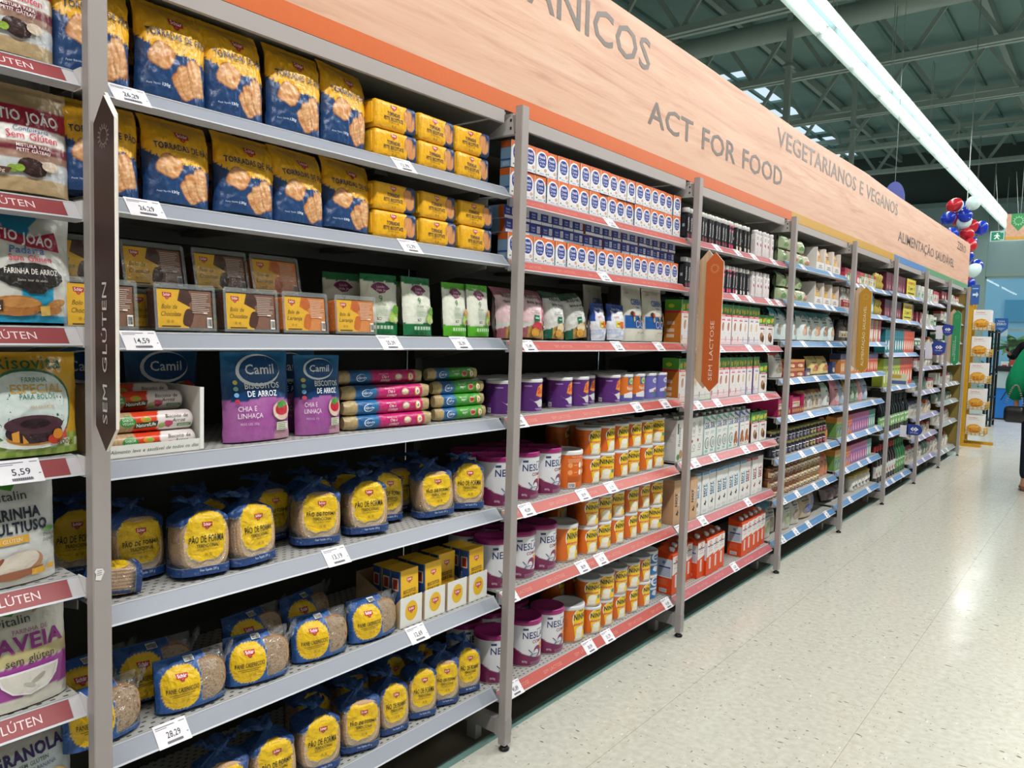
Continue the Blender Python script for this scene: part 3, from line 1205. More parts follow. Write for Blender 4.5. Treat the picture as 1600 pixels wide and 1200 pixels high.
def carton(name, w, d, h, front, left=(), cols=('#ffffff',) * 3, top_ops=(), mat=None, b=.0012, cap=None, slant=0, capname='cap'):
    """cols: front, left side, top"""
    mat = mat or M_CARD
    mb = MB()
    x0, x1, y0, y1 = -w / 2, w / 2, -d / 2, d / 2
    zf = h - slant
    mb.face([(x0 + b, y0, b), (x1 - b, y0, b), (x1 - b, y0, zf - b), (x0 + b, y0, zf - b)], cols[0])
    mb.face([(x0, y1 - b, b), (x0, y0 + b, b), (x0, y0 + b, zf - b), (x0, y1 - b, h - b)], cols[1])
    mb.face([(x1, y0 + b, b), (x1, y1 - b, b), (x1, y1 - b, h - b), (x1, y0 + b, zf - b)], cols[1])
    mb.face([(x1 - b, y1, b), (x0 + b, y1, b), (x0 + b, y1, h - b), (x1 - b, y1, h - b)], cols[0])
    mb.face([(x0 + b, y0 + b, zf), (x1 - b, y0 + b, zf), (x1 - b, y1 - b, h), (x0 + b, y1 - b, h)], cols[2])
    mb.face([(x0 + b, y1 - b, 0), (x1 - b, y1 - b, 0), (x1 - b, y0 + b, 0), (x0 + b, y0 + b, 0)], cols[2])
    # chamfers
    c0, c1 = cols[0], cols[1]
    mb.face([(x0, y0 + b, b), (x0 + b, y0, b), (x0 + b, y0, zf - b), (x0, y0 + b, zf - b)], c0)
    mb.face([(x1 - b, y0, b), (x1, y0 + b, b), (x1, y0 + b, zf - b), (x1 - b, y0, zf - b)], c0)
    mb.face([(x1, y1 - b, b), (x1 - b, y1, b), (x1 - b, y1, h - b), (x1, y1 - b, h - b)], c1)
    mb.face([(x0 + b, y1, b), (x0, y1 - b, b), (x0, y1 - b, h - b), (x0 + b, y1, h - b)], c1)
    mb.face([(x0 + b, y0, zf - b), (x1 - b, y0, zf - b), (x1 - b, y0 + b, zf), (x0 + b, y0 + b, zf)], cols[2])
    mb.face([(x0, y0 + b, zf - b), (x0 + b, y0 + b, zf), (x0 + b, y1 - b, h), (x0, y1 - b, h - b)], cols[2])
    mb.face([(x1 - b, y0 + b, zf), (x1, y0 + b, zf - b), (x1, y1 - b, h - b), (x1 - b, y1 - b, h)], cols[2])
    mb.face([(x1 - b, y1, h - b), (x0 + b, y1, h - b), (x0 + b, y1 - b, h), (x1 - b, y1 - b, h)], cols[2])
    mb.face([(x0 + b, y0 + b, 0), (x1 - b, y0 + b, 0), (x1 - b, y0, b), (x0 + b, y0, b)], c0)
    sheet(mb, list(front), lambda u, v, of: (u, y0 - of, v), None, .0003, .00006)
    sheet(mb, list(left), lambda u, v, of: (x0 - of, -u, v), None, .0003, .00006)
    if top_ops:
        sheet(mb, list(top_ops), lambda u, v, of: (u, v, h + of), None, .0003, .00006)
    if not cap:
        return done(mb, name, [mat])
    root = proto(empty(name, (0, 0, 0)))
    mb.build('carton_body', [mat], root)
    cr, cc, cy, ch = cap
    c = MB()
    zc = zf + slant * (cy - y0) / d if slant else h
    c.lathe([(cr * .8, 0, cc), (cr * .8, .003, cc), (cr, .003, cc), (cr, ch - .002, cc), (cr * .9, ch, cc)], 18)
    ang = math.atan2(slant, d)
    c.v = [(x, cy + y * math.cos(ang) - z * math.sin(ang), zc + y * math.sin(ang) + z * math.cos(ang) - .0005) for (x, y, z) in c.v]
    c.build(capname, [M_PLAST], root)
    return root


def lump(mb, w, d, h, paint, e=6.0, nx=24, na=32, pinch=.0, pinch_w=.12, wr=.0, seed=1, mat=0, endflat=.0):
    """horizontal pack along x; paint(x in -1..1, angle); angle 0 faces the front (-y), pi/2 the top"""
    def S(i):
        s = -1 + 2 * i / nx
        ax = abs(s)
        if pinch and ax > 1 - pinch_w:
            t = (ax - (1 - pinch_w)) / pinch_w
            return s, 1 - (1 - endflat) * t ** 1.6 * pinch, 1 - pinch * .2 * t
        return s, 1 - (.06 * max(0, (ax - .9) / .1) ** 2 if not pinch else 0), 1

    def P(i, j):
        s, k, k2 = S(i)
        a = 2 * PI * j / na
        c, q = math.cos(a), math.sin(a)
        y = -math.copysign(abs(c) ** (2 / e), c) * d / 2 * k
        z = math.copysign(abs(q) ** (2 / e), q) * h / 2 * k2 * (k if not endflat else 1)
        n = wr * N(s * w * 60, a * 2.5, seed)
        return (s * w / 2, y - n, h / 2 + z + n * .3)
    mb.grid(lambda j, i: P(i, j), na, nx, lambda j, i: paint(-1 + 2 * i / nx, 2 * PI * j / na), mat, wrap=True)
    for i in (0, nx):
        ps = [P(i, j) for j in range(na)]
        mb.face(ps if i else ps[::-1], paint(-1 if i == 0 else 1, 0), mat)

    def mp(u, v, of):
        s = max(-1, min(1, u / (w / 2)))
        q = max(-.995, min(.995, (v - h / 2) / (h / 2)))
        y = -(1 - abs(q) ** e) ** (1 / e) * d / 2
        a = math.atan2(abs(q) ** (e / 2) * (1 if q > 0 else -1), (1 - abs(q) ** e) ** .5)
        n = wr * N(s * w * 60, (a % (2 * PI)) * 2.5, seed)
        return (u, y - of - n, v)
    return mp


def brand_badge(x, y, s, tcol='#ffffff'):
    """red pennant with white script and a little shield below it"""
    r = '#c1202b'
    return [poly([(x - 1.75 * s, y + 1.0 * s), (x + 1.75 * s, y + .8 * s), (x + 1.6 * s, y - .6 * s), (x + .75 * s, y - .75 * s), (x + .5 * s, y - 1.3 * s), (x, y - 1.6 * s), (x - .5 * s, y - 1.3 * s), (x - .75 * s, y - .7 * s), (x - 1.6 * s, y - .5 * s)], r),
            txt('Schär', x, y - .3 * s, 1.0 * s, tcol, bold=.02, w=2.7 * s), ell(x, y - .95 * s, .3 * s, .32 * s, '#e3b49a', 10), ell(x, y - .95 * s, .2 * s, .22 * s, r, 10)]


def icons(x, y, s=.5, c='#3a3520'):
    o = []
    for dx in (-.9, .9):
        o += [ring(x + dx * s * 1.4, y, s * .85, s * .12, c, 12), poly([(x + dx * s * 1.4 - .35 * s, y - .3 * s), (x + dx * s * 1.4 + .1 * s, y - .2 * s), (x + dx * s * 1.4 + .4 * s, y + .4 * s), (x + dx * s * 1.4 - .1 * s, y + .2 * s)], c)]
    return o


YEL, NAVY, BLUE = '#f0b323', '#26436f', '#2b4d80'


def toast_col(x, y, shapes, seed):
    for (cx, cy, hw, hh, rot) in shapes:
        c, s = math.cos(rot), math.sin(rot)
        a, b = (x - cx) * c + (y - cy) * s, -(x - cx) * s + (y - cy) * c
        d = abs(a / hw) ** 3.2 + abs(b / hh) ** 3.2
        if d < 1:
            st = .5 + .5 * math.sin(b * 6.5 + 3.5 * N(a * .8, b * .8, seed))
            col = mix(mix('#e9bb8a', '#c98247', max(0, .35 + .9 * N(a * .7 + cx, b * .6, seed + 2))), '#b5713c', st * .38)
            if d > .62:
                col = mix(col, '#8f4420', (d - .62) * 2.3)
            return col
    return None


def toast_bag(seed, w=15.7, h=21.2):
    # the last shape is the one in front, so look them up in this order
    shapes = [(4.4, 5.6, 2.0, 3.9, .28), (2.1, 4.3, 1.75, 3.4, .42), (1.3, 3.2, 1.9, 3.0, .62), (-3.4, 8.6, 2.55, 2.75, -.45)]

    def paint(u, v):
        x, y = u * w / 2, v * h
        t = toast_col(x, y, shapes, seed)
        if t and y < 12:
            return t
        bd = 9.4 + 4.2 * max(0, -u - .15) ** 1.3 + .5 * math.sin(u * 3 + .6) + .55 * N(u * 9, 1.7, 2) + .35 * N(u * 26, v * 20, 3)
        if y > bd:
            return YEL
        if y > bd - .5 and N(u * 30, v * 12, 5) > 0:
            return YEL
        return mix(NAVY, BLUE, .5 + .5 * N(u * 2, v * 2, seed))
    ops = brand_badge(.3, 16.6, .95) + [txt('TORRADAS DE PÃO', .3, 12.6, 1.5, '#1f2f52', bold=.03, w=13.4), txt('COM PROTEÍNA DE TREMOÇO', .3, 11.8, .42, '#6a5a28', w=7.0)] + \
        icons(.6, 10.7, .5, '#7a6320') + [txt('Peso líquido', -5.0, 2.2, .4, '#c9d3e2', w=2.6), txt('130g', -2.6, 2.1, .62, '#e8edf4', bold=.02)]
    mb = MB()
    pillow(mb, w / 100, h / 100, .085, paint, ops, seed, 72, 94, b=.8, wr=.0026, taper=.05, tuck=.25)
    return done(mb, 'toast_bag', [M_FOIL])


def biscuit_pack(seed):
    w, d, h = .152, .065, .075

    def paint(s, a):
        fr = math.cos(a) > -.2
        z = math.copysign(abs(math.sin(a)) ** (2 / 5.5), math.sin(a))
        x = s * 7.6
        if fr:
            for (cx, cy, hw, hh) in ((4.2, .75, 1.5, 1.9), (5.2, -.6, 1.55, 2.2)):
                dd = abs((x - cx) / hw) ** 3 + abs((z * 3.7 - cy) / hh) ** 2.6
                if dd < 1:
                    r = mix('#dca06c', '#c98551', .5 + .5 * N(x * 3, z * 9, 4))
                    return mix(r, '#a85a30', (dd - .7) * 2.4) if dd > .7 else r
            if x > 3.6 + .35 * N(z * 5, 0, 8):
                return NAVY
        elif x > 3.8:
            return NAVY
        return YEL
    mb = MB()
    mp = lump(mb, w, d, h, paint, 5.5, 60, 56, .55, .07, .0012, seed)
    ops = brand_badge(-1.2, 6.0, .62) + [txt('TORRADAS', -1.2, 3.7, .95, '#23304a', bold=.03, w=4.6), txt('FETTE BISCOTTATE', -1.2, 2.35, .95, '#23304a', bold=.03, w=7.0),
                                         txt('COM FIBRA SOLÚVEL', -1.2, 1.75, .35, '#6a5a28', w=4.0)] + icons(-1.0, 1.0, .38)
    sheet(mb, ops, mp, .005, .0006, .00008)
    # fin seals at both ends
    for s in (-1, 1):
        x = s * w / 2
        mb.add([(x, -.02, .012), (x + s * .004, -.022, .01), (x + s * .004, -.016, .066), (x, -.02, .064), (x, .02, .012), (x + s * .004, .02, .01), (x + s * .004, .018, .066), (x, .02, .064)],
               [(0, 1, 2, 3), (7, 6, 5, 4), (1, 5, 6, 2)], YEL if s < 0 else NAVY)
    return done(mb, 'biscuit_pack', [M_FOIL])


def cake_pack(kind):
    """sliced cake in a clear tray with a printed front"""
    root = proto(empty('cake_pack', (0, 0, 0)))
    w, d, h = 14.2, 4.6, 9.6
    cake, dark, tan = {'c': ('#5c3326', '#4a2a20', '#8a6250'), 'o': ('#d9782c', '#c9682a', '#dd8f4f')}[kind]
    b = MB()
    b.bevbox(-w / 200 + .006, w / 200 - .006, -.016, .026, .008, h / 100 - .006, .004, cake)
    b.build('cake', [M_CRUMB], root)
    name = 'Chocolate' if kind == 'c' else 'Laranja'
    ops = [rect(-w / 2 + .5, .6, w / 2 - .5, h - .6, cake),
           rect(1.0, .7, w / 2 - .6, h - .7, tan),
           poly([(-w / 2 + .5, h - .6), (-1.2, h - .6), (-1.9, 6.6), (-.3, 5.9), (1.2, 5.2), (-.4, 3.2), (.7, .6), (-w / 2 + .5, .6)], '#edb92c'),
           ell(.2, 7.4, 1.3, 1.5, dark, 14, .4, e=3), ell(.6, 2.9, 1.2, 2.0, mix(dark, cake, .5), 14, -.3, e=3)] + brand_badge(-4.3, 7.7, .62) + \
        [txt('Bolo de', -3.9, 4.75, .95, '#7a5c18', sh=.25, w=3.6), txt(name, -3.6, 3.2, .95, '#7a5c18', sh=.25, w=4.7)] + icons(-3.8, 2.0, .38, '#7a5c18') + \
        [rect(-5.8, .85, -1.4, 1.1, '#5d4a20')] + lines(1.5, 6.2, 8.2, .42, 11, mix(tan, '#f5e6da', .6), .14, 3) + bars(5.7, 1.9, 1.2, 2.3) + [rect(4.2, 3.9, 5.2, 4.2, '#efe3da')]
    f = MB()
    m = lambda u, v, of: (u, -.0175 - of, v)
    sheet(f, ops, m, None, .0005, .00008)
    f.build('printed_front', [M_FOIL], root)
    t = MB()
    X, Z = w / 200, h / 100
    t.bevbox(-X + .002, X - .002, -.0195, .03, .002, Z - .002, .006, clear('#e8eef0', .02))
    for (x0, x1, z0, z1) in ((-X, X, 0, .007), (-X, X, Z - .004, Z + .007), (-X - .003, -X + .004, 0, Z + .004), (X - .004, X + .003, 0, Z + .004)):
        t.box(x0, x1, -.0215, -.0195, z0, z1, clear('#dfe8ea', .12))
    t.build('clear_tray', [M_TRAY], root)
    return root


def seed_pouch(kind):
    g = {'d': ('#1e7345', '#1b7a4a'), 'l': ('#57ad2b', '#4f9e2a')}[kind]
    w, h = (12.2, 17.2) if kind == 'd' else (10.6, 16.6)

    def paint(u, v):
        if v > .875 + .012 * math.sin(u * 5) or v < .2 + .008 * math.sin(u * 4):
            return g[0]
        return mix('#e4e6da', '#d9dccb', .5 + .5 * N(u * 2, v * 3, 2))
    k = w / 12.2
    ops = [poly([(-3.2 * k, 13.4), (-2.2 * k, 14.3), (-.6 * k, 14.9), (1.4 * k, 14.7), (2.4 * k, 13.9), (3.3 * k, 13.2), (2.0 * k, 12.6), (1.2 * k, 11.9), (-.6 * k, 11.6), (-1.6 * k, 12.3)], '#7d2a5a'),
           txt('Lindo', 0, 13.3, .75, '#e9d7df', sh=.2, w=2.6 * k), txt('Vida Jin', 0, 12.3, .7, '#e9d7df', sh=.2, w=3.4 * k),
           txt('9', -.4 * k, 9.2, 1.9, '#4b8a4f'), txt('CALORIAS', -.3 * k, 8.2, .62, '#4b6a4f', w=3.1 * k)] + lines(-2.3 * k, 2.2 * k, 7.5, .42, 6, '#9fb39d', .14, 4)
    ops += [ell(4.0 * k, 5.6, 1.5, 1.2, '#8fb548', 10, jag=.12), ell(3.2 * k, 4.6, 1.3, 1.1, '#a9c667', 10, jag=.12), ell(4.5 * k, 7.2, 1.2, 1.3, '#5f9a35' if kind == 'd' else '#c8913f', 10, jag=.1), ell(4.4 * k, 4.3, 1.0, .8, '#bcd08a' if kind == 'd' else '#8a4a52', 10),
            txt('&D', -1.6 * k, 4.0, .8, '#26302a', bold=.02), ell(-3.3 * k, 2.0, .3, .5, g[0])] + [rect(-3.6 * k + i * 1.15 * k, 1.5, -2.75 * k + i * 1.15 * k, 2.5, mix(g[0], '#e8f0e0', .55)) for i in range(6)]
    mb = MB()
    pillow(mb, w / 100, h / 100, .035, paint, ops, 3 if kind == 'd' else 5, 36, 44, b=.8, wr=.0012, taper=.02, peak=.25)
    return done(mb, 'seed_pouch', [M_FOIL])


def swirl(x, y, s, bg, txtc='#f2f5f8', w=None):
    """oval brand mark: white crescent round a blue field with the white name across"""
    return [ell(x, y, 4.0 * s, 2.5 * s, '#e9f0f6', 28, .12), ell(x + .25 * s, y + .1 * s, 3.7 * s, 2.15 * s, bg, 28, .12), txt('Camil', x + .1 * s, y - .6 * s, 1.5 * s, txtc, bold=.02, sh=.15, w=5.2 * s)]


def rice_bag(kind, seed):
    w, h = (18.6, 21.5) if kind != 'n' else (13.4, 20.6)
    low = {'p': '#a0489b', 'g': '#1e6a3b', 'n': '#9c4598', 'b': '#26456e'}[kind]

    def paint(u, v):
        bd = .47 + .02 * math.sin(u * 4 + 1)
        if kind == 'b':
            bd = .2
        if v < .06 and kind == 'g':
            return '#c9b08c'
        if v < bd:
            if v < .1 and kind in 'pn' and u > .35:
                return mix('#c8a3a0', low, .3)
            return mix(low, mix(low, '#ffffff', .1), .5 + .5 * N(u * 3, v * 3, 2))
        return mix('#143a6b', '#2a6fa3', max(0, min(1, (v - .55) * 2.0 + .25 * N(u * 2.4, v * 3, 5))))
    o = []
    k = w / 18.6
    o += swirl(-.2 * k, 17.0, 1.55 * k, '#1d4f86')
    if kind in 'pn':
        o += [txt('BISCOITOS', 0 if kind == 'p' else 1.5, 12.6, 1.35, '#eef2f7', bold=.02, w=9.6 * k), txt('DE ARROZ', -.2 if kind == 'p' else 1.5, 10.7, 1.35, '#eef2f7', bold=.02, w=8.2 * k),
              txt('CHIA E', -4.6 * k, 7.3, 1.15, '#f3e6f3', w=4.6 * k, bold=.005), txt('LINHAÇA', -3.9 * k, 5.6, 1.15, '#f3e6f3', w=6.3 * k, bold=.005), txt('PESO LÍQ. 150g', -4.2 * k, 4.0, .5, '#dcc3dc', w=4.6 * k),
              ell(5.2 * k, 7.0, 3.0 * k, 2.4, '#d9bfae', 20), ell(5.2 * k, 7.3, 2.2 * k, 1.5, '#c02338', 18), ell(4.8 * k, 8.5, 1.2 * k, .8, '#4b8a3f', 9, .4, jag=.2), ell(5.9 * k, 8.7, .9 * k, .6, '#5f9d49', 9, -.5, jag=.2),
              rect(3.2 * k, 2.2, 7.2 * k, 4.2, '#d9dcc3')] + lines(3.5 * k, 7.0 * k, 3.8, .45, 4, '#5a5f4a', .12)
        for i, c in enumerate(('#c7b765', '#7fae9f', '#77aedd', '#c43a52')):
            o.append(ell(-7.2 * k, 14.2 - i * 1.5, .55, .55, c, 12))
    elif kind == 'g':
        o += [txt('Arroz', 1.5, 7.6, 1.0, '#cfe0cf', sh=.2), txt('Integral', 1.8, 5.6, 1.5, '#e6efe4', sh=.25, w=7.5), ell(4.2, 11.2, 3.6, 2.2, '#bb8f6b', 20), ell(5.0, 11.9, 2.0, 1.5, '#c8433c', 14, jag=.1), ell(3.4, 11.9, 1.2, 1.0, '#3f8a3a', 10, jag=.2)] + lines(-5, 7, 2.2, .5, 2, '#7c6238', .14)
    mb = MB()
    pillow(mb, w / 100, h / 100, .075 if kind != 'n' else .06, paint, o, seed, 40, 46, b=.85, wr=.0016, taper=.03, peak=.22)
    return done(mb, 'rice_cake_bag', [M_FOIL])


def roll_pack(kind, L):
    """cylinder of rice cakes in printed film with gathered gold ends"""
    r = .0205
    mid = {'p': '#c01f6b', 'g': '#3f9a2e'}[kind]

    def paint(s, a):
        if s < -.76 or s > .8:
            return mix('#c4ae80', '#9b8458', .5 + .5 * N(s * 30, a * 3, 2))
        if s < -.22:
            return mix('#2a7ab0', '#184d86', .5 + .5 * N(s * 4, a, 3)) if s < -.3 else mix('#184d86', mid, (s + .3) * 10)
        return mid
    mb = MB()
    mp = lump(mb, L, 2 * r, 2 * r, paint, 2.0, 52, 30, .85, .16, .0022, 3 if kind == 'p' else 4, endflat=.45)
    h = L * 50
    o = swirl(-.5 * h, 2.05, .42, '#1c5d96') + [txt('Biscoitos de arroz', .02 * h, 2.9, .38, '#f1dbe6', w=3.2), txt('Chia e' if kind == 'p' else 'Integral', .04 * h, 1.9, .8, '#ffffff', sh=.25, w=2.4)]
    if kind == 'p':
        o.append(txt('Linhaça', .06 * h, .85, .8, '#ffffff', sh=.25, w=3.2))
    o += [ell(.37 * h, 2.1, 1.3, 1.0, '#c9a27e', 16), ell(.37 * h, 2.25, 1.0, .6, '#e9e0cf' if kind == 'p' else '#b3323a', 14), ell(.66 * h, 2.05, 1.0, 1.25, '#e7a52c', 18), ell(.66 * h, 2.05, .72, .92, '#f5efe0', 16), txt('5', .66 * h, 1.6, .95, '#8f2a86', bold=.03)]
    sheet(mb, o, mp, .004, .0006, .0001)
    return done(mb, 'rice_cake_roll', [M_FOIL])


def natural_roll():
    L, r = .19, .0215

    def paint(s, a):
        if s < -.42:
            t = .5 + .5 * math.sin(s * 60) * .6 + .3 * N(s * 50, a * 6, 3)
            return mix('#c9ab86', '#a98560', t)
        if s < .22 - .12 * math.cos(a * 1.0):
            return '#d8401f'
        return '#e9dfdd'
    mb = MB()
    mp = lump(mb, L, 2 * r, 2 * r, paint, 2.0, 44, 30, .35, .07, .0005, 6)
    o = [ell(-5.2, 2.5, 1.7, 1.2, '#3f8a3c', 18), txt('SABOR', -5.2, 2.6, .5, '#dfeadd'), txt('VEGAN', -5.2, 1.9, .5, '#dfeadd'), ell(-1.4, 2.85, 1.2, .65, '#e08a2a', 14), ell(-1.1, 2.9, .7, .42, '#7fae3a', 12),
         poly([(-4.0, .9), (.9, 1.2), (1.2, 2.4), (-3.5, 2.2)], '#1f3f2a'), txt('NaturalLife', -1.4, 1.35, .72, '#eef2ea', bold=.02, w=4.1, rot=.05),
         txt('Biscoito de', 5.4, 2.9, .75, '#33302c', sh=.2, w=5.0), txt('Arroz', 5.7, 1.95, .75, '#33302c', sh=.2, w=2.9), ell(3.4, 1.6, 1.0, .7, '#c33f68', 9, jag=.2), ell(2.0, 1.3, .8, .6, '#9bb06a', 10), rect(5.4, .9, 8.6, 1.5, '#5a8f57'), txt('INTEGRAL', 7.0, 1.0, .36, '#eef2ea')]
    sheet(mb, o, mp, .004, .0006, .0001)
    return done(mb, 'rice_cake_roll', [M_PLAST])


def bread_loaf(seed, tie=True):
    """sliced loaf in a printed bag, neck gathered at the top"""
    root = proto(empty('bread_loaf', (0, 0, 0)))
    w, d, h = .118, .085, .135

    def sec(a, k=1.0):
        c, s = math.cos(a), math.sin(a)
        x = math.copysign(abs(c) ** .62, c) * w / 2 * k
        z = math.copysign(abs(s) ** .62, s) * h / 2 * k
        if z > 0:
            x *= 1 - .08 * (z / (h / 2)) ** 2
        return x, h / 2 + z + .004
    b = MB()
    ny, na = 22, 36

    def P(j, i):
        y = -d / 2 + d * i / ny
        k = .93 + .035 * math.sin(i * PI / 1.5) - (.10 if i in (0, ny) else 0)
        x, z = sec(2 * PI * j / na, k)
        return (x, y, z)
    crust = lambda j, i: mix('#b98a62', '#d5b28e', .5 + .5 * math.sin(i * PI / 1.5))
    b.grid(P, na, ny, crust, 0, wrap=True)
    for i in (0, ny):
        ps = [P(j, i) for j in range(na)]
        b.face(ps if i else ps[::-1], '#d9bd9c')
    b.build('bread', [M_CRUMB], root)
    f = MB()
    nz, na = 54, 96

    def Q(j, i):
        v = i / nz
        a = 2 * PI * j / na
        c, s = math.cos(a), math.sin(a)
        e = .55
        x = math.copysign(abs(c) ** e, c) * (w / 2 + .005)
        y = math.copysign(abs(s) ** e, s) * (d / 2 + .005)
        z = v * (h + .02)
        g = 1.0
        if v > .8:
            g = max(.12, 1 - ((v - .8) / .2) ** 1.5 * .92)
        n = .0028 * N(x * 70 + c * 2, z * 55, seed) + .0025 * (1 - g) * math.sin(a * 9 + seed)
        return (x * g * (1 + n * 8), y * g * (1 + n * 8) - n, z + .006 * math.sin(a * 2 + seed) * (v > .5) * v)

    def col(j, i):
        v = i / nz
        a = 2 * PI * j / na
        front = -math.sin(a)
        x = math.cos(a)
        z = v * (h + .02) * 100
        if z < 1.9:
            return '#25427a'
        if front > .02:
            xx = math.copysign(abs(x) ** .55, x) * 6.1
            dd = (abs(xx) / 4.6) ** 2.8 + (abs(z - 8.6) / 5.4) ** 2.6
            if dd < 1 + .07 * math.sin(math.atan2(z - 8.6, xx) * 34):
                return '#ecc11f' if dd > .08 else '#efc728'
        if z > 11.6 + 1.2 * N(x * 3, a, seed):
            return mix('#1c3768', '#2c5596', .5 + .5 * N(a * 2, z, 3))
        if front < -.3 and z > 3:
            return mix('#20406f', '#2c5596', .5)
        return clear('#dfe6ea', .05)
    f.grid(Q, na, nz, col, 0, wrap=True)
    f.face([Q(j, 0) for j in range(na)][::-1], '#25427a')

    def mp(u, v, of):
        # front of the bag above (u, v)
        i = max(0, min(nz - .001, v / (h + .02) * nz))
        i0 = int(i)
        lo, hi = na // 2, na
        while hi - lo > 1:
            md = (lo + hi) // 2
            if Q(md, i0)[0] <= u:
                lo = md
            else:
                hi = md
        p0, p1 = Vector(Q(lo, i0)), Vector(Q(hi % na, i0))
        tj = max(0, min(1, (u - p0.x) / max(1e-6, p1.x - p0.x)))
        q0 = p0.lerp(p1, tj)
        q = q0.lerp(Vector(Q(lo, i0 + 1)).lerp(Vector(Q(hi % na, i0 + 1)), tj), i - i0)
        return (q.x, q.y - of, q.z)
    ops = brand_badge(.2, 11.0, .68) + [txt('PÃO DE FORMA', .1, 7.4, 1.25, '#2b2f25', bold=.02, w=8.0), txt('TRADICIONAL', .3, 6.2, .8, '#2b2f25', bold=.01, w=5.2), txt('COM FIBRA DE PSYLLIUM', .3, 5.6, .32, '#5d5320', w=4.6)] + icons(.4, 4.6, .42) + \
        [txt('Peso líquido 200 g', .6, .9, .55, '#ccd8ea', w=4.4)]
    sheet(f, ops, mp, .004, .0009, .0001)
    # gathered neck and flaring tail
    zt = h + .02
    pts, rs = [], []
    rr = random.Random(seed)
    ang = rr.uniform(-.6, .6)
    tail = []
    k = 16
    for i in range(7):
        t = i / 6
        rad = .009 + .034 * t ** 1.3
        lean = t * t * .03
        tail.append([(math.cos(2 * PI * j / k) * rad * (1 + .25 * math.sin(j * 2.5 + seed + i)) - lean * .6 * math.sin(ang) - .3 * lean, math.sin(2 * PI * j / k) * rad * .55 * (1 + .3 * math.sin(j * 3 + seed)) + lean * 1.1, zt - .008 + .042 * t - .02 * t * t + .007 * math.sin(j * 1.9 + seed) * t) for j in range(k)])
    f.grid(lambda j, i: tail[i][j], k, 6, lambda j, i: mix('#1b3563', '#2f5ea0', .5 + .5 * math.sin(j * 2.5 + i)), 0, wrap=True)
    f.build('printed_wrapper', [M_FILM], root)
    return root


def sliced_pack(seed):
    """half-moon slices: yellow label left, clear window on the right"""
    root = proto(empty('sliced_bread_pack', (0, 0, 0)))
    w, d, h = .165, .062, .115
    b = MB()
    na = 40

    def S(a, k):
        c, s = math.cos(a), math.sin(a)
        return (.028 + .049 * k * math.copysign(abs(c) ** .8, c), .055 + .049 * k * math.copysign(abs(s) ** .8, s))
    for (y0, y1) in ((-d / 2 + .009, -d / 2 + .017), (-d / 2 + .0185, -d / 2 + .027), (-d / 2 + .0285, -d / 2 + .037), (-d / 2 + .0385, d / 2 - .009)):
        ri = []
        for (y, k) in ((y0, .96), (y0 + .001, 1), (y1 - .001, 1), (y1, .96)):
            ri.append([(S(2 * PI * j / na, k)[0] + (0 if y0 > -d / 2 + .012 else .0), y, S(2 * PI * j / na, k)[1]) for j in range(na)])
        b.grid(lambda j, i: ri[i][j], na, 3, lambda j, i: '#9b6f4c', 0, wrap=True)
        # crumb face with holes painted in
        rings = 14
        fc = [[(.028 + (p[0] - .028) * q / rings, y0 - .0002, .055 + (p[2] - .055) * q / rings) for p in ri[0]] for q in range(1, rings + 1)]

        def cc(j, i):
            p = fc[i][j]
            n = N(p[0] * 260, p[2] * 420, seed)
            c = mix('#c4a686', '#b4946f', .5 + .5 * N(p[0] * 90, p[2] * 90, 2))
            return mix(c, '#7c5e44', (n - .28) * 5) if n > .28 else c
        b.grid(lambda j, i: fc[i][na - 1 - j], na, rings - 1, lambda j, i: cc(na - 1 - j, i), 0, wrap=True)
        b.face(fc[0][::-1], '#c0a282')
    b.v = [(x + 0.0, y, z - .004) for (x, y, z) in b.v]
    b.build('bread_slices', [M_CRUMB], root)
    f = MB()

    def paint(u, v):
        x, z = u * 8.25, v * h * 100
        if x < 1.0 + .15 * math.sin(z * 2):
            dd = (abs(x + 3.4) / 4.15) ** 2.6 + (abs(z - 5.2) / 4.7) ** 2.6
            if dd < 1 + .05 * math.sin(math.atan2(z - 5.2, x + 3.4) * 40):
                return '#ecc01d'
            return mix('#244a86', '#3566ad', .5 + .5 * N(x, z, 3))
        if z > 9.6 or z < .9:
            return mix('#244a86', '#3566ad', .5) if x < 3 or z < .9 else clear('#dfe6ea', .08)
        return clear('#dfe6ea', .04)
    ops = brand_badge(-3.2, 7.6, .75) + [txt('PANE CASERECCIO', -3.3, 4.3, 1.0, '#2b2f25', bold=.015, w=7.0)] + [rect(-6.2, 3.7, -.8, 3.85, '#6d5f1d'), rect(-5.6, 3.3, -1.6, 3.45, '#6d5f1d')] + icons(-3.0, 2.3, .4) + bars(-.8, 10.7, 2.2, 1.0)
    pillow(f, w, h, d + .02, paint, ops, seed, 62, 48, b=.85, wr=.0022, taper=.02, peak=.4, seal=.02, wf=9, L=.005, off=.001)
    # clear tail on the right
    f.grid(lambda i, j: (.078 + .028 * i / 6, -.012 + .03 * j / 6 + .006 * math.sin(i * 1.7 + j + seed), .07 + .05 * i / 6 * (1 - .3 * j / 6) + .012 * math.sin(j * 1.3 + seed)), 6, 6, lambda i, j: clear('#e4ebee', .1), 0)
    f.build('printed_wrapper', [M_FILM], root)
    return root


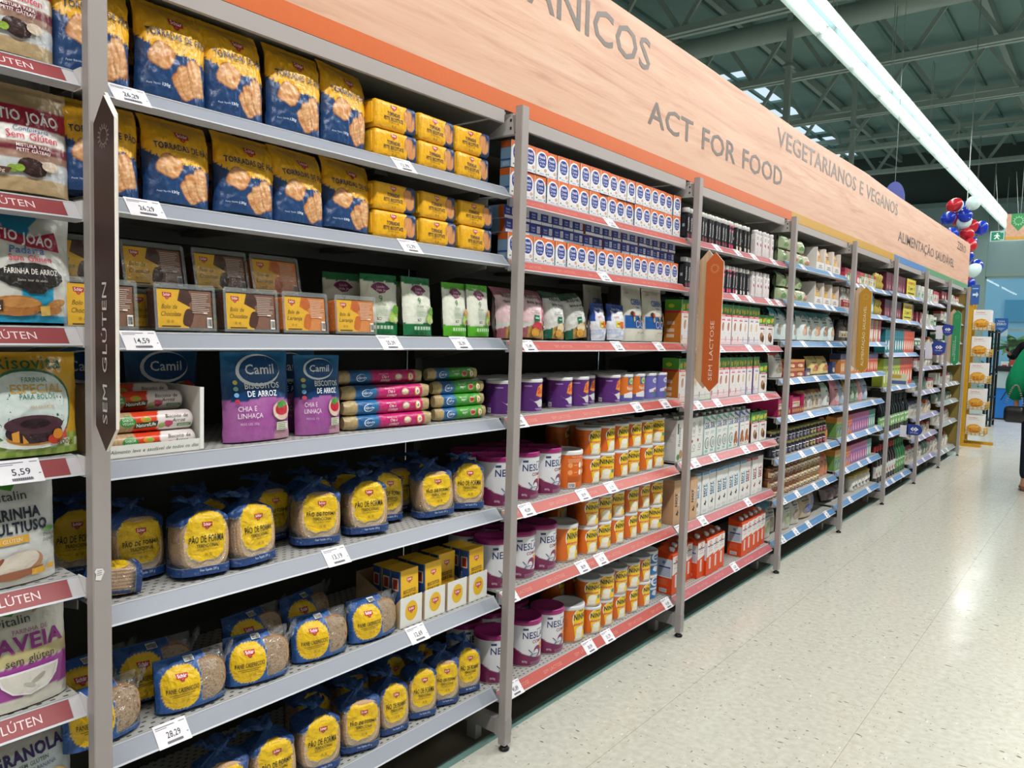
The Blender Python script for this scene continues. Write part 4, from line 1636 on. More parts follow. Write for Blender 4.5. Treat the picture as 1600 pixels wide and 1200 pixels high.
def cracker_box():
    w, d, h = .078, .036, .165
    o = [rect(-3.5, 4.2, 3.9, 16.5, '#ecb925'), poly([(-1.2, 0), (1.0, 3.6), (3.0, 3.9), (3.9, 2.0), (3.9, 0)], '#c59a6c')] + brand_badge(.2, 13.3, .72) + \
        [txt('BISCOITOS', .2, 9.3, 1.05, '#2a2c22', bold=.02, w=5.2), txt('ÁGUA E SAL', .2, 7.8, 1.05, '#2a2c22', bold=.02, w=5.6), txt('COM FIBRA', .2, 7.0, .35, '#5d5320', w=3.2)] + icons(.2, 5.7, .42)
    l = [rect(-1.3, 10.5, 1.3, 14.2, '#d3b48f'), rect(-.9, 10.9, .9, 13.8, '#8f2f2a'), txt('Biscoitos água e sal', -.9, 6.2, .5, '#c9d3e2', rot=PI / 2, w=6)]
    return carton('cracker_box', w, d, h, o, l, ('#27477c', '#27477c', '#e2b028'), b=.002)


def cracker_tray():
    """white display tray, low printed front, torn cut-out sides"""
    mb = MB()
    w, d, h = .088, .2, .09
    t = .002
    mb.box(-w / 2, w / 2, -d / 2, d / 2, 0, t, '#d5d2cc')
    mb.box(-w / 2, w / 2, -d / 2, -d / 2 + t, t, h, '#e6e5e1')
    mb.box(-w / 2, w / 2, d / 2 - t, d / 2, t, .13, '#c9a87c')
    for s in (-1, 1):
        x = s * (w / 2 - t / 2)
        P = [(x, -d / 2 + t, t), (x, d / 2 - t, t), (x, d / 2 - t, .13), (x, 0, .095), (x, -d / 2 + .03, .06), (x, -d / 2 + t, h)]
        mb.face([(p[0] - t / 2, p[1], p[2]) for p in P][::(1 if s < 0 else 1)][::-1], '#cdb28c')
        mb.face([(p[0] + t / 2, p[1], p[2]) for p in P], '#cdb28c')
    o = [ell(0, 4.6, 2.5, 3.0, '#e6b722', 26)] + brand_badge(0, 5.1, .85)
    sheet(mb, o, lambda u, v, of: (u, -d / 2 - of, v), None, .0004)
    return done(mb, 'display_tray', [M_CARD])


def roll_tray():
    mb = MB()
    w, d = .214, .2
    t = .002
    mb.box(-w / 2, w / 2, -d / 2, d / 2, 0, t, '#d8d6d0')
    mb.box(-w / 2, w / 2, -d / 2, -d / 2 + t, t, .026, '#e6e5e1')
    mb.box(-w / 2, w / 2, d / 2 - t, d / 2, t, .14, '#b89a70')
    mb.box(w / 2 - t, w / 2, -d / 2 + t, d / 2 - t, t, .14, '#e9e7e2')
    mb.box(-w / 2, -w / 2 + t, -d / 2 + t, d / 2 - t, t, .14, '#b89a70')
    mb.box(w / 2 - .008, w / 2 + .001, -d / 2 - .001, -d / 2 + .003, t, .14, '#f0efec')
    sheet(mb, [txt('Alimento leve e saudável de todos os dias', 0, .9, .75, '#55534f', sh=.25, w=19)], lambda u, v, of: (u, -d / 2 - of, v), None, .0004)
    return done(mb, 'display_tray', [M_CARD])


# ------------------------------------------------------------------ bay of bread and toast (between the first and second posts)
tb = [toast_bag(k) for k in (1, 2, 3)]
WH1, WH2 = 'on the top shelf', 'on the second shelf'
for i, x in enumerate((-1.24, -1.078, -.925, -.765, -.612)):
    put(tb[(i * 2 + 1) % 3], (x, .122, sz(1, 1) + .001), 'blue and yellow toast bag, %s from left on the top shelf' % ORD[i + 1], 'toast bag', 'toast bags on the top shelf', rz=(.05, -.06, .07, -.03, .1)[i], tilt=-.06, roll=(.02, .03, -.02, .03, .05)[i])
for i, x in enumerate((-1.225, -1.064, -.9, -.748, -.598)):
    put(tb[(i * 2) % 3], (x, .122, sz(1, 2) + .001), 'blue and yellow toast bag, %s from left on the second shelf' % ORD[i + 1], 'toast bag', 'toast bags on the second shelf', rz=(-.05, .04, -.03, .08, -.02)[i], tilt=-.07, roll=(.0, .02, .04, .02, .06)[i], s=(1, 1, .9))
for i, x in enumerate((-1.15, -.99, -.83, -.67)):
    for s_ in (1, 2):
        put(tb[(i + s_) % 3], (x + .02 * s_, .25, sz(1, s_) + .001), 'blue toast bag in the shaded back row, %s from left, %s shelf' % (ORD[i + 1], ORD[s_]), 'toast bag', 'toast bags in the back rows', rz=.1 * (-1) ** i, tilt=-.05, s=(1, 1, .92))
bp = [biscuit_pack(k) for k in (1, 2)]
for s_ in (1, 2):
    for c in range(3):
        for l in range(2):
            x = (-.45, -.29, -.13)[c] + (0 if s_ == 1 else (.0, .01, .02)[c])
            put(bp[(c + l) % 2], (x + .004 * ((c * 3 + l * 2 + s_) % 3 - 1), .112, sz(1, s_) + .001 + .0762 * l), 'yellow biscuit pack with toast picture, %s stack from left, %s layer, %s shelf' % (ORD[c + 1], ('lower', 'upper')[l], ('top', 'second')[s_ - 1]),
                'biscuit pack', 'yellow biscuit packs in stacks', rz=.05 * ((c + l) % 3 - 1))
cp = {'c': cake_pack('c'), 'o': cake_pack('o')}
for i, (x, k) in enumerate(((-1.235, 'c'), (-1.057, 'c'), (-.893, 'c'), (-.74, 'o'), (-.577, 'o'))):
    put(cp[k], (x, .108, sz(1, 3) + .001), ('brown chocolate' if k == 'c' else 'orange') + ' cake pack in clear tray, %s from left in the front row' % ORD[i + 1], 'cake pack', 'cake packs in the front row', rz=(.05, .08, .03, .1, .06)[i], tilt=-.10)
for i, (x, k) in enumerate(((-1.245, 'c'), (-1.09, 'c'), (-.928, 'c'), (-.777, 'o'))):
    put(cp[k], (x, .175, sz(1, 3) + .088), ('brown chocolate' if k == 'c' else 'orange') + ' cake pack leaning on top of the front row, %s from left' % ORD[i + 1], 'cake pack', 'cake packs on top of the front row', rz=.06, tilt=-.22)
for i, (x, k) in enumerate(((-1.24, 'c'), (-1.085, 'c'), (-.922, 'c'), (-.772, 'o'))):
    put(cp[k], (x, .182, sz(1, 3) + .001), 'cake pack mostly hidden behind the front row, %s from left' % ORD[i + 1], 'cake pack', 'cake packs behind the front row', rz=.06, s=(1, .95, .89))
sp_ = {'d': seed_pouch('d'), 'l': seed_pouch('l')}
for i, (x, y, k, rz) in enumerate(((-.535, .2, 'd', -.1), (-.455, .135, 'd', -.16), (-.33, .11, 'd', .05), (-.173, .105, 'l', .02), (-.068, .1, 'l', .04), (-.25, .2, 'd', .3), (-.23, .25, 'l', .1))):
    put(sp_[k], (x, y, sz(1, 3) + .001), ('dark green' if k == 'd' else 'light green') + ' and white snack pouch, %s' % ('shaded behind the orange cake', 'first in front row from left', 'second in front row from left', 'third in front row from left', 'fourth in front row from left', 'in the gap between front pouches', 'hidden deep behind the front pouches')[i],
        'snack pouch', 'white and green snack pouches', rz=rz, tilt=-.08)
# fourth shelf
z4 = sz(1, 4) + .001
put(roll_tray(), (-1.134, .172, z4), 'white open display tray of rice cake rolls beside dark sign', 'display tray')
nr = natural_roll()
for i, (x, y, z) in enumerate(((-1.14, .1, .003), (-1.145, .108, .046), (-1.15, .15, .087), (-1.15, .15, .003), (-1.15, .158, .045), (-1.16, .2, .1))):
    put(nr, (-1.131 - .002 * i, y + .002, z4 + z), 'orange and clear rice cake roll in tray, %s' % ('front bottom', 'front middle', 'upper, set back', 'behind the bottom one', 'behind the middle one', 'topmost at the back')[i], 'rice cake roll', 'orange rice cake rolls in white tray', rz=.0)
rb = {'p': rice_bag('p', 2), 'n': rice_bag('n', 4), 'g': rice_bag('g', 5), 'b': rice_bag('b', 6)}
put(rb['g'], (-.985, .335, z4), 'green and blue rice cake bag behind the purple ones', 'rice cake bag', rz=.0, tilt=-.04)
put(rb['b'], (-1.15, .395, z4), 'dark blue rice cake bag behind the white tray', 'rice cake bag', rz=.1, tilt=-.04)
put(rb['p'], (-.862, .12, z4), 'wide blue and purple rice cake bag in the front row', 'rice cake bag', rz=.02, tilt=-.05)
put(rb['n'], (-.682, .118, z4), 'narrow blue and purple rice cake bag beside the pink rolls', 'rice cake bag', rz=-.12, tilt=-.04)
put(rb['p'], (-.70, .22, z4), 'blue and purple rice cake bag, one row back', 'rice cake bag', rz=.05, tilt=-.04)
rk = {'p': roll_pack('p', .30), 'g': roll_pack('g', .225)}
for i in range(4):
    y = .1 + (.04 if i == 3 else .006 * i)
    put(rk['p'], (-.45, y, z4 + .0405 * i), 'pink rice cake roll with gold ends, %s from bottom of its pile' % ORD[i + 1], 'rice cake roll', 'pink rice cake rolls', rz=-.12 + .03 * (i % 2))
    put(rk['g'], (-.135, y + .012, z4 + .0405 * i), 'green rice cake roll with gold ends, %s from bottom of its pile' % ORD[i + 1], 'rice cake roll', 'green rice cake rolls', rz=-.05 + .03 * (i % 2))
# fifth shelf: loaves
lv = [bread_loaf(k) for k in (1, 4, 6)]
z5 = sz(1, 5) + .001
for i, (x, y, rz, ro) in enumerate(((-1.125, .2, .02, .0), (-1.012, .12, .12, .03), (-.885, .118, -.12, .0), (-.672, .135, .3, .03), (-.505, .128, .38, -.02), (-.39, .19, .1, .05), (-.232, .125, .32, -.05), (-.085, .13, .42, .03))):
    put(lv[i % 3], (x, y, z5), 'bread loaf in blue and yellow bag, %s from left, fifth shelf' % ORD[i + 1], 'bread loaf', 'upright bread loaves on the fifth shelf', rz=-rz, tilt=-.1, roll=ro)
put(lv[1], (-1.155, .115, z5), 'bread loaf lying on its back in front, tail towards the nearest post', 'bread loaf', rz=1.35, tilt=-1.5, s=.66)
put(lv[2], (-1.345, .19, sz(0, 5) + .001), 'bread loaf lying on the near-end shelf behind the nearest post', 'bread loaf', rz=.9, tilt=-1.5, s=.8)
for i, (x, y) in enumerate(((-1.2, .33), (-.93, .25), (-.74, .26), (-.6, .25), (-.45, .29), (-.28, .26), (-.15, .27))):
    put(lv[(i + 1) % 3], (x, y, z5), 'bread loaf in the dim back row, %s from left, fifth shelf' % ORD[i + 1], 'bread loaf', 'bread loaves in the back row', rz=-.2 + .13 * (i % 4), tilt=-.08)
# sixth shelf: sliced packs and crackers
sp2 = [sliced_pack(k) for k in (1, 2, 5)]
z6 = sz(1, 6) + .001
for i, (x, y, rz) in enumerate(((-1.235, .105, .12), (-1.035, .11, -.08), (-.862, .108, -.16), (-.675, .106, -.12), (-.497, .1, -.04))):
    put(sp2[i % 3], (x, y, z6), 'sliced brown bread pack with clear window, %s from left in front row' % ORD[i + 1], 'sliced bread pack', 'sliced bread packs in the front row', rz=rz, tilt=-.12)
for i, (x, y, z, rz) in enumerate(((-1.07, .21, .03, -.1), (-.8, .22, .02, .1), (-.62, .24, .0, .2), (-1.2, .24, .0, .1))):
    put(sp2[(i + 1) % 3], (x, y, z6 + (.0 if z == 0 else .0)), 'sliced brown bread pack in shade behind the front row, %s' % ('above the second one', 'between third and fourth', 'farther right', 'at the far left')[i], 'sliced bread pack', 'sliced bread packs behind', rz=rz, tilt=-.15, s=1.08)
ct, cb = cracker_tray(), cracker_box()
for i in range(4):
    x = -.362 + .101 * i
    put(ct, (x, .178, z6), 'white card display tray with yellow oval, %s from left' % ORD[i + 1], 'display tray', 'white cracker trays', rz=.0)
    ks = (0, 1, 2) if i == 0 else ((0, 1, 2) if i == 1 else ((1, 2) if i == 2 else (0, 1, 2)))
    for k in ks:
        put(cb, (x, .105 + .042 * k, z6 + .003), 'blue and yellow cracker box, %s in the %s white tray' % (('front', 'middle', 'rear')[k], ORD[i + 1]), 'cracker box', 'cracker boxes in trays', rz=.04 * (1 - k), tilt=-.03 if k == 0 else 0)
# seventh shelf: loaves
z7 = sz(1, 7) + .001
for i, (x, y, rz, ro) in enumerate(((-.95, .125, .3, .0), (-.815, .12, .1, -.04), (-.675, .12, .22, .03), (-.535, .118, .28, .05), (-.405, .118, .2, .0), (-.285, .12, .36, .04), (-.178, .122, .4, .02), (-.07, .125, .3, .03))):
    put(lv[(i * 2) % 3], (x, y, z7), 'bread loaf in blue and yellow bag, %s from left, bottom shelf' % ORD[i + 1], 'bread loaf', 'bread loaves on the bottom shelf', rz=-rz, tilt=-.08, roll=ro, s=(1, 1, 1) if i < 4 else (.84, .9, 1))
for i, (x, y) in enumerate(((-.6, .25), (-.45, .26), (-.3, .25), (-.16, .26))):
    put(lv[(i + 2) % 3], (x, y, z7), 'bread loaf in the dark back row of bottom shelf, %s from left' % ORD[i + 1], 'bread loaf', 'bread loaves in the dark back row', rz=-.2 + .13 * (i % 4), tilt=-.08)
# ------------------------------------------------------------------ rows of things
def row(pr, xs, y, z, what, cat, group, where, jy=.004, jr=.03, seed=1, tilt=0.0, first=1, ys=None, rz0=0.0):
    rr = random.Random(seed)
    pr = pr if isinstance(pr, (list, tuple)) else [pr]
    for i, x in enumerate(xs):
        yy = (ys[i] if ys else y) + rr.uniform(-jy, jy)
        put(pr[i % len(pr)], (x, yy, z + .0008), '%s, %s from left, %s' % (what, ORD[i + first], where), cat, group, rz=rz0 + rr.uniform(-jr, jr), tilt=tilt)


def fr(a, p, n):
    return [a + p * i for i in range(n)]


# ------------------------------------------------------------------ near-end unit: flour bags
def flour_a():
    w, h = 16.5, 20.5
    def paint(u, v):
        if v < .14 or v > .8:
            return '#b39a74'
        if .60 < v <= .80:
            return '#a31f38'
        if .46 < v <= .60:
            return '#e5e3df' if abs(u) < .9 else '#bda27a'
        if .36 < v <= .43 + .02 * u:
            return '#6d2430'
        return mix('#8f6a58', '#a58472', .5 + .5 * N(u * 3, v * 4, 2)) if v > .3 else mix('#cfd3d4', '#b9bdc0', .5 + .5 * N(u * 3, v * 3, 1))
    o = [txt('TIO JOÃO', .6, 13.2, 2.0, '#f3eef0', bold=.04, w=10.5), txt('Confeitaria', .6, 11.3, .95, '#47638f', sh=.15, w=6.2), txt('Sem Glúten', .8, 9.8, 1.35, '#d2304d', bold=.01, w=9.0),
         txt('MISTURA PARA', .8, 8.25, .6, '#efe3e4', bold=.02, w=6.0), txt('PETIT GÂTEAU', .8, 7.35, .6, '#efe3e4', bold=.02, w=6.0),
         ell(.4, 4.6, 2.6, 1.7, '#33211f', 16, -.2), poly([(-1.6, 5.6), (.6, 6.2), (2.8, 3.4), (-.8, 3.4)], '#3a2624'), ell(-3.0, 4.0, 1.0, .7, '#7d9a35', 12), ell(-1.9, 4.2, .9, .7, '#8dab3f', 12),
         ell(3.6, 5.2, 1.6, 1.0, '#d6c3ae', 14), poly([(-7.6, 2.9), (-3.8, 2.9), (-3.2, 4.0), (-7.6, 4.1)], '#5b3c33'), txt('270g', -5.4, 3.1, .6, '#e9dfd8', w=2.0)]
    mb = MB()
    pillow(mb, w / 100, h / 100, .07, paint, o, 3, 44, 56, b=.9, wr=.0022, taper=.03, peak=.25)
    return done(mb, 'flour_bag', [M_FOIL])


def flour_b():
    w, h = 17, 21.5
    def paint(u, v):
        if v < .06:
            return '#2b9bc4'
        if v > .84 and u < .1 + (v - .84) * 2 or (v > .7 and -.5 < u < -.05 + (v - .7)):
            return '#2384ad'
        if .08 < v < .42 and -.25 < u < .45:
            return '#2f9fc9'
        return mix('#d9d8d2', '#c9c8c1', .5 + .5 * N(u * 2, v * 3, 2))
    o = [poly([(-6.6, 18.8), (.2, 15.9), (5.2, 17.6), (5.6, 13.6), (-.2, 14.2), (-6.2, 15.6)], '#a81f3c'), txt('TIO JOÃO', -.6, 15.0, 1.9, '#f3eef0', bold=.04, w=10, rot=-.15),
         txt('Padaria', -.6, 12.9, 1.35, '#5470ae', bold=.02, sh=.1, w=6.2), txt('Sem Glúten', -.2, 11.4, 1.2, '#d5324f', bold=.01, w=7.6),
         ell(-.2, 8.6, 5.6, 2.5, '#2e2b29', 30, 0, .05), poly([(-4.4, 8), (4.2, 8), (1.6, 5.4), (-.8, 5.4)], '#2e2b29'), txt('FARINHA DE ARROZ', -.2, 9.0, 1.0, '#efe9e2', bold=.02, w=9.4), txt('Baixo teor de sódio', -.2, 7.6, .5, '#cfc9c0', w=5.2),
         ell(-3.2, 3.0, 4.6, 1.9, '#b5763d', 22), ell(-2.6, 3.6, 3.6, 1.0, '#c98d4f', 20), ell(3.2, 2.5, 2.0, .95, '#b77a3f', 16), ell(4.0, 3.6, 1.9, .8, '#bd8346', 14, .3), poly([(1.0, 1.2), (2.8, 1.4), (2.6, 3.2), (.8, 3.0)], '#d9b45c'),
         rect(-8, 2.0, -5.4, 4.0, '#4a3a33'), txt('1kg', -6.6, 2.5, .8, '#efe6df', bold=.02, w=1.7)]
    mb = MB()
    pillow(mb, w / 100, h / 100, .085, paint, o, 5, 44, 56, b=.9, wr=.0022, taper=.04, peak=.25)
    return done(mb, 'flour_bag', [M_FOIL])


def flour_c():
    w, h = 18, 19.8
    def paint(u, v):
        if v < .2:
            k = int((u + 1) * 7) + int(v * 13)
            return '#7f9d3a' if k % 2 else ('#cfd6b4' if int(v * 13) % 2 else '#9fb55c')
        return mix('#d6a62e', '#c08f22', .5 + .5 * N(u * 2, v * 3, 2))
    o = [ell(-.8, 9.2, 7.6, 7.4, '#2f6b4a', 34, e=2.4), ell(-.8, 9.0, 7.25, 7.1, '#d3dfdc', 34, e=2.4), txt('Risovita', -.3, 16.6, 2.4, '#1f6b48', bold=.01, sh=.1, w=12.0),
         txt('FARINHA', .2, 14.0, .95, '#2f7a5c', w=4.4), txt('ESPECIAL', .5, 12.0, 1.6, '#d2a84a', bold=.02, w=9.4), txt('PARA BOLOS', .4, 10.8, .95, '#2f7a5c', w=6.4), txt('SEM GLÚTEN', .9, 9.0, .55, '#cfae5e', w=4.6),
         ell(-.6, 2.7, 6.4, 1.3, '#e4e8e6', 24), ell(-.6, 3.6, 5.0, 1.6, '#c98a35', 24), ell(-.6, 4.6, 5.2, 2.2, '#33202a', 26), ell(-.6, 6.0, 5.4, 1.8, '#4a2c38', 26), ell(-.6, 6.2, 2.8, .9, '#2a181f', 20),
         poly([(-4.8, 4.6), (-3.6, 5.0), (-3.4, 2.8), (-4.6, 3.0)], '#d9983c'), poly([(-3.0, 4.2), (-1.8, 2.6), (-2.8, 2.5)], '#d9983c'), ell(3.0, 3.0, 1.4, 1.0, '#c2402c', 14), ell(3.6, 4.0, 1.0, 1.0, '#dc8c30', 12), poly([(4.2, 3), (5.4, 3), (5.2, 5.2)], '#c8493a'),
         txt('500g', 5.0, 1.9, .9, '#5b4a14', bold=.02, w=3.2)]
    mb = MB()
    pillow(mb, w / 100, h / 100, .08, paint, o, 8, 46, 52, b=.85, wr=.002, taper=.05, peak=.25)
    return done(mb, 'flour_bag', [M_FOIL])


def flour_d(kind):
    w, h = (17.5, 20.5) if kind != 'a' else (17.2, 20)
    if kind == 'm':
        paint = lambda u, v: mix('#d8d9d6', '#c8c9c6', .5 + .5 * N(u * 2, v * 3, 2)) if v > .05 else '#e2e2df'
        o = [poly([(-2.6, 18.6), (-.6, 19.4), (1.6, 18.8), (.6, 17.6)], '#4f9a3b'), txt('vitalin', 0, 15.9, 1.6, '#3a4542', bold=.01, w=6.2), txt('FARINHA', .4, 12.4, 1.9, '#242a3a', bold=.05, w=9.6), txt('MULTIUSO', .8, 9.9, 1.9, '#242a3a', bold=.05, w=11.0),
             rect(-5.4, 7.9, 2.6, 9.3, '#e0aa3e'), txt('SEM GLÚTEN', -1.4, 8.25, .7, '#f7ecd0', w=5.4), ell(6.6, 9.6, 1.3, .45, '#6fae5c', 12), txt('Doces e', 6.5, 8.3, .6, '#3f5550', sh=.2, w=2.4), txt('Salgados', 6.5, 7.4, .6, '#3f5550', sh=.2, w=2.8),
             ell(.4, 3.7, 4.6, 2.5, '#b98a66', 24, .2), ell(.3, 4.3, 4.0, 1.9, '#d8cdc0', 24, .2), ell(-3.4, 4.6, 1.6, .5, '#8e4b31', 12, .7), poly([(-8, 1.2), (3.6, 1.6), (5, 3.0), (-8, 2.6)], '#9a5e44'), rect(2.6, 1.5, 5.2, 2.7, '#e0aa3e'), rect(5.7, 1.9, 7.2, 2.9, '#e0aa3e')]
    elif kind == 'a':
        def paint(u, v):
            if .13 + .02 * math.sin(u * 4) < v < .42 + .012 * math.sin(u * 40):
                return '#9b3f92'
            if .42 < v < .56:
                return mix('#c9bd8f', '#b5a878', .5 + .5 * N(u * 3, v * 3, 2))
            return mix('#d2d0c6', '#bfbcae', .5 + .5 * N(u * 2, v * 3, 2))
        o = [poly([(-4.6, 18.4), (-2.6, 19.2), (-.6, 18.4), (-1.6, 17.4)], '#4f9a3b'), txt('vitalin', -1.6, 15.9, 1.5, '#3a4542', bold=.01, w=6.2), txt('FARINHA DE', 1.2, 14.1, .8, '#9a4a84', w=6.4), txt('AVEIA', 1.0, 11.0, 2.7, '#8d3383', bold=.04, w=12.4), txt('sem glúten', .6, 8.6, 1.4, '#3b3b37', bold=.005, w=8.8),
             poly([(-5.4, 7.3), (5.8, 7.3), (5.2, 5.0), (3.4, 3.2), (.2, 2.4), (-3.0, 3.2), (-4.8, 5.0)], '#e9e2ea'), poly([(-5.0, 6.9), (5.4, 6.9), (4.7, 4.9), (3.1, 3.5), (.2, 2.8), (-2.8, 3.5), (-4.4, 5.0)], '#d5d1c9'), ell(1.6, 5.2, 1.6, .5, '#a9a49c', 10, .5), ell(0, 4.4, 1.2, .4, '#b5b0a8', 10, -.4)]
        for k in range(5):
            o.append(ell(3 + k * .7, 18.2 + .5 * k, 1.3, .4, '#a0876a', 8, .6 + .15 * k))
    else:
        paint = lambda u, v: mix('#b9c6cc', '#cfd6d8', .5 + .5 * N(u * 2, v * 3, 2)) if v < .72 else mix('#bdbab2', '#aaa79f', .5 + .5 * N(u * 2, v * 3, 2))
        o = [txt('GRANOLA', .2, 13.0, 2.2, '#3a2a5c', bold=.06, w=13.0, rot=.08), txt('SEM GLÚTEN', .8, 11.6, .8, '#3f5a4e', bold=.01, w=5.4, rot=.08), txt('CHIA COM BANANA', .6, 10.3, .8, '#55688a', bold=.01, w=8.4, rot=.08), ell(4, 6.5, 3.4, 3.0, '#cfae6a', 18), ell(-3, 5.5, 3.6, 2.6, '#9c7a55', 18, jag=.06)]
    mb = MB()
    pillow(mb, w / 100, h / 100, .075, paint, o, {'m': 2, 'a': 4, 'g': 9}[kind], 42, 50, b=.92, wr=.0014, taper=.015, peak=.2)
    return done(mb, 'flour_pouch' if kind != 'g' else 'granola_pouch', [M_FOIL])


fa = flour_a()
put(fa, (-1.392, .11, sz(0, 1) + .001), 'brown cake mix bag with dark red band, top shelf at left edge', 'flour bag', rz=.06, tilt=-.05)
put(fa, (-1.367, .112, sz(0, 2) + .001), 'brown cake mix bag with dark red band, second shelf at left edge', 'flour bag', rz=.03, tilt=-.08)
put(flour_b(), (-1.366, .115, sz(0, 3) + .001), 'white and blue rice flour bag with bread picture, third shelf', 'flour bag', rz=.06, tilt=-.06)
put(flour_c(), (-1.362, .115, sz(0, 4) + .001), 'yellow flour bag with chocolate ring cake picture', 'flour bag', rz=.05, tilt=-.05)
put(flour_d('m'), (-1.405, .112, sz(0, 5) + .001), 'white multi-use flour pouch with bowl picture', 'flour pouch', rz=.1, tilt=-.03)
put(flour_d('a'), (-1.385, .112, sz(0, 6) + .001), 'beige and purple oat flour pouch', 'flour pouch', rz=.08, tilt=-.04)
put(flour_d('g'), (-1.38, .112, sz(0, 7) + .001), 'pale granola pouch with purple lettering at bottom left', 'granola pouch', rz=.05, tilt=-.05)


# ------------------------------------------------------------------ second unit: cream cartons, powders, tins
def cream_carton():
    w, d, h = .066, .045, .0885
    o = [rect(-3.18, 0.1, 3.18, 8.75, '#e6e4e6'), poly([(-3.18, 8.75), (-3.18, 6.2), (-2.4, 7.3), (-.9, 8.0), (1.0, 7.9), (2.5, 7.0), (3.18, 5.4), (3.18, 8.75)], '#e2702f'),
         ell(0, 5.0, 2.75, 2.85, '#f0eff2', 24, e=2.3), ell(0, 5.0, 2.35, 2.45, '#2b3a8c', 24, e=2.4), txt('Nestlé', 0, 5.7, .95, '#e9ecf5', bold=.03, w=3.2), txt('Creme', -.1, 4.35, .95, '#d5dcf2', bold=.02, w=3.3), txt('de Leite', .1, 3.3, .75, '#d5dcf2', bold=.02, w=2.9),
         ell(-2.0, 1.2, .5, .3, '#7d8a55', 8), ell(1.9, 1.9, .8, .6, '#cdaa8f', 10), rect(-1.4, .5, 1.0, .8, '#b9b4d4'), rect(2.2, .4, 2.6, 1.0, '#4a4f9c')]
    l = [rect(-2.1, .1, 2.1, 6.4, '#6d8ba4'), rect(-2.1, 2.2, 2.1, 2.8, '#2c4c86'), rect(-1.4, .6, 1.4, 1.9, '#8ca3b4'), rect(-2.1, 6.4, 2.1, 8.7, '#b4551f')]
    t = [rect(-3.15, -2.1, 3.15, 2.1, '#2b3a8c'), rect(-3.15, -2.1, 3.15, -1.1, '#e8e6ea'), rect(.7, -.7, 2.5, 1.6, '#e4e2e6'), rect(1.0, -.4, 2.2, 1.3, '#c3c0c8'), txt('Nestlé', -1.5, .5, .7, '#c8cfe8', bold=.02, w=2.0), txt('Creme', -1.5, -.4, .6, '#c8cfe8', bold=.02, w=2.0)]
    return carton('cream_carton', w, d, h, o, l, ('#e6e4e6', '#5d7f9c', '#2b3a8c'), t)


cc = cream_carton()
XS = fr(.0755, .0683, 18)
rr = random.Random(4)
for s_, l in ((1, 0), (1, 1), (2, 0)):
    wh = '%s, top shelf' % ('lower layer', 'upper layer')[l] if s_ == 1 else 'bottom layer, second shelf'
    row(cc, XS, .098, sz(2, s_) + .0892 * l, 'upright cream carton', 'cream carton', 'upright cream cartons', wh, .005, .02, 5 + s_ * 2 + l)
for l in (0, 1):
    for i, x in enumerate(XS):
        # lying on the back with the blue top end facing out
        put(cc, (x, .09 + .0885 + rr.uniform(-.003, .006), sz(2, 2) + .0895 + .0455 * l + .0226), 'cream carton lying with blue end out, %s layer, %s from left' % (('lower', 'upper')[l], ORD[i + 1]), 'cream carton', 'cream cartons lying on top of the upright ones', tilt=0)
        bpy.context.scene.collection.objects[-1].rotation_euler = (PI / 2, 0, 0)


def drink_bag(kind, seed):
    w, h = (12.8, 17.8)
    top = {'p': '#9c5a64', 'g': '#1f5a44'}[kind]
    def paint(u, v):
        if v > .86 + .04 * u:
            return top
        if kind == 'p' and v > .3:
            return mix('#e9cfd2', '#dcb9be', .5 + .5 * N(u * 2, v * 3, 1)) if u < .5 else '#c46a80'
        if v < .28 + .1 * u:
            return mix('#8a6a4a', '#c79a4a', .5 + .5 * N(u * 4, v * 7, 3)) if u > -.6 else top
        return mix('#dcdcd8', '#c6c6c2', .5 + .5 * N(u * 3, v * 3, 1))
    g = '#2c4a3e'
    o = [txt('Risovita', .1, 14.0, 1.5, g, bold=.01, sh=.15, w=8.0), txt('Bebida de arroz', .6, 12.1, .95, '#33333a', bold=.02, w=8.4), txt('original', 2.2, 11.0, .55, '#55554f', w=2.4), txt('Zero açúcar', -.8, 9.4, .55, '#55554f', w=3.6), txt('e Sem lactose', -.6, 8.6, .55, '#55554f', w=4.2),
         rect(-1.6, 5.8, 1.4, 8.0, '#1f6a4c'), rect(-1.2, 6.7, 1.0, 7.1, '#9fd0b8'), ell(.2, 3.9, 2.6, 1.7, '#c23f4a' if kind == 'p' else '#d8c8a4', 16), ell(-.8, 1.9, 2.0, 1.5, '#d39a3a', 12, jag=.1), rect(4.0, 4.6, 4.4, 6.8, '#2c2c30'), ell(4.6, 4.2, .9, .8, '#2c2c30', 10), ell(4.6, 4.2, .5, .45, '#d4d4d0', 10)]
    mb = MB()
    pillow(mb, w / 100, h / 100, .07, paint, o, seed, 34, 44, b=.7, wr=.003, taper=.06, peak=.35, tuck=.3)
    return done(mb, 'powder_bag', [M_FOIL])


def powder_small():
    w, h = 10.4, 14.8
    paint = lambda u, v: ('#24479c' if v > .8 + .07 * math.sin(u * 5) or (v > .5 and u < -.75) else ('#b9c2dc' if .04 < v < .3 and N(u, v * 30, 1) > -.1 else mix('#e2e2e6', '#cfcfd8', .5 + .5 * N(u * 2, v * 3, 2))))
    o = [txt('SupraSoy', -.8, 12.3, .9, '#dfe6f5', bold=.02, sh=.2, w=5.0), txt('LEITE', -1.2, 9.0, .8, '#cf5a4a', w=2.8), rect(-2.0, 5.2, .2, 7.8, '#e0c53a'), txt('70%', -.9, 6.1, .8, '#33332a', bold=.02, w=1.7), rect(.5, 5.0, 2.6, 7.6, '#d9662c')]
    mb = MB()
    pillow(mb, w / 100, h / 100, .06, paint, o, 4, 28, 36, b=.8, wr=.0035, taper=.08, peak=.3)
    return done(mb, 'powder_bag', [M_FOIL])


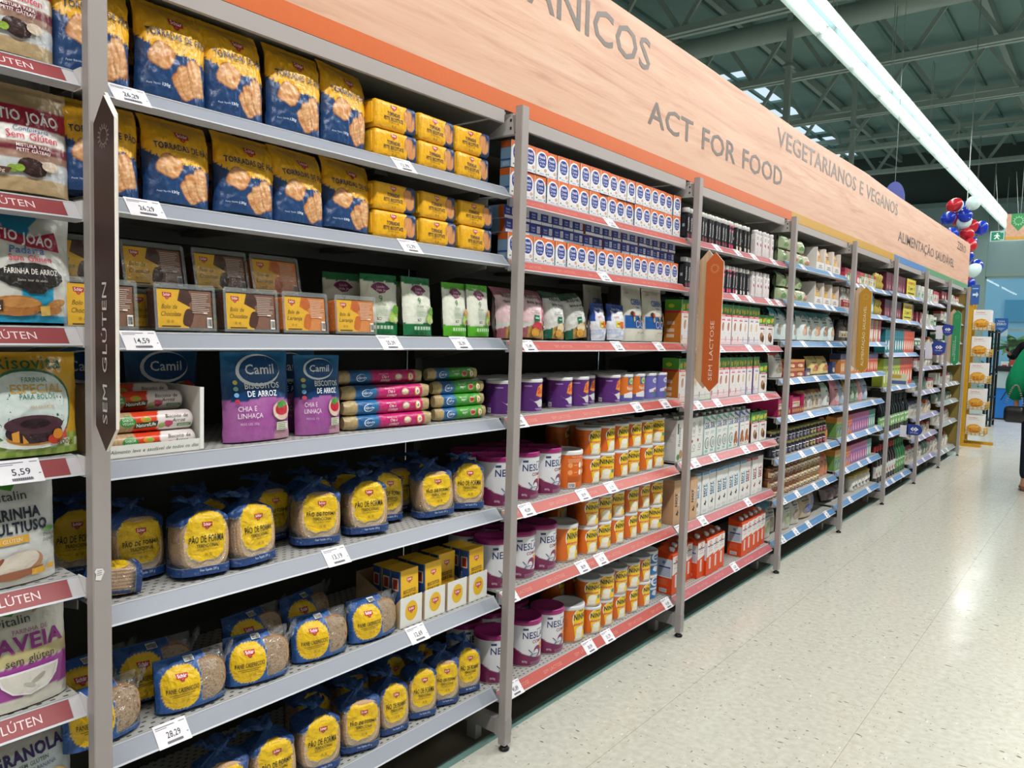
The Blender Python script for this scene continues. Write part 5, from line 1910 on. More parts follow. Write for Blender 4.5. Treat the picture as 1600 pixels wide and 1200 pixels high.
def cereal_pouch():
    w, h = 16.5, 23.2
    def paint(u, v):
        if .22 < v < .46:
            return '#23589c' if abs(u) < .93 else '#cfcdc2'
        return mix('#d6d4c8', '#c4c2b4', .5 + .5 * N(u * 2, v * 3, 2))
    o = [txt('vitalin', -5.0, 20.0, .7, '#55604f', w=2.6), txt('CEREAL', 1.2, 15.4, 2.3, '#2a63ad', bold=.05, w=9.6), txt('Flakes', 1.6, 13.9, .8, '#2a63ad', bold=.02, w=3.6), txt('Tradicional', 2.0, 12.8, .75, '#3f78b8', w=5.4),
         ell(-3.8, 11.6, 1.4, 1.0, '#4a2f26', 12), poly([(-3.4, 11.8), (-2.2, 12.3), (-1.8, 10.2), (-3.2, 10.0)], '#b5443c'), rect(-3.4, 8.2, -2.6, 10.2, '#d2b08a'), rect(-2.4, 8.6, -1.9, 10.2, '#3f9a8a'), ring(-.6, 7.2, 1.5, .25, '#dfe4ea', 16), ring(3.2, 7.2, 1.5, .25, '#dfe4ea', 16), rect(-.4, 8.2, 3.0, 8.5, '#cf4a46'),
         ell(1.4, 10.4, .8, .9, '#c98a5c', 10), rect(.9, 8.6, 2.0, 9.8, '#3f9a4a'), ell(6.2, 10.0, 1.6, 3.0, '#8a5a34', 14), ell(6.2, 9.6, 1.0, 2.2, '#c58f4f', 12), txt('sem glúten', 1.6, 3.2, 1.0, '#6d6a50', w=6.4)]
    mb = MB()
    pillow(mb, w / 100, h / 100, .07, paint, o, 6, 34, 46, b=.9, wr=.0012, taper=.02, peak=.2)
    return done(mb, 'cereal_pouch', [M_FOIL])


z = sz(2, 3) + .001
dp, dg = [drink_bag('p', k) for k in (2, 5)], [drink_bag('g', k) for k in (3, 7)]
put(dg[1], (.005, .2, sz(1, 3) + .001), 'white rice drink bag left of the second post', 'powder bag', rz=.3, tilt=-.12)
put(dp[1], (.115, .13, z), 'pink-topped rice drink bag, half behind the second post', 'powder bag', rz=.1, tilt=-.1)
put(dp[0], (.243, .125, z), 'pink rice drink bag with strawberry picture', 'powder bag', rz=-.1, tilt=-.12, roll=.05)
put(dg[0], (.38, .125, z), 'white rice drink bag with green top, left of two', 'powder bag', rz=.05, tilt=-.1, roll=.03)
put(dg[1], (.535, .128, z), 'white rice drink bag with green top, right of two, leaning', 'powder bag', rz=-.08, tilt=-.14, roll=-.1)
ps = powder_small()
put(ps, (.675, .12, z), 'small white and blue powder bag, left of two', 'powder bag', rz=.05, tilt=-.05)
put(ps, (.803, .115, z), 'small white and blue powder bag, right of two', 'powder bag', rz=-.2, tilt=-.08, roll=.05)
cr = cereal_pouch()
put(cr, (.942, .118, z), 'cream cereal pouch with cyclist picture, left of two', 'cereal pouch', rz=.02, tilt=-.04)
put(cr, (1.122, .118, z), 'cream cereal pouch with cyclist picture, right of two', 'cereal pouch', rz=-.03, tilt=-.04)
put(cr, (.85, .25, z), 'cereal pouch in shade behind the small powder bags', 'cereal pouch', rz=.1, tilt=-.05)


def soy_tin():
    r, h = .049, .119
    paint = lambda a, v: '#5a2a78'
    o = [poly([(.8, 6.0), (1.6, 9.0), (3.0, 10.0), (5.6, 10.1), (8.2, 9.6), (8.6, 6.2), (6.0, 5.6), (3.0, 5.4)][::1], '#e58f2a'), txt('Soy', 3.6, 6.7, 2.1, '#c8283c', bold=.05, w=3.9), txt('mel', 6.6, 6.9, 1.7, '#c8283c', bold=.05, w=2.4),
         poly([(-2.0, 5.2), (.2, 3.9), (1.6, 4.2), (4.0, 5.0), (7.4, 4.8), (7.6, 1.9), (2.2, 1.9), (1.2, 3.2)], '#d9d5dc'), rect(3.6, 4.4, 6.6, 5.0, '#3a3a40'), rect(-3.6, 9.2, -.8, 9.6, '#a98cbf'), rect(.6, 1.2, 6.6, 1.5, '#b79cc9'), rect(1.2, .8, 6.0, 1.0, '#b79cc9')] + lines(-7.4, -4.6, 9.6, .55, 14, '#8a63a6', .16, 5) + bars(-5.8, 1.6, 1.6, 1.6)
    return can('milk_powder_tin', r, h, paint, o, '#d9d9dc', .008)


def plain_tin(c, ops, r=.049, h=.119, lid='#d9d9dc'):
    return can('milk_powder_tin', r, h, lambda a, v: c, ops, lid, .008)


z = sz(2, 4)
so = soy_tin()
row(so, [.096, .175, .253, .338, .448, .56, .665, .8], .14, z, 'purple soy milk tin', 'tin', 'purple soy milk tins', 'fourth shelf', .0, .0, 3, ys=[.135, .2, .132, .195, .134, .132, .17, .132], rz0=-.5)
na = plain_tin('#d9742c', [rect(-5, .4, 5, 3.0, '#5c5aa0'), poly([(-1.5, 3.6), (2.2, 4.6), (6, 3.2), (6, 1.8), (-1.5, 2.0)], '#e4e2ea'), rect(.2, 7.4, 4.4, 10.6, '#4a6a9c'), ell(2.4, 9.0, 1.5, 1.4, '#b9d27a', 14), txt('soy', 2.4, 8.5, 1.1, '#2c4a3a', bold=.02, w=2.2), txt('Naturis', 2.0, 5.2, 1.5, '#f3e6da', bold=.02, w=4.4)])
row(na, [.905, 1.008], .132, z, 'orange and purple soy powder tin', 'tin', None, 'before the lilac ones', .0, .0, rz0=-.45)
li = plain_tin('#6a66b0', [poly([(-1, 4.6), (6, 6.4), (6, 4.0), (-1, 3.4)], '#d9d8e4'), ell(2.6, 8.6, 1.9, 1.2, '#d5d4e6', 14), txt('Soy', 2.6, 8.1, 1.1, '#4a4690', bold=.02, w=2.4), rect(1.6, 1.8, 3.8, 3.6, '#2f8a7a'), ell(2.7, 4.0, 1.2, .7, '#c4574a', 10)])
row(li, [1.113, 1.214], .132, z, 'lilac soy powder tin', 'tin', None, 'fourth shelf beside the post', .0, .0, rz0=-.45)
row(so, fr(.1, .105, 11), .3, z, 'soy tin in the dark second row', 'tin', 'soy tins in the second row', 'fourth shelf', .004, .0, 6)


def neslac():
    r, h = .065, .172
    def paint(a, v):
        b = .2 + .13 * ((a - .75) / 1.6) ** 2
        b = .17 + .075 * (a - .6) ** 2
        return '#7a1f52' if v < min(.42, b) else '#dfe0e6'
    o = [rect(-5.0, 13.6, -3.0, 14.4, '#2c3f6d'), rect(.6, 13.3, 3.4, 13.8, '#8a93a8'), txt('NESLAC', .6, 10.5, 2.35, '#25356f', bold=.02, w=11.4), txt('COMFOR', 2.0, 8.6, 1.15, '#8a2a3c', bold=.03, w=6.6),
         poly([(1.8, 8.2), (6.6, 8.2), (6.6, 5.4), (3.2, 5.4)], '#e59a4f'), ell(1.2, 5.5, 1.9, 2.0, '#7d2455', 20), ell(.6, 5.0, 1.1, 1.2, '#dcdde4', 16), poly([(-2.6, 6.4), (-.6, 5.4), (.6, 4.2), (-.6, 3.6), (-2.0, 4.4)], '#c9cbd4'), ring(.2, 3.9, 1.9, .22, '#33406d', 18, ry=.8), poly([(-2.7, 6.6), (-1.2, 5.0), (-1.4, 4.9), (-2.9, 6.3)], '#33406d'), poly([(-2.9, 3.4), (-1.2, 5.0), (-1.0, 4.8), (-2.7, 3.3)], '#33406d')] + \
        lines(3.8, 6.6, 4.9, .5, 5, '#8a93a8', .14, 3) + [txt('800g', -4.2, 1.7, .7, '#d9c3d2', bold=.02, w=1.9)] + lines(-2.0, 6.0, 1.6, .42, 3, '#b98aa8', .16, 6)
    return can('milk_formula_tin', r, h, paint, o, '#96246b', .014, 64, 70, label='purple plastic lid')


def ninho(r, h, lid=True):
    w = r * 200
    k = h / .145
    p = lambda a, v: mix('#dd6b1c', '#c95c14', .5 - .5 * math.cos(a)) if v > .03 else '#b9744a'
    o = [ell(2.4, 9.2 * k, 4.2, 4.6 * k, '#e8f0e4', 30), ell(2.5, 9.1 * k, 3.95, 4.35 * k, '#f2c81c', 30), poly([(-1.4, 8.6 * k), (6.4, 8.6 * k), (6.4, 1.2 * k), (-.4, 1.0 * k)], '#f2c81c'), rect(-1.2, 6.7 * k, 4.6, 7.5 * k, '#d9542c'), txt('Leite em pó', 1.7, 6.85 * k, .45 * k, '#f6e4d4', w=4.4),
         txt('Nestlé', 2.6, 12.0 * k, .8 * k, '#2a3f2f', bold=.03, w=2.6), txt('NINHO', 2.5, 9.0 * k, 2.2 * k, '#1f3b2a', bold=.06, w=7.4),
         poly([(-.6, 1.0 * k), (.2, 5.4 * k), (1.4, 6.1 * k), (3.0, 6.0 * k), (3.8, 5.2 * k), (2.6, 1.0 * k)], '#e6e1d2'), ell(1.8, 4.9 * k, 1.9, 1.4 * k, '#f0ecdf', 16), ell(5.0, 5.0 * k, 1.0, 1.1 * k, '#3f8a8a', 12), rect(-.8, .8 * k, 3.4, 1.6 * k, '#cfcabb')] + lines(-7.0, -3.4, 9.5 * k, .6 * k, 9, '#a84c12', .14, 4)
    return can('milk_powder_tin', r, h, p, o, '#d3d6da' if lid else '#d3d6da', .007 if h < .13 else .012, 40)


def ninho_back():
    o = [txt('Modo de preparo', 0, 12.2, .55, '#f3d6bd', w=5.4)] + lines(-4.4, 4.4, 11.4, .5, 3, '#f0cbab', .15, 2)
    for yy in (9.2, 6.4):
        o += [ell(-3.4, yy, 1.0, 1.0, '#eaa06a', 14), ell(1.2, yy, .8, 1.1, '#f6e8da', 14), ell(3.6, yy, .9, .9, '#f6e8da', 14), rect(-1.8, yy - .1, -.2, yy + .1, '#f0cbab')]
    o += lines(-4.4, 4.4, 4.6, .45, 5, '#a34a12', .13, 7) + bars(-2.6, 1.5, 3.0, 1.9) + [ring(3.2, 1.5, .9, .15, '#a34a12', 14)]
    return can('milk_powder_tin', .066, .148, lambda a, v: '#dc681b', o, '#e1e2e3', .012, 40)


ne, ns, nb, nk = neslac(), ninho(.0505, .1135), ninho(.066, .148), ninho_back()
NX = {5: [.655, .768, .876, .985, 1.092, 1.206], 6: [.655, .763, .867, .98, 1.092, 1.205], 7: [.702, .806, .91, 1.018, 1.126]}
for s_ in (5, 6, 7):
    z = sz(2, s_)
    sh = '%s shelf' % {5: 'fifth', 6: 'sixth', 7: 'bottom'}[s_]
    row(ne, {5: [.098, .247, .385], 6: [.095, .238, .372], 7: [.11, .293, .44]}[s_], .15, z, 'white tin with purple lid', 'tin', 'purple-lidded tins in the front row', sh, .0, .08, s_, rz0=-.12)
    row(ne, [.115, .255, .395], .29, z, 'purple-lidded tin in the second row', 'tin', 'purple-lidded tins in the second row', sh, .0, .1, s_ + 4)
    if s_ == 5:
        put(nk, (.53, .15, z + .0008), 'large orange milk powder tin turned to show its back', 'tin', rz=-.15)
    else:
        put(nb, ({6: .515, 7: .583}[s_], .15, z + .0008), 'large orange and yellow milk powder tin, %s' % sh, 'tin', 'large orange milk powder tins', rz=-.4)
    for l in (0, 1):
        rr = random.Random(s_ * 2 + l)
        for i, x in enumerate(NX[s_]):
            put(nk if False else ns, (x, .128 + rr.uniform(-.003, .004), z + .0008 + .1143 * l), 'small orange milk powder tin, %s layer, %s from left, %s' % (('lower', 'upper')[l], ORD[i + 1], sh), 'tin', 'small orange milk powder tins', rz=rr.choice((-.95, -.75, -.5, -.4, -.6)))
    row(ns, fr(.64, .106, 6), .27, z, 'orange tin in the dim second row', 'tin', 'orange tins in the second row', sh, .0, .3, s_)
    row(ns, fr(.64, .106, 6), .27, z + .1143, 'orange tin on top in second row', 'tin', 'orange tins in the second row', sh, .0, .3, s_ + 9)
bl = plain_tin('#2f74b5', [ell(2, 8.4, 3.0, 2.2, '#e4ecf2', 18), ell(2.2, 8.4, 2.2, 1.5, '#2f74b5', 16), txt('molico', 2.0, 8.0, .9, '#e9f0f6', bold=.03, w=3.6), rect(-2, 4.6, 5, 5.6, '#d8e4ee'), ell(1.5, 3.0, 1.6, 1.2, '#c9dcea', 9, jag=.2), ell(3.6, 2.4, 1.0, .9, '#cf4a4a', 9, jag=.2)], .0505, .1135)
for l in (0, 1):
    put(bl, (1.232, .15, sz(2, 7) + .0008 + .1143 * l), 'blue milk powder tin beside the third post, %s layer' % ('lower', 'upper')[l], 'tin', rz=-.4)


# ------------------------------------------------------------------ third unit: bottles and drink cartons
def shake_bottle(kind):
    root = proto(empty('shake_bottle', (0, 0, 0)))
    w, h = .0355, .118
    body, foot, ink = {'k': ('#26262a', '#7d3f48', '#e6e4e4'), 'r': ('#26262a', '#d5376a', '#e6e4e4'), 'c': ('#2a2829', '#dccac0', '#d9d5d2'), 'w': ('#e3dadb', '#dfd3d5', '#3a5a4a')}[kind]
    mb = MB()
    mb.bevbox(-w / 2, w / 2, -w / 2, w / 2, 0, h, .006, body)
    m = lambda u, v, of: (u, -w / 2 - of, v)
    o = [poly([(-1.15, .3), (1.15, .3), (1.15, 2.2), (.3, 1.8), (-.4, 2.6), (-1.15, 2.0)], foot)]
    if kind == 'w':
        o += [rect(-.9, 7.8, .9, 11.0, '#f4f0f0'), ell(0, 9.4, .6, 1.1, '#2f5a4a', 14), ell(0, 9.4, .3, .6, '#e6e4e4', 10), ell(-.2, 6.4, .7, .7, '#a8485a', 9), ell(.3, 5.8, .5, .5, '#8f3a4a', 9), txt('whey', .1, 2.6, .7, '#b98a92', rot=PI / 2, w=2.6)]
    else:
        if kind == 'r':
            o += [rect(-1.15, 11.0, 1.15, 11.7, '#e23a6e'), rect(.1, 8.4, 1.0, 9.8, '#d5376a')]
        o += [txt('Piracanjuba', -.1, 6.4, 1.0, ink, rot=PI / 2, bold=.02, w=6.2), rect(.45, 4.0, .65, 8.2, '#77767a')]
    sheet(mb, o, m, None, .0004, .00005)
    sheet(mb, [rect(-1.0, 1, 1.0, 10.5, mix(body, '#55565c', .35)), rect(-.6, 5.2, .6, 6.6, '#b9bcc0')] if kind != 'w' else [rect(-1, 2, 1, 9, '#d5c9cb')], lambda u, v, of: (-w / 2 - of, -u, v), None, .0003)
    mb.build('bottle_body', [M_PLAST], root)
    c = MB()
    c.lathe([(.0165, h, '#d3d0ce'), (.0165, h + .002, '#dedbd8'), (.0178, h + .003, '#dedbd8'), (.0178, h + .019, '#e4e1de'), (.0165, h + .021, '#e9e6e3')], 20)
    c.build('cap', [M_PLAST], root)
    return root


sb = {k: shake_bottle(k) for k in 'krcw'}
for s_, ks in ((1, 'kkkkkkkkkkkkrrcccc' + 'wwwww'), (2, 'kkkkkkkkkkkrrrrcccc' + 'wwwww')):
    xs = fr(1.364, .0396, 14) + fr(1.935, .0555, 4) + fr(2.215, .0585, 5) if s_ == 1 else fr(1.364, .0396, 15) + fr(1.965, .05, 4) + fr(2.2, .056, 5)
    for i, (x, k) in enumerate(zip(xs, ks)):
        put(sb[k], (x, .092 + .004 * (i % 2), sz(3, s_) + .0008), '%s shake bottle with white cap, %s from left, %s shelf' % ({'k': 'black', 'r': 'black and pink', 'c': 'black and cream', 'w': 'white'}[k], ORD[i + 1], ORD[s_].replace('first', 'top')), 'bottle', 'shake bottles under the header', rz=.02 * ((i * 7) % 5 - 2))


def ades(kind):
    main, side, blob = {'p': ('#e3447c', '#a82a5c', '#b5603a'), 'b': ('#8a64a4', '#7a549a', '#d9b98a'), 'o': ('#e2873c', '#c9762a', '#c08a5c'), 's': ('#8f3a2a', '#5d2a1c', '#8a5a34'), 'g': ('#7fa86a', '#5c8a4a', '#5a4030')}[kind]
    w, d, h = (.071, .09, .208) if kind != 's' else (.113, .09, .172)
    W, H = w * 50 - .1, h * 100
    o = [rect(-W, .1, W, H - .1, '#eae6e6'), rect(-W, H - 5.2, W, H - .1, '#4f9a34'), poly([(-W, H - 1.5), (W, H - 1.5), (W, H - .1), (-W, H - .1)], '#2c7a34'), ell(-W * .45, H - 3.4, W * .5, 1.2, '#b9cf3a', 10), ell(W * .5, H - 3.0, W * .45, 1.1, '#d9a83a', 10, .4), rect(-.45, H - 4.9, .45, H - 2.4, '#254a24'),
         rect(-W, H - 6.3, W, H - 5.2, '#d3344a' if kind != 's' else '#7a1f2a'), rect(-W * .7, H - 5.95, W * .6, H - 5.55, '#f0c8cd'), rect(-W * .5, H - 8.3, W * .6, H - 7.7, main), rect(-W * .4, H - 7.3, W * .5, H - 7.0, '#cfc4c4')]
    if kind == 's':
        o += [ell(-.6, 4.6, 2.2, 2.6, blob, 14), ell(1.4, 3.6, 1.7, 2.2, '#5d2f1a', 14), ell(-.4, 5.6, 1.4, 1.2, '#c08a4c', 12), rect(2.4, 6, 3.2, 9.6, '#bfb8b4')]
    else:
        o += [ell(0, 9.3, 1.15, 2.3, blob, 14, -.1), ell(.4, 9.0, .6, 1.9, mix(blob, '#ffffff', .25), 12, -.25), rect(-W, .1, W, 1.6, mix(main, '#ffffff', .6)), rect(-W + .25, 1.8, -W + 1.05, 4.3, main), rect(-W + 1.4, 2.6, W - .3, 2.85, mix(main, '#ffffff', .3)), rect(-.4, 6.0, 2.2, 6.15, '#c9bfc4')]
    l = [rect(-d * 50 + .1, .1, d * 50 - .1, H - 6.3, side), rect(-d * 50 + .1, H - 5.2, d * 50 - .1, H - .1, '#58a03a'), ell(-1, H - 3, 1.6, 1.0, '#c9cf3a', 10), rect(-d * 50 + .1, H - 6.3, d * 50 - .1, H - 5.2, '#d3344a')] + [rect(-3, y, 1, y + 1.6, mix(side, '#f0e0d0', .6)) for y in (3.0, 5.6, 9.0)]
    return carton('drink_carton', w, d, h, o, l, ('#eae6e6', side, '#2f7a3a'), cap=(.012, '#3a3f3c', -.02, .012))


ad = {k: ades(k) for k in 'pbosg'}
AN = {'p': 'pink almond drink carton', 'b': 'lilac and white oat drink carton', 'o': 'orange drink carton', 's': 'short brown nut drink carton', 'g': 'green drink carton'}
for s_, xs, ks in ((3, [1.382, 1.455, 1.528, 1.6, 1.672, 1.745, 1.82, 1.898, 1.974, 2.05, 2.128, 2.204, 2.28, 2.376, 2.492], 'oopppppppp' + 'bbb' + 'ss'),
                   (4, [1.382, 1.455, 1.528, 1.601, 1.674, 1.747, 1.825, 1.902, 1.979, 2.056, 2.132, 2.211, 2.312, 2.43], 'oobggppppp' + 'bbb' + 's')):
    for i, (x, k) in enumerate(zip(xs, ks)):
        put(ad[k], (x, .125 + .004 * (i % 3 == 1), sz(3, s_) + .0008), '%s, %s from left, %s shelf' % (AN[k], ORD[i + 1], ORD[s_]), 'drink carton', 'plant drink cartons', rz=.015 * ((i * 5) % 5 - 2))


def milk(kind):
    H = 19.6
    w, d, h = .0735, .075, .196
    W = 3.6
    if kind == 'r':
        o = [txt('Risovita', .4, 11.5, 2.1, '#26302a', rot=PI / 2, sh=.15, w=9), ell(1.2, 3.2, 1.6, 2.2, '#b98a5c', 12), ell(-1.4, 2.0, 1.4, 1.4, '#4f8a4a', 10, jag=.15), rect(-2.6, 13, -1.4, 18, '#3a5a46')]
    elif kind == 'a':
        o = [ell(0, 14.6, 1.5, 3.0, '#dcdcd8', 18), ring(0, 14.6, 1.5, .18, '#6d706c', 18, ry=3.0), txt('a', 0, 15.0, 1.6, '#55585a', w=1.2), txt('&', 0, 12.6, 1.4, '#55585a', w=1.1), ell(-1.6, 8.2, .8, .8, '#8f2a2a', 12), ring(.5, 5.2, 1.3, .3, '#8a8e8c', 14), rect(-1.8, 3.0, 1.6, 3.4, '#a9adac'), rect(-1.8, 10.4, 1.4, 10.7, '#a9adac')]
    elif kind == 'c':
        o = [rect(-W, .1, -W + .7, H - .1, '#3fa09a'), poly([(-W, H), (-1.2, H), (W, H - 2.6), (W, H - 3.2), (-W, H - 1.0)], '#5db0aa'), txt('Silk', .2, 13.0, 3.0, '#2f3f7d', bold=.03, sh=.15, w=5.4), rect(-1.6, 11.0, 2.4, 11.4, '#7fb8b4'), rect(-1.6, 10.2, 1.6, 10.5, '#7fb8b4'), ell(.6, 5.6, 2.6, 3.0, '#6d7d7c', 20), ell(.9, 5.6, 2.0, 2.5, '#e0e4e2', 20), ell(1.2, 5.4, 1.2, 1.7, '#a8b4b2', 16), rect(-1.8, 1.0, 1.4, 2.2, '#8cc4bf')]
    elif kind == 'd':
        o = [rect(-W, .1, -W + 1.0, H - .1, '#24449a'), poly([(-W, H), (-1.2, H), (W, H - 2.6), (W, H - 3.2), (-W, H - 1.0)], '#3f5fae'), txt('Silk', .4, 13.0, 3.0, '#2f3f7d', bold=.03, sh=.15, w=5.2), rect(-1.2, 11.0, 2.4, 11.4, '#c98a5c'), ell(.4, 6.2, 1.6, 2.6, '#a05a2c', 16, -.3), ell(1.6, 3.8, 1.4, 2.2, '#b56a34', 14, .4), ell(-.8, 3.2, 1.0, 1.5, '#8f4a22', 12), rect(-1.8, .8, 1.6, 1.4, '#d9a87c')]
    l = [rect(-3.6, .1, 3.6, 9, '#d9dcd9')] + lines(-2.6, 2.6, 14, .7, 8, '#9fa5a2', .2, 2)
    if kind == 'd':
        l = [rect(-3.6, .1, 3.6, H - .1, '#24449a')]
    return carton('drink_carton', w, d, h, o, l, ('#e9e9e6', '#dfe0dc', '#d5d7d4'), cap=(.0125, '#e4e4e1', -.012, .016))


mk = {k: milk(k) for k in 'racd'}
MN = {'r': 'white rice drink carton with upright lettering', 'a': 'white carton with grey oval', 'c': 'white and teal coconut drink carton', 'd': 'white and dark blue almond drink carton', 's': 'short brown nut carton'}
ks = 'rraacccccddd'
ALLK = dict(mk, s=ad['s'])
for i, (x, k) in enumerate(zip([1.384, 1.459, 1.534, 1.609, 1.684, 1.76, 1.836, 1.912, 1.988, 2.064, 2.14, 2.22], ks)):
    put(mk[k], (x, .118 + .005 * (i % 2), sz(3, 5) + .0008), '%s, %s from left, fifth shelf' % (MN[k], ORD[i + 1]), 'drink carton', 'capped drink cartons on the fifth shelf', rz=.015 * ((i * 5) % 5 - 2))
for i, x in enumerate((2.335, 2.455)):
    put(ad['s'], (x, .125, sz(3, 5) + .0008), 'short brown nut carton, %s of two, fifth shelf' % ('left', 'right')[i], 'drink carton')
row([mk['c'], mk['a']], fr(1.39, .079, 12), .215, sz(3, 5), 'capped carton in the shaded second row', 'drink carton', 'capped cartons in the second row', 'fifth shelf', .003)


def notmilk(kind):
    bg, c2, top = {'t': ('#cfa57f', '#d6cfc6', '#c79c76'), 'b': ('#e6e7e6', '#4f9ac9', '#3f8fc4'), 'r': ('#e7e6e5', '#b5374a', '#b5374a'), 'w': ('#e9e8e7', '#c74a58', '#e2e0de')}[kind]
    H = 21.4
    o = [rect(-3.55, H - 1.3, 3.55, H - .1, top), txt('NOT', -.3, 12.0, 2.0, '#2b2d33', rot=PI / 2, bold=.06, w=6.4), txt('MILK', 2.0, 12.4, 2.0, c2, rot=PI / 2, bold=.06, w=7.0), poly([(-1.4, 5.2), (-.2, 5.8), (.2, 7.4), (.9, 6.0), (1.5, 6.0), (.8, 5.2), (.7, 3.8), (.1, 4.6), (-.9, 4.4)], '#2b2d33' if kind != 'r' else '#8f2a3c')] + lines(-2.6, 2.2, 2.0, .45, 3, '#b3b5b4', .13, 4)
    l = [rect(-3.4, H - 1.3, 3.4, H - .1, top)] + lines(-2.6, 2.4, 17, .8, 12, mix(bg, '#8f9290', .5), .18, 5)
    return carton('drink_carton', .0735, .072, H / 100, o, l, (bg, bg, mix(bg, '#a9abaa', .4)))


nm = {k: notmilk(k) for k in 'tbrw'}
NN = {'t': 'tan milk carton with upright black lettering', 'b': 'white milk carton with blue lettering', 'r': 'white milk carton with red lettering', 'w': 'plain white and red milk carton'}
xs = [1.384, 1.459, 1.535, 1.613, 1.697, 1.79, 1.872, 1.949, 2.026, 2.106, 2.19, 2.27, 2.365, 2.46]
for i, (x, k) in enumerate(zip(xs, 'tttbbbbbbbbrrw')):
    put(nm[k], (x, .115 + .005 * (i % 2) - .012 * (i == 2), sz(3, 6) + .0008), '%s, %s from left, sixth shelf' % (NN[k], ORD[i + 1]), 'drink carton', 'milk cartons with upright lettering', rz=.015 * ((i * 5) % 5 - 2))
row([nm['b'], nm['t']], fr(1.39, .083, 13), .21, sz(3, 6), 'milk carton in the dark second row', 'drink carton', 'milk cartons in the second row', 'sixth shelf', .003)


def orange_carton():
    H = 21.5
    W = 3.7
    o = [rect(-W, .1, W, 9.6, '#dd4a16'), poly([(-W, 9.6), (W, 11.4), (W, 9.6)], '#dd4a16'), rect(-W, 9.6, W, H - 3.0, '#e6e6e6'), poly([(-W, 9.4), (W, 11.2), (W, 9.4), (-W, 8)], '#dd4a16'), ell(.2, 16.6, 1.2, 1.3, '#d9703c', 14), ell(.2, 16.8, .6, .7, '#e9d9d0', 12), txt('Zero', .2, 13.8, 1.1, '#d9663a', w=3.4), txt('Lactose', .2, 12.4, .9, '#d9663a', w=4.4), rect(-.9, 3.2, .9, 9.4, '#e6e2e0'), txt('Piracanjuba', .35, 6.3, .9, '#c9663f', rot=PI / 2, w=5.4), rect(-3.0, 14.9, 3.0, 15.5, '#4a5a8c')]
    l = [rect(-4.1, .1, 4.1, 8.0, '#dd4a16'), rect(-4.1, 8.0, 4.1, H - 4.4, '#d3dae2'), ell(-.4, 15.2, .9, .8, '#7a94c0', 12), rect(-3.0, 12.6, 3.2, 13.4, '#4a62a0')] + [rect(-3.2, 11.9 - .62 * i, 3.2, 12.1 - .62 * i, '#6d82ac') for i in range(6)] + lines(-3.0, 2.6, 6.8, .5, 6, '#e98a66', .14, 3) + [rect(-2.4, .8, 1.6, 2.6, '#e4dfe2')] + [rect(-2.0 + .34 * i, 1.0, -1.85 + .34 * i, 2.4, '#3a4a86') for i in range(10)]
    return carton('milk_carton', .076, .084, H / 100, o, l, ('#dd4a16', '#dd4a16', '#d84412'), cap=(.0145, '#dfe0e0', -.012, .018), slant=.022)


oc = orange_carton()
xs = [1.384, 1.463, 1.543, 1.62, 1.7, 1.779, 1.854, 1.934, 2.235, 2.316, 2.397, 2.478, 2.556]
ys = [.112, .14, .15, .16, .13, .116, .118, .122, .112, .118, .12, .125, .13]
for i, x in enumerate(xs):
    put(oc, (x, ys[i], sz(3, 7) + .0008), 'orange and white capped milk carton, %s from left, bottom shelf' % ORD[i + 1], 'milk carton', 'orange and white milk cartons', rz=.02 * ((i * 5) % 5 - 2))
row(oc, fr(1.72, .084, 3), .235, sz(3, 7), 'orange milk carton in the second row', 'milk carton', 'orange milk cartons in the second row', 'behind the front group', .003)
# ------------------------------------------------------------------ farther units: simpler printed packs, each still a thing of its own
def pack(name, w, d, h, c, blob, band, side=None, top=None, text=None, cap=None):
    W, H = w * 50 - .1, h * 100 - .1
    o = [rect(-W, H * .72, W, H, band), ell(0, H * .34, W * .62, H * .2, blob, 12), ell(W * .3, H * .24, W * .35, H * .13, mix(blob, '#ffffff', .35), 10), rect(-W * .7, H * .58, W * .7, H * .64, mix(c, '#222222', .6))]
    if text:
        o.append(txt(text, 0, H * .79, H * .1, '#f4f1ea', w=W * 1.6, bold=.02))
    return carton(name, w, d, h, o, [rect(-d * 50 + .2, H * .72, d * 50 - .2, H, band)], (c, side or c, top or band), cap=cap)


def pouch(name, w, h, T, c, c2, blob, seed=1, text=None, tc='#33333a'):
    def paint(u, v):
        if v > .8 + .03 * math.sin(u * 4):
            return c2
        return mix(c, mix(c, '#ffffff', .25), .5 + .5 * N(u * 3, v * 3, seed))
    H = h * 100
    o = [ell(w * 6, H * .32, w * 26, H * .17, blob, 12), ell(-w * 12, H * .26, w * 18, H * .12, mix(blob, c, .4), 10), rect(-w * 26, H * .6, w * 22, H * .66, mix(c, tc, .8)), rect(-w * 20, H * .53, w * 16, H * .56, mix(c, tc, .5))]
    if text:
        o.append(txt(text, 0, H * .7, H * .075, tc, bold=.02, w=w * 62))
    mb = MB()
    pillow(mb, w, h, T, paint, o, seed, 16, 22, b=.8, wr=.002, taper=.04, peak=.3, tuck=.2, L=.02)
    return done(mb, name, [M_FOIL])


def jar(h, r, glass, label, lid, blob):
    root = proto(empty('jar', (0, 0, 0)))
    b = MB()
    b.lathe([(r * .9, 0, glass), (r, .004, glass), (r, h * .68, glass), (r * .8, h * .8, glass), (r * .78, h * .82, glass)], 16)
    m = lambda u, v, of: ((r + of) * math.sin(u / r), -(r + of) * math.cos(u / r), v)
    W = r * 100
    sheet(b, [rect(-W * 1.3, h * 14, W * 1.3, h * 62, label), ell(0, h * 28, W * .7, h * 13, blob, 10), rect(-W * .8, h * 48, W * .8, h * 56, mix(label, '#ffffff', .7))], m, .012, .0004, .0001)
    b.build('jar_body', [M_JAR], root)
    l = MB()
    l.lathe([(r * .88, h * .82, lid), (r * .9, h * .84, lid), (r * .9, h * .97, lid), (r * .82, h, lid)], 16)
    l.build('lid', [M_PLAST], root)
    return root


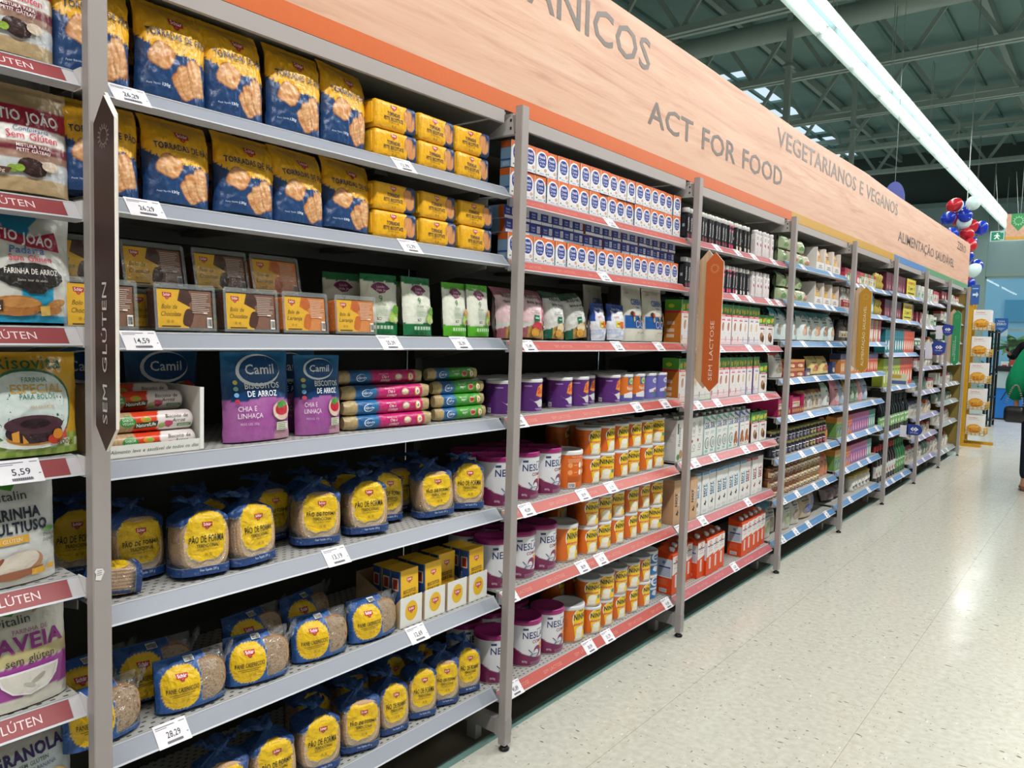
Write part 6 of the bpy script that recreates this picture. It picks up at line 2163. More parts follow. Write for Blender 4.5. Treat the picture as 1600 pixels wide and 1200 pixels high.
def bottle(h, r, glass, label, capc, blob, name='bottle'):
    root = proto(empty(name, (0, 0, 0)))
    b = MB()
    b.lathe([(r * .9, 0, glass), (r, .004, glass), (r, h * .58, glass), (r * .75, h * .68, glass), (r * .36, h * .78, glass), (r * .33, h * .9, glass)], 16)
    m = lambda u, v, of: ((r + of) * math.sin(u / r), -(r + of) * math.cos(u / r), v)
    W, H = r * 100, h * 100
    sheet(b, [rect(-W * 1.2, H * .16, W * 1.2, H * .46, label), rect(-W * .8, H * .38, W * .8, H * .42, '#e6e6e2'), ell(0, H * .26, W * .5, H * .06, blob, 10)], m, .012, .0004, .0001)
    b.build('glass', [M_JAR], root)
    c = MB()
    c.lathe([(r * .38, h * .84, capc), (r * .4, h * .86, capc), (r * .4, h * .995, capc), (r * .36, h, capc)], 12)
    c.build('cap', [M_PLAST], root)
    return root


def open_box(name, w, d, h, c, front_h, art):
    """display carton standing open at the front"""
    mb = MB()
    t = .003
    mb.box(-w / 2, w / 2, -d / 2, d / 2, 0, t, c)
    mb.box(-w / 2, -w / 2 + t * 3, -d / 2, d / 2, t, h, c)
    mb.box(w / 2 - t * 3, w / 2, -d / 2, d / 2, t, h, c)
    mb.box(-w / 2, w / 2, d / 2 - t, d / 2, t, h, c)
    mb.box(-w / 2 + t * 3, w / 2 - t * 3, -d / 2, -d / 2 + t, t, front_h, c)
    sheet(mb, art, lambda u, v, of: (u, -d / 2 - of, v), None, .0005)
    return done(mb, name, [M_CARD])


# ---- first blue-railed unit
U4 = 'first blue-railed unit'
sg = [pouch('snack_bag', .135, .085, .07, '#9db07c', '#4f6f48', '#5a8a4a', 2), pouch('snack_bag', .135, .085, .07, '#b5b58f', '#7a5a44', '#c06a44', 4)]
for s_ in (1, 2):
    sh = 'top shelf' if s_ == 1 else 'second shelf'
    for l in (0, 1):
        row(sg, [2.71, 2.86, 3.0, 3.13][: 4 - l], .115, sz(4, s_) + .078 * l, 'green snack bag, %s layer' % ('lower', 'upper')[l], 'snack bag', 'green snack bags', sh, .004, .12, s_ * 2 + l, ys=[.12, .115, .12, .125])
yb = pouch('snack_pouch', .14, .15, .06, '#cf9a34', '#b9822a', '#e2b75a', 5)
ob = open_box('display_box', .17, .12, .145, '#e2dcd8', .05, [rect(-4, 1.2, 4, 1.8, '#8c8a90'), rect(-3, 2.3, 3, 3.3, '#a09ea4')])
for s_ in (1, 2):
    xs = [3.36, 3.545, 3.73]
    sh = ('top', 'second')[s_ - 1] + ' shelf'
    row(ob, xs, .14, sz(4, s_), 'white open display box of yellow pouches', 'display box', 'white display boxes', sh, 0, 0)
    row(yb, xs, .118, sz(4, s_) + .004, 'yellow pouch standing in white box', 'snack pouch', 'yellow pouches in boxes', sh, 0, .05)
pk = pack('snack_box', .05, .05, .1, '#b83a5c', '#e7d8c8', '#8f2a48')
for s_ in (1, 2):
    row(pk, [3.85, 3.9][:1], .12, sz(4, s_), 'small crimson snack box at right end', 'snack box', None, ('top', 'second')[s_ - 1] + ' shelf')
tl = [pouch('snack_bag', .15, .195, .075, '#c9dfe2', '#1f7f8c', '#9a6a50', 3, 'CHIPS'), pouch('snack_bag', .15, .195, .075, '#d5e2e2', '#2a8f9a', '#c98a5c', 6, 'CHIPS')]
row(tl, [2.7, 2.84, 3.0, 3.16, 3.31, 3.47, 3.63, 3.8], .13, sz(4, 3), 'teal and white snack bag', 'snack bag', 'teal snack bags', 'third shelf, ' + U4, .008, .2, 5, -.1)
row(tl, [2.75, 2.95, 3.15, 3.35, 3.55, 3.75], .27, sz(4, 3), 'teal snack bag in back row', 'snack bag', 'teal snack bags at the back', 'third shelf', .008, .2, 8, -.08)
br = pouch('snack_bag', .15, .17, .08, '#cdc9c4', '#9a3a34', '#8a6a4c', 7, 'Assado')
put(br, (2.73, .13, sz(4, 4)), 'white and brown snack bag with red top, fourth shelf', 'snack bag', rz=-.1, tilt=-.08)
bt = pack('cereal_bar_box', .16, .1, .055, '#a8483a', '#d9b07a', '#c98a4a')
for l in (0, 1):
    row(bt, [2.9, 3.07], .13, sz(4, 4) + .056 * l, 'flat red cereal bar box, %s layer' % ('lower', 'upper')[l], 'cereal bar box', 'flat red boxes', 'fourth shelf')
pv = pack('snack_box', .1, .08, .05, '#7d6f8c', '#d9cf9a', '#3a3a5a')
row(pv, [3.22], .12, sz(4, 4), 'small violet snack box', 'snack box', None, 'fourth shelf')
ye = pouch('biscuit_bag', .21, .125, .06, '#d8bf6a', '#cdb05a', '#b5564a', 9)
row(ye, [3.43, 3.66], .12, sz(4, 4), 'pale yellow biscuit bag', 'biscuit bag', 'pale yellow biscuit bags', 'fourth shelf', .003, .08, 3, -.15)
bx = pack('snack_box', .09, .08, .085, '#2c3a6c', '#c9b8a4', '#20305c')
row(bx, [3.82], .13, sz(4, 4), 'navy snack box by the right post', 'snack box', None, 'fourth shelf')
pb = open_box('display_box', .23, .2, .12, '#b52a5f', .045, [rect(-11, .3, 11, 4.3, '#7d2434')] + [ell(-9 + 3.6 * i, 2.3, 1.1, 1.3, '#d29a3c', 8) for i in range(6)])
row(pb, [2.78, 3.03], .17, sz(4, 5), 'crimson open display box of cookies', 'display box', 'crimson display boxes', 'fifth shelf', 0, 0)
pc = pack('cookie_pack', .19, .15, .1, '#d9c7a0', '#e9e4dc', '#c03a6c')
row(pc, [2.78, 3.03], .165, sz(4, 5) + .004, 'cookie pack inside crimson box', 'cookie pack', 'cookie packs in crimson boxes', 'fifth shelf', 0, 0)
wf = [pouch('wafer_bag', .085, .13, .04, c, d, e, i) for i, (c, d, e) in enumerate((('#c9b89a', '#a8483a', '#3f3a44'), ('#cfc2a4', '#b58a3a', '#7a5a44'), ('#c4bdb4', '#8f4a3a', '#a8a4a4')))]
row(wf, [3.2, 3.285, 3.37, 3.455, 3.54, 3.62], .12, sz(4, 5), 'slim wafer bag', 'wafer bag', 'slim wafer bags', 'fifth shelf', .006, .2, 4, -.12)
row(pouch('coffee_bag', .12, .17, .08, '#2c2b2c', '#252425', '#4a4745', 3), [2.75, 2.9, 3.05, 3.2, 3.35, 3.5, 3.63], .36, sz(4, 5), 'black foil bag in the back row', 'foil bag', 'black foil bags', 'fifth shelf', .01, .3, 6, -.1)
wb = pouch('snack_bag', .13, .165, .07, '#d5dbd7', '#8fc0a8', '#6a5a4c', 5)
row(wb, [3.77], .13, sz(4, 5), 'white and mint snack bag by post', 'snack bag', None, 'fifth shelf', tilt=-.1)
jm = {k: jar(.08, .0335, g, l, '#8f8a4a', b) for k, (g, l, b) in {'d': ('#2a2430', '#34344c', '#8a7f96'), 'y': ('#3a302c', '#4a3a44', '#c9b25a'), 'r': ('#3a2028', '#5a2a3c', '#c9566a')}.items()}
for l in (0, 1):
    xs = fr(2.69, .0715, 15)
    for i, x in enumerate(xs):
        k = 'ddddddddddyyrrr'[i] if l else 'dddddddddyyyrrr'[i]
        put(jm[k], (x, .115 + .003 * (i % 2), sz(4, 6) + .0808 * l + .0005), '%s jam jar, %s layer, %s from left' % ({'d': 'dark', 'y': 'yellow-labelled', 'r': 'red-labelled'}[k], ('lower', 'upper')[l], ORD[i + 1]), 'jar', 'jam jars in two layers')
og = pouch('snack_bag', .1, .165, .05, '#c4652c', '#b5561f', '#d98a4c', 6)
row(og, [3.8], .13, sz(4, 6), 'tall orange snack bag after the jars', 'snack bag', None, 'sixth shelf', tilt=-.06)
row(og, [3.76, 3.86], .13, sz(4, 7), 'orange snack bag by the right post', 'snack bag', 'orange snack bags on the seventh shelf', 'seventh shelf', tilt=-.06)
pj = [jar(.062, .033, '#7a4a2c', '#c9a87c', '#8c5a3a', '#34406c'), jar(.062, .033, '#8a6440', '#d3bd8c', '#a88a54', '#34406c')]
for l in range(3):
    for i, x in enumerate(fr(2.69, .0705, 14)):
        put(pj[0 if i < 8 else 1], (x, .115 + .003 * (i % 2), sz(4, 7) + .0625 * l + .0005), '%s spread jar, %s layer, %s from left' % ('brown' if i < 8 else 'tan', ('bottom', 'middle', 'top')[l], ORD[i + 1]), 'jar', 'nut spread jars in three layers')
gb = [pouch('granola_bag', .15, .205, .08, '#b9b4a8', '#4f8aa0', '#7f9a5a', 2, 'grãos'), pouch('granola_bag', .14, .2, .08, '#bdb8ac', '#5a93b5', '#8a7a5c', 5, 'grãos')]
for i, (x, y, r_) in enumerate(((2.7, .14, .0), (2.85, .17, -.2), (3.03, .13, -.05), (3.2, .13, -.15))):
    put(gb[i % 2], (x, y, sz(4, 8) + .001), 'grey granola bag with blue top, %s from left, bottom shelf' % ORD[i + 1], 'granola bag', 'grey granola bags', rz=r_, tilt=-.06)
pn = [pouch('puffed_grain_bag', .24, .18, .13, '#b59f78', '#8f8a7c', '#3a55a0', 4, 'VITAO'), pouch('puffed_grain_bag', .24, .2, .13, '#b09470', '#3f7a8a', '#3a55a0', 7, 'VITAO')]
put(pn[0], (3.43, .15, sz(4, 8) + .001), 'clear bag of puffed grain with blue label, front', 'grain bag', rz=-.1, tilt=-.1)
put(pn[1], (3.68, .2, sz(4, 8) + .001), 'taller clear bag of puffed grain by the post', 'grain bag', rz=.1, tilt=-.1)

# ---- unit beside the mustard sign
X5 = 3.9235
pal = [('#c9465c', '#f0e0d8', '#8f2f44'), ('#5d9a58', '#e9e2c8', '#b5404a'), ('#d8cdb8', '#6a8a4a', '#b0443c'), ('#e3e0da', '#c98a4c', '#7f9a6a')]
sx = [pack('snack_box', .075, .06, .1, a, b, c) for a, b, c in pal]
row(sx, fr(X5 + .075, .082, 8), .12, sz(5, 1), 'small bright snack box', 'snack box', 'small boxes on the top shelf', 'top shelf, mustard-sign unit')
row(sx[2:], fr(X5 + .74, .082, 3), .12, sz(5, 1), 'small pale snack box', 'snack box', 'small pale boxes', 'top shelf')
plush = MB()
plush.lathe([(.012, 0, '#b09a44'), (.03, .01, '#b8a24a'), (.036, .045, '#b8a24a'), (.02, .075, '#b09a44'), (.026, .09, '#bfa850'), (.03, .11, '#bfa850'), (.012, .135, '#b09a44')], 14)
ps_ = done(plush, 'honey_bottle', [M_PLAST])
for s_ in (1, 2):
    row(ps_, [X5 + 1.02, X5 + 1.1, X5 + 1.18], .12, sz(5, s_), 'mustard squeeze bottle', 'bottle', 'mustard squeeze bottles', ('top', 'second')[s_ - 1] + ' shelf')
wbt = bottle(.17, .034, '#dcdad6', '#b5424a', '#e6e4e0', '#7f9a5a')
row(wbt, fr(X5 + .08, .078, 6), .12, sz(5, 2), 'white capped bottle', 'bottle', 'white capped bottles', 'second shelf, mustard-sign unit')
bb = pack('tea_box', .09, .07, .15, '#5f9fb5', '#d9e6e6', '#3f7f98')
row(bb, fr(X5 + .58, .095, 4), .12, sz(5, 2), 'light blue tea box', 'tea box', 'light blue tea boxes', 'second shelf')
dk = [bottle(.16, .033, '#4a4644', '#b8ae9c', '#2c2c34', '#8a4a3c'), bottle(.16, .033, '#6a5c48', '#cfc09a', '#33334a', '#7a5a3a')]
row(dk, fr(X5 + .07, .074, 10), .12, sz(5, 3), 'dark dressing bottle', 'bottle', 'dark dressing bottles', 'third shelf')
pkc = [pack('drink_carton', .07, .07, .178, '#d9627c', '#f0dcd8', '#c94a66'), pack('drink_carton', .07, .07, .178, '#b9c98a', '#e9e8d8', '#9ab06a')]
row(pkc, fr(X5 + .84, .076, 5), .12, sz(5, 3), 'pink or green slim carton', 'drink carton', 'pink and green slim cartons', 'third shelf')
oj = [pack('tea_box', .062, .08, .15, '#d98a4c', '#e9c9a0', '#3a4468'), pack('tea_box', .062, .08, .15, '#cf5f48', '#e6b49a', '#3a4468')]
row([oj[0]] * 10 + [oj[1]] * 9, fr(X5 + .06, .0645, 17), .12, sz(5, 4), 'orange tea box with navy top', 'tea box', 'orange tea boxes', 'fourth shelf')
po = [pouch('snack_bag', .12, .18, .06, '#d98a9a', '#c9788a', '#e9d4d0', 2), pouch('snack_bag', .12, .18, .06, '#8fa6c4', '#7a93b5', '#d5dbe4', 4), pouch('snack_bag', .12, .18, .06, '#c9962f', '#b5852a', '#3f3a34', 5), pouch('snack_bag', .12, .18, .06, '#4f7a5c', '#3f6a50', '#c9d0b8', 7)]
for i, x in enumerate(fr(X5 + .1, .135, 7)):
    put(po[(0, 1, 2, 3, 3, 0, 1)[i]], (x, .13, sz(5, 5) + .001), '%s upright snack bag, %s from left, fifth shelf, mustard-sign unit' % (('pink', 'blue', 'yellow', 'green', 'green', 'pink', 'blue')[i], ORD[i + 1]), 'snack bag', 'upright snack bags in mixed colours', rz=.15 * (i % 3 - 1), tilt=-.1)
tb_ = [pack('tea_box', .068, .08, .15, '#6f9a4f', '#3f5a7a', '#c98a3c'), pack('tea_box', .068, .08, .15, '#d6743f', '#7a4a8a', '#b5502a'), pack('tea_box', .068, .08, .15, '#8a5a9a', '#d97a9a', '#a8447a'), pack('tea_box', .068, .08, .15, '#6fa09a', '#c9d9c8', '#3f7a74')]
for s_, seq in ((6, '0001112222222333'), (7, '000111222222233')):
    for i, k in enumerate(seq):
        put(tb_[int(k)], (X5 + .065 + .0705 * i, .12, sz(5, s_) + .0005), '%s tea box, %s from left, %s shelf, mustard-sign unit' % (('green', 'orange', 'purple', 'teal')[int(k)], ORD[i + 1], ORD[s_]), 'tea box', 'tea boxes in colour blocks')
gj = jar(.13, .045, '#d6d2c8', '#e6e3dc', '#b09a4a', '#4a4a4a')
row(gj, fr(X5 + .68, .098, 6), .14, sz(5, 8), 'white-labelled jar with gold lid', 'jar', 'gold-lidded jars', 'bottom shelf')
db_ = pouch('bean_bag', .16, .1, .09, '#4a3038', '#3a262c', '#6d4a4c', 3)
for i, x in enumerate((X5 + .12, X5 + .3, X5 + .47)):
    put(db_, (x, .15, sz(5, 8) + .001), 'dark slumped bean bag, %s from left, bottom shelf' % ORD[i + 1], 'bean bag', 'dark slumped bean bags', rz=.2 * (i - 1), tilt=-.3)

# ---- unit of wine and juice bottles
X6 = 5.2235
ma = pack('chocolate_box', .1, .09, .16, '#6d1f34', '#8f3a4c', '#5a1a2c')
for s_ in (1, 2):
    row(ma, fr(X6 + .1, .108, 11), .15, sz(6, s_), 'maroon box', 'chocolate box', 'maroon boxes', ('top', 'second')[s_ - 1] + ' shelf, bottle unit')
    mb = MB()
    mb.box(-.19, .19, -.002, .002, 0, .16, '#dccb3a')
    sheet(mb, [txt('OFERTA', 0, 11, 2.4, '#b5302a', bold=.04, w=30), txt('2 por 1', 0, 6, 3.2, '#3a3420', bold=.04, w=26), rect(-14, 2.2, 14, 3.4, '#3a3420')], lambda u, v, of: (u, -.002 - of, v), None, .0006)
    tag(mb.build('promotion_card', M_CARD, None, (X6 + (1.02 if s_ == 1 else .93), .096, sz(6, s_))), 'yellow promotion card in front of maroon boxes, %s shelf' % ('top', 'second')[s_ - 1], 'card', 'yellow promotion cards')
tj = [pack('juice_carton', .085, .085, .205, '#2a7f8c', '#dfeaea', '#1f6f7c', cap=(.014, '#e9e6e0', 0, .016)), pack('juice_carton', .085, .085, .205, '#d9603f', '#f0dccc', '#c94f30', cap=(.014, '#e9e6e0', 0, .016))]
for i, x in enumerate(fr(X6 + .1, .0915, 13)):
    put(tj[0 if i < 8 else 1], (x, .125, sz(6, 3) + .0005), '%s capped juice carton, %s from left, third shelf' % ('teal' if i < 8 else 'orange', ORD[i + 1]), 'juice carton', 'teal and orange juice cartons')
gj_ = [pack('juice_carton', .1, .09, .25, '#a8b83f', '#e6e8c0', '#8a9a2c'), pack('juice_carton', .1, .09, .25, '#d9573c', '#f0d0bc', '#c4472c')]
for i, x in enumerate(fr(X6 + .1, .107, 11)):
    put(gj_[0 if i < 6 else 1], (x, .125, sz(6, 4) + .0005), '%s tall juice carton, %s from left, fourth shelf' % ('lime' if i < 6 else 'orange', ORD[i + 1]), 'juice carton', 'lime and orange tall cartons')
wi = bottle(.325, .04, '#141416', '#7fb069', '#2a2a2c', '#e0e6dc', 'wine_bottle')
row(wi, fr(X6 + .1, .098, 12), .12, sz(6, 5), 'black wine bottle with green label', 'wine bottle', 'black wine bottles', 'fifth shelf')
wh = bottle(.33, .041, '#2a1c18', '#c9ccc8', '#a8342c', '#b5404a', 'sauce_bottle')
gw = bottle(.33, .043, '#2f6a3a', '#5f9a5a', '#3a7a44', '#a8c49a', 'sauce_bottle')
for i, x in enumerate(fr(X6 + .1, .098, 12)):
    put(wh if i < 8 else gw, (x, .13, sz(6, 6) + .0005), '%s tall bottle, %s from left, bottom shelf of bottle unit' % ('dark brown' if i < 8 else 'green', ORD[i + 1]), 'bottle', 'tall bottles on the bottom shelf')

# ---- last two units: mixed packs
rr = random.Random(31)
mixed = [pack('snack_box', .11, .08, .15, '#dcdcd4', '#4f8a5c', '#d5d5cc'), pack('snack_box', .1, .08, .14, '#e0dcd4', '#c06a5a', '#b0444a'), pouch('snack_bag', .15, .17, .08, '#d9d2c4', '#b54a54', '#8a5a44', 3), pack('snack_box', .12, .08, .13, '#3f7a4f', '#d9d9c4', '#e0e0d8'),
         pouch('snack_bag', .14, .17, .08, '#cfcac4', '#3a4a7a', '#9a7a5a', 6), pack('snack_box', .1, .08, .16, '#8a2f3c', '#e0d0c0', '#6d2430'), pouch('snack_bag', .15, .18, .08, '#1f5a3c', '#184a30', '#e0c9a0', 8), pack('snack_box', .09, .08, .16, '#e6d9c0', '#d98a3c', '#c9562c')]
mcol = ['white and green', 'white and red', 'cream and red', 'green and white', 'grey and navy', 'maroon', 'dark green', 'cream and orange']
mkind = ['snack box', 'snack box', 'snack bag', 'snack box', 'snack bag', 'snack box', 'snack bag', 'snack box']
PL = {7: ['00011', '50003', '34722', '11422', '46611', '44474', '77227', '22266'], 8: ['55011', '10055', '33300', '11003', '01146', '66666', '22422', '22622']}
for b in (7, 8):
    x0 = BAY[b] + .1
    for s_, seq in enumerate(PL[b], 1):
        for i in range(7):
            k = int(seq[i * len(seq) // 7])
            gap = (ZB[b][s_ - 2] if s_ > 1 else 2.08) - sz(b, s_)
            hs = min(1.0, (gap - .07) / .18)
            put(mixed[k], (x0 + .165 * i + rr.uniform(-.01, .01), .135 + rr.uniform(-.005, .02), sz(b, s_) + .001), '%s %s, %s from left, %s shelf, %s' % (mcol[k], mkind[k], ORD[i + 1], ORD[s_], 'pennant unit' if b == 7 else 'last unit'), mkind[k], 'mixed packs in the far units', rz=rr.uniform(-.1, .1), s=(1, 1, hs))
# ------------------------------------------------------------------ pennants, end rack, balloons, hanging signs
def pennant(X, yc, zc, w, h, shape, label, seed):
    mb = MB()
    if shape == 'd':
        P = [(-w / 2, .2 * h), (-.25 * w, .5 * h), (w / 2, .35 * h), (.42 * w, -.3 * h), (0, -.5 * h), (-.38 * w, -.35 * h)]
    else:
        P = [(-w / 2, h / 2)] + [(w / 2 - h / 2 + h / 2 * math.cos(t), h / 2 * math.sin(t)) for t in [PI / 2 - PI * i / 10 for i in range(11)]] + [(-w / 2, -h / 2)]
    f = [(0, -a, z) for a, z in P]
    g = [(.004, -a, z) for a, z in P]
    mb.face(f[::-1], '#2b3f92')
    mb.face(g, '#2b3f92')
    n = len(P)
    for i in range(n):
        mb.face([f[i], f[(i + 1) % n], g[(i + 1) % n], g[i]], '#24357d')
    m = lambda u, v, of: (-of, -u, v)
    k = w * 12
    sheet(mb, [poly([(-2.2 * k, .4 * k), (-.7 * k, 1.7 * k), (-.5 * k, 1.2 * k), (-1.1 * k, .4 * k), (-.5 * k, -.5 * k), (-.7 * k, -.9 * k)], '#e8eaf2'), poly([(2.2 * k, .4 * k), (.7 * k, 1.7 * k), (.2 * k, 1.5 * k), (.9 * k, .4 * k), (.2 * k, -.7 * k), (.7 * k, -.9 * k)], '#e8eaf2'),
               ell(0, .4 * k, .55 * k, .7 * k, '#e8eaf2', 12), txt('Carrefour', 0, -2.0 * k, .75 * k, '#e8eaf2', w=4.2 * k)], m, None, .0006)
    mb.box(0, .004, w / 2 - .01, w / 2 + .055, -h * .75, h * .35, '#dcd9e4')
    mb.tube([(.002, w / 2 + .04, -h * .2), (.002, -yc * -1 + 0 if False else .145 + yc * 1.0 if False else w / 2 + .12, -h * .2)], .0015, '#dcdce0', 6)
    tag(mb.build('shelf_pennant', M_CARD, None, (X, yc, zc)), label, 'pennant', 'blue pennants sticking out from shelves')


pennant(7.3, -.072, 1.555, .11, .13, 'd', 'small blue pennant with white logo by the green sign', 1)
pennant(6.75, -.09, 1.365, .13, .15, 'd', 'blue pennant with white logo, below the smaller pennant', 2)
pennant(5.85, -.085, .61, .13, .1, 'r', 'low round-ended blue pennant with white logo by the bottles', 3)
# leaflet clipped to a rail of the bottle unit
mb = MB()
mb.box(-.002, .002, -.14, .0, 0, .1, '#d9d5b8')
sheet(mb, [rect(1, 1, 13, 4, '#4a6aa0'), rect(1, 6, 9, 9, '#c9a84a')], lambda u, v, of: (-.002 - of, -u, v), None, .0005)
tag(mb.build('leaflet', M_CARD, None, (5.3, .03, 1.04)), 'pale leaflet sticking out beside the juice cartons', 'leaflet')

# end rack of boxed goods
rk_ = empty('display_rack', (10.3, 0, 0))
tag(rk_, 'yellow wire display rack of white boxes at the end of aisle', 'rack')
mb = MB()
mb.beam((-.02, .135, .02), (-.02, .135, 2.2), .05, .05, '#c9961f')
mb.beam((.34, .135, .02), (.34, .135, 2.2), .04, .04, '#c9961f')
mb.beam((-.04, -.1, .02), (-.04, .18, .02), .04, .04, '#c9961f')
mb.beam((.36, -.2, .02), (.36, .18, .02), .04, .04, '#c9961f')
mb.beam((-.04, .135, .05), (.36, .135, .05), .03, .03, '#b58518')
for z in (.5, 1.1, 1.7):
    mb.beam((-.02, .135, z), (.34, .135, z), .025, .025, '#b58518')
mb.build('frame', M_PLAST, rk_)
tiers = (.16, .52, .88, 1.245, 1.61)
for z in tiers:
    b = MB()
    for k in range(6):
        y = -.125 + .25 * k / 5
        b.tube([(-.03, y, z), (.32, y, z)], .004, '#c79a20', 6)
        b.tube([(-.03, y, z), (-.03, y, z + .1)], .004, '#c79a20', 6)
    for k in range(5):
        b.tube([(-.03 + .35 * k / 4, -.125, z), (-.03 + .35 * k / 4, -.125, z + .1)], .004, '#c79a20', 6)
        b.tube([(-.03 + .35 * k / 4, .125, z), (-.03 + .35 * k / 4, .125, z + .1)], .004, '#c79a20', 6)
    for zz in (0, .033, .066, .1):
        b.tube([(.32, -.125, z + zz), (-.03, -.125, z + zz), (-.03, .125, z + zz), (.32, .125, z + zz)], .004, '#d0a126', 6)
    b.build('basket', M_PLAST, rk_)


def rice_box():
    w, d, h = .2, .09, .27
    o = [txt('Carrefour', -1.5, 22.5, 2.0, '#c23a4a', bold=.02, w=11), rect(-8, 20.5, 6, 21.1, '#b9b6ba'), ell(0, 8.5, 8.6, 6.0, '#d8912a', 20, jag=.05), ell(-2, 10.5, 4.6, 2.6, '#e6b04a', 14, .3), ell(3, 7.5, 4.2, 2.2, '#e2a23c', 14, -.3), ell(.5, 4.8, 6.0, 2.0, '#c9781f', 14), ell(-3.5, 7.0, 2.0, 1.2, '#c4452a', 10), ell(4.5, 11.6, 2.4, 1.0, '#edc47a', 10, .6)]
    return carton('boxed_snack', w, d, h, o, [rect(-4, 8, 4, 20, '#e6e4e2')], ('#e6e3e2', '#e0dedd', '#d9d7d6'))


bxp = rice_box()
for t, z in enumerate(tiers):
    for k in range(3):
        put(bxp, (10.3 + .03 + .098 * k, 0, z + .006), 'white boxed snack, %s in the %s rack basket from the floor' % (('front', 'middle', 'rear')[k], ORD[t + 1]), 'snack box', 'boxed snacks in the yellow rack', rz=-PI / 2)
mb = MB()
mb.box(-.004, .004, -.05, .05, 0, .27, '#2f5aa0')
sheet(mb, [poly([(-3, 12), (1.5, 12), (1.5, 9.5), (4, 13.5), (1.5, 17.5), (1.5, 15), (-3, 15)], '#cfdcec'), rect(-3.5, 21, 3.5, 22.5, '#8fb0d8')], lambda u, v, of: (-.004 - of, -u, v), None, .0006)
mb.box(-.004, .03, -.006, .006, .1, .13, '#2f5aa0')
tag(mb.build('rack_sign', M_CARD, None, (10.24, .09, 1.955)), 'small blue sign on top of the yellow rack', 'sign')

# balloon column
BL = {'r': '#b81f2c', 'b': '#1638b5', 'w': '#cfe6e6'}
def balloon(c):
    mb = MB()
    pr_ = []
    for i in range(13):
        t = PI * i / 12
        r = math.sin(t) * (1 - .12 * math.cos(t) * -1)
        pr_.append((max(.02, r) * .1, (1 - math.cos(t)) * .118 - .02, BL[c]))
    mb.lathe([(.012, -.038, BL[c]), (.006, -.024, BL[c])] + pr_[1:], 20)
    return done(mb, 'balloon', [M_RUBBER])


bp_ = {k: balloon(k) for k in 'rbw'}
names = {'r': 'red', 'b': 'blue', 'w': 'white'}
bl_ = [('r', .48, 3.32), ('w', .42, 3.36), ('b', .32, 3.33), ('w', .20, 3.31), ('b', .58, 3.18), ('r', .42, 3.20), ('b', .24, 3.18), ('r', .31, 3.06), ('b', .19, 3.05), ('b', .38, 2.94), ('r', .25, 2.94), ('b', .33, 2.83), ('r', .21, 2.76),
       ('b', .2, 2.64), ('b', .2, 2.52), ('w', .19, 2.41), ('b', .3, 2.5), ('r', .32, 2.62), ('w', .35, 3.1), ('r', .31, 2.38), ('b', .2, 2.28)]
bx_ = [10.5 + .1 * ((i * 7) % 3 - 1) for i in range(len(bl_))]
for it in range(200):
    for i in range(len(bl_)):
        for q in range(i):
            dd = math.sqrt((bx_[i] - bx_[q]) ** 2 + (bl_[i][1] - bl_[q][1]) ** 2 + (bl_[i][2] - bl_[q][2]) ** 2)
            if dd < .205:
                p_ = .01 if bx_[i] >= bx_[q] else -.01
                bx_[i] += p_
                bx_[q] -= p_
cnt = {}
for i, (c, y, z) in enumerate(bl_):
    cnt[c] = cnt.get(c, 0) + 1
    put(bp_[c], (bx_[i], y, z - .09), '%s balloon in the column, %s %s one from the top' % (names[c], ORD[cnt[c]], names[c]), 'balloon', 'balloon column behind the header', roll=.9 * math.sin(i * 2.3), tilt=.9 * math.cos(i * 1.7), s=.9)
mb = MB()
mb.tube([(10.5, .3, RZ), (10.5, .3, 3.2), (10.5, .26, 2.2)], .006, '#c9d2d0', 6)
tag(mb.build('long_string', M_CARD), 'pale cord hanging from the roof through the balloon column', 'string')

# oval hanging sign behind the header
mb = MB()
n = 28
mb.add([(0, .11 * math.cos(2 * PI * i / n), .2 * math.sin(2 * PI * i / n)) for i in range(n)] + [(.008, .11 * math.cos(2 * PI * i / n), .2 * math.sin(2 * PI * i / n)) for i in range(n)],
       [tuple(range(n - 1, -1, -1)), tuple(range(n, 2 * n))] + [(i, (i + 1) % n, n + (i + 1) % n, n + i) for i in range(n)], '#5f68b5')
mb.tube([(.004, 0, .19), (.004, 0, RZ - 3.02)], .003, '#aebcba', 6)
tag(mb.build('hanging_sign', M_CARD, None, (7.6, .6, 3.02)), 'violet-blue oval sign hanging behind the header board', 'sign')

# wooden category sign over the next aisle
hs_ = MB()
hs_.box(0, .03, -1.25, -.02, 3.02, 3.41, '#ffffff', 0)
m = lambda u, v, of: (-of, -u, v)
sheet(hs_, [rect(2.2, 302, 125, 306.5, '#d8a03f'), poly([(8.5, 341), (8.5, 326), (18, 314.5), (27.5, 326), (27.5, 341)], '#3f9a5c'), ring(18, 330, 5.6, .7, '#a9d4b4', 22), txt('ZERO', 70, 318, 9, '#6d625b', w=50)] +
      [ell(18 + 6.6 * math.cos(t), 330 + 6.6 * math.sin(t), 1.2, .5, '#a9d4b4', 8, t) for t in [2 * PI * k / 12 for k in range(12)]], m, None, .001, .0002, 1)
for y in (-.2, -1.05):
    hs_.tube([(.015, y, 3.41), (.015, y, RZ)], .004, '#aab8b4', 6, 1)
tag(hs_.build('hanging_sign', [M_WOOD, M_CARD], None, (12.0, 0, 0)), 'wooden hanging sign with green pentagon and yellow bottom band', 'sign')

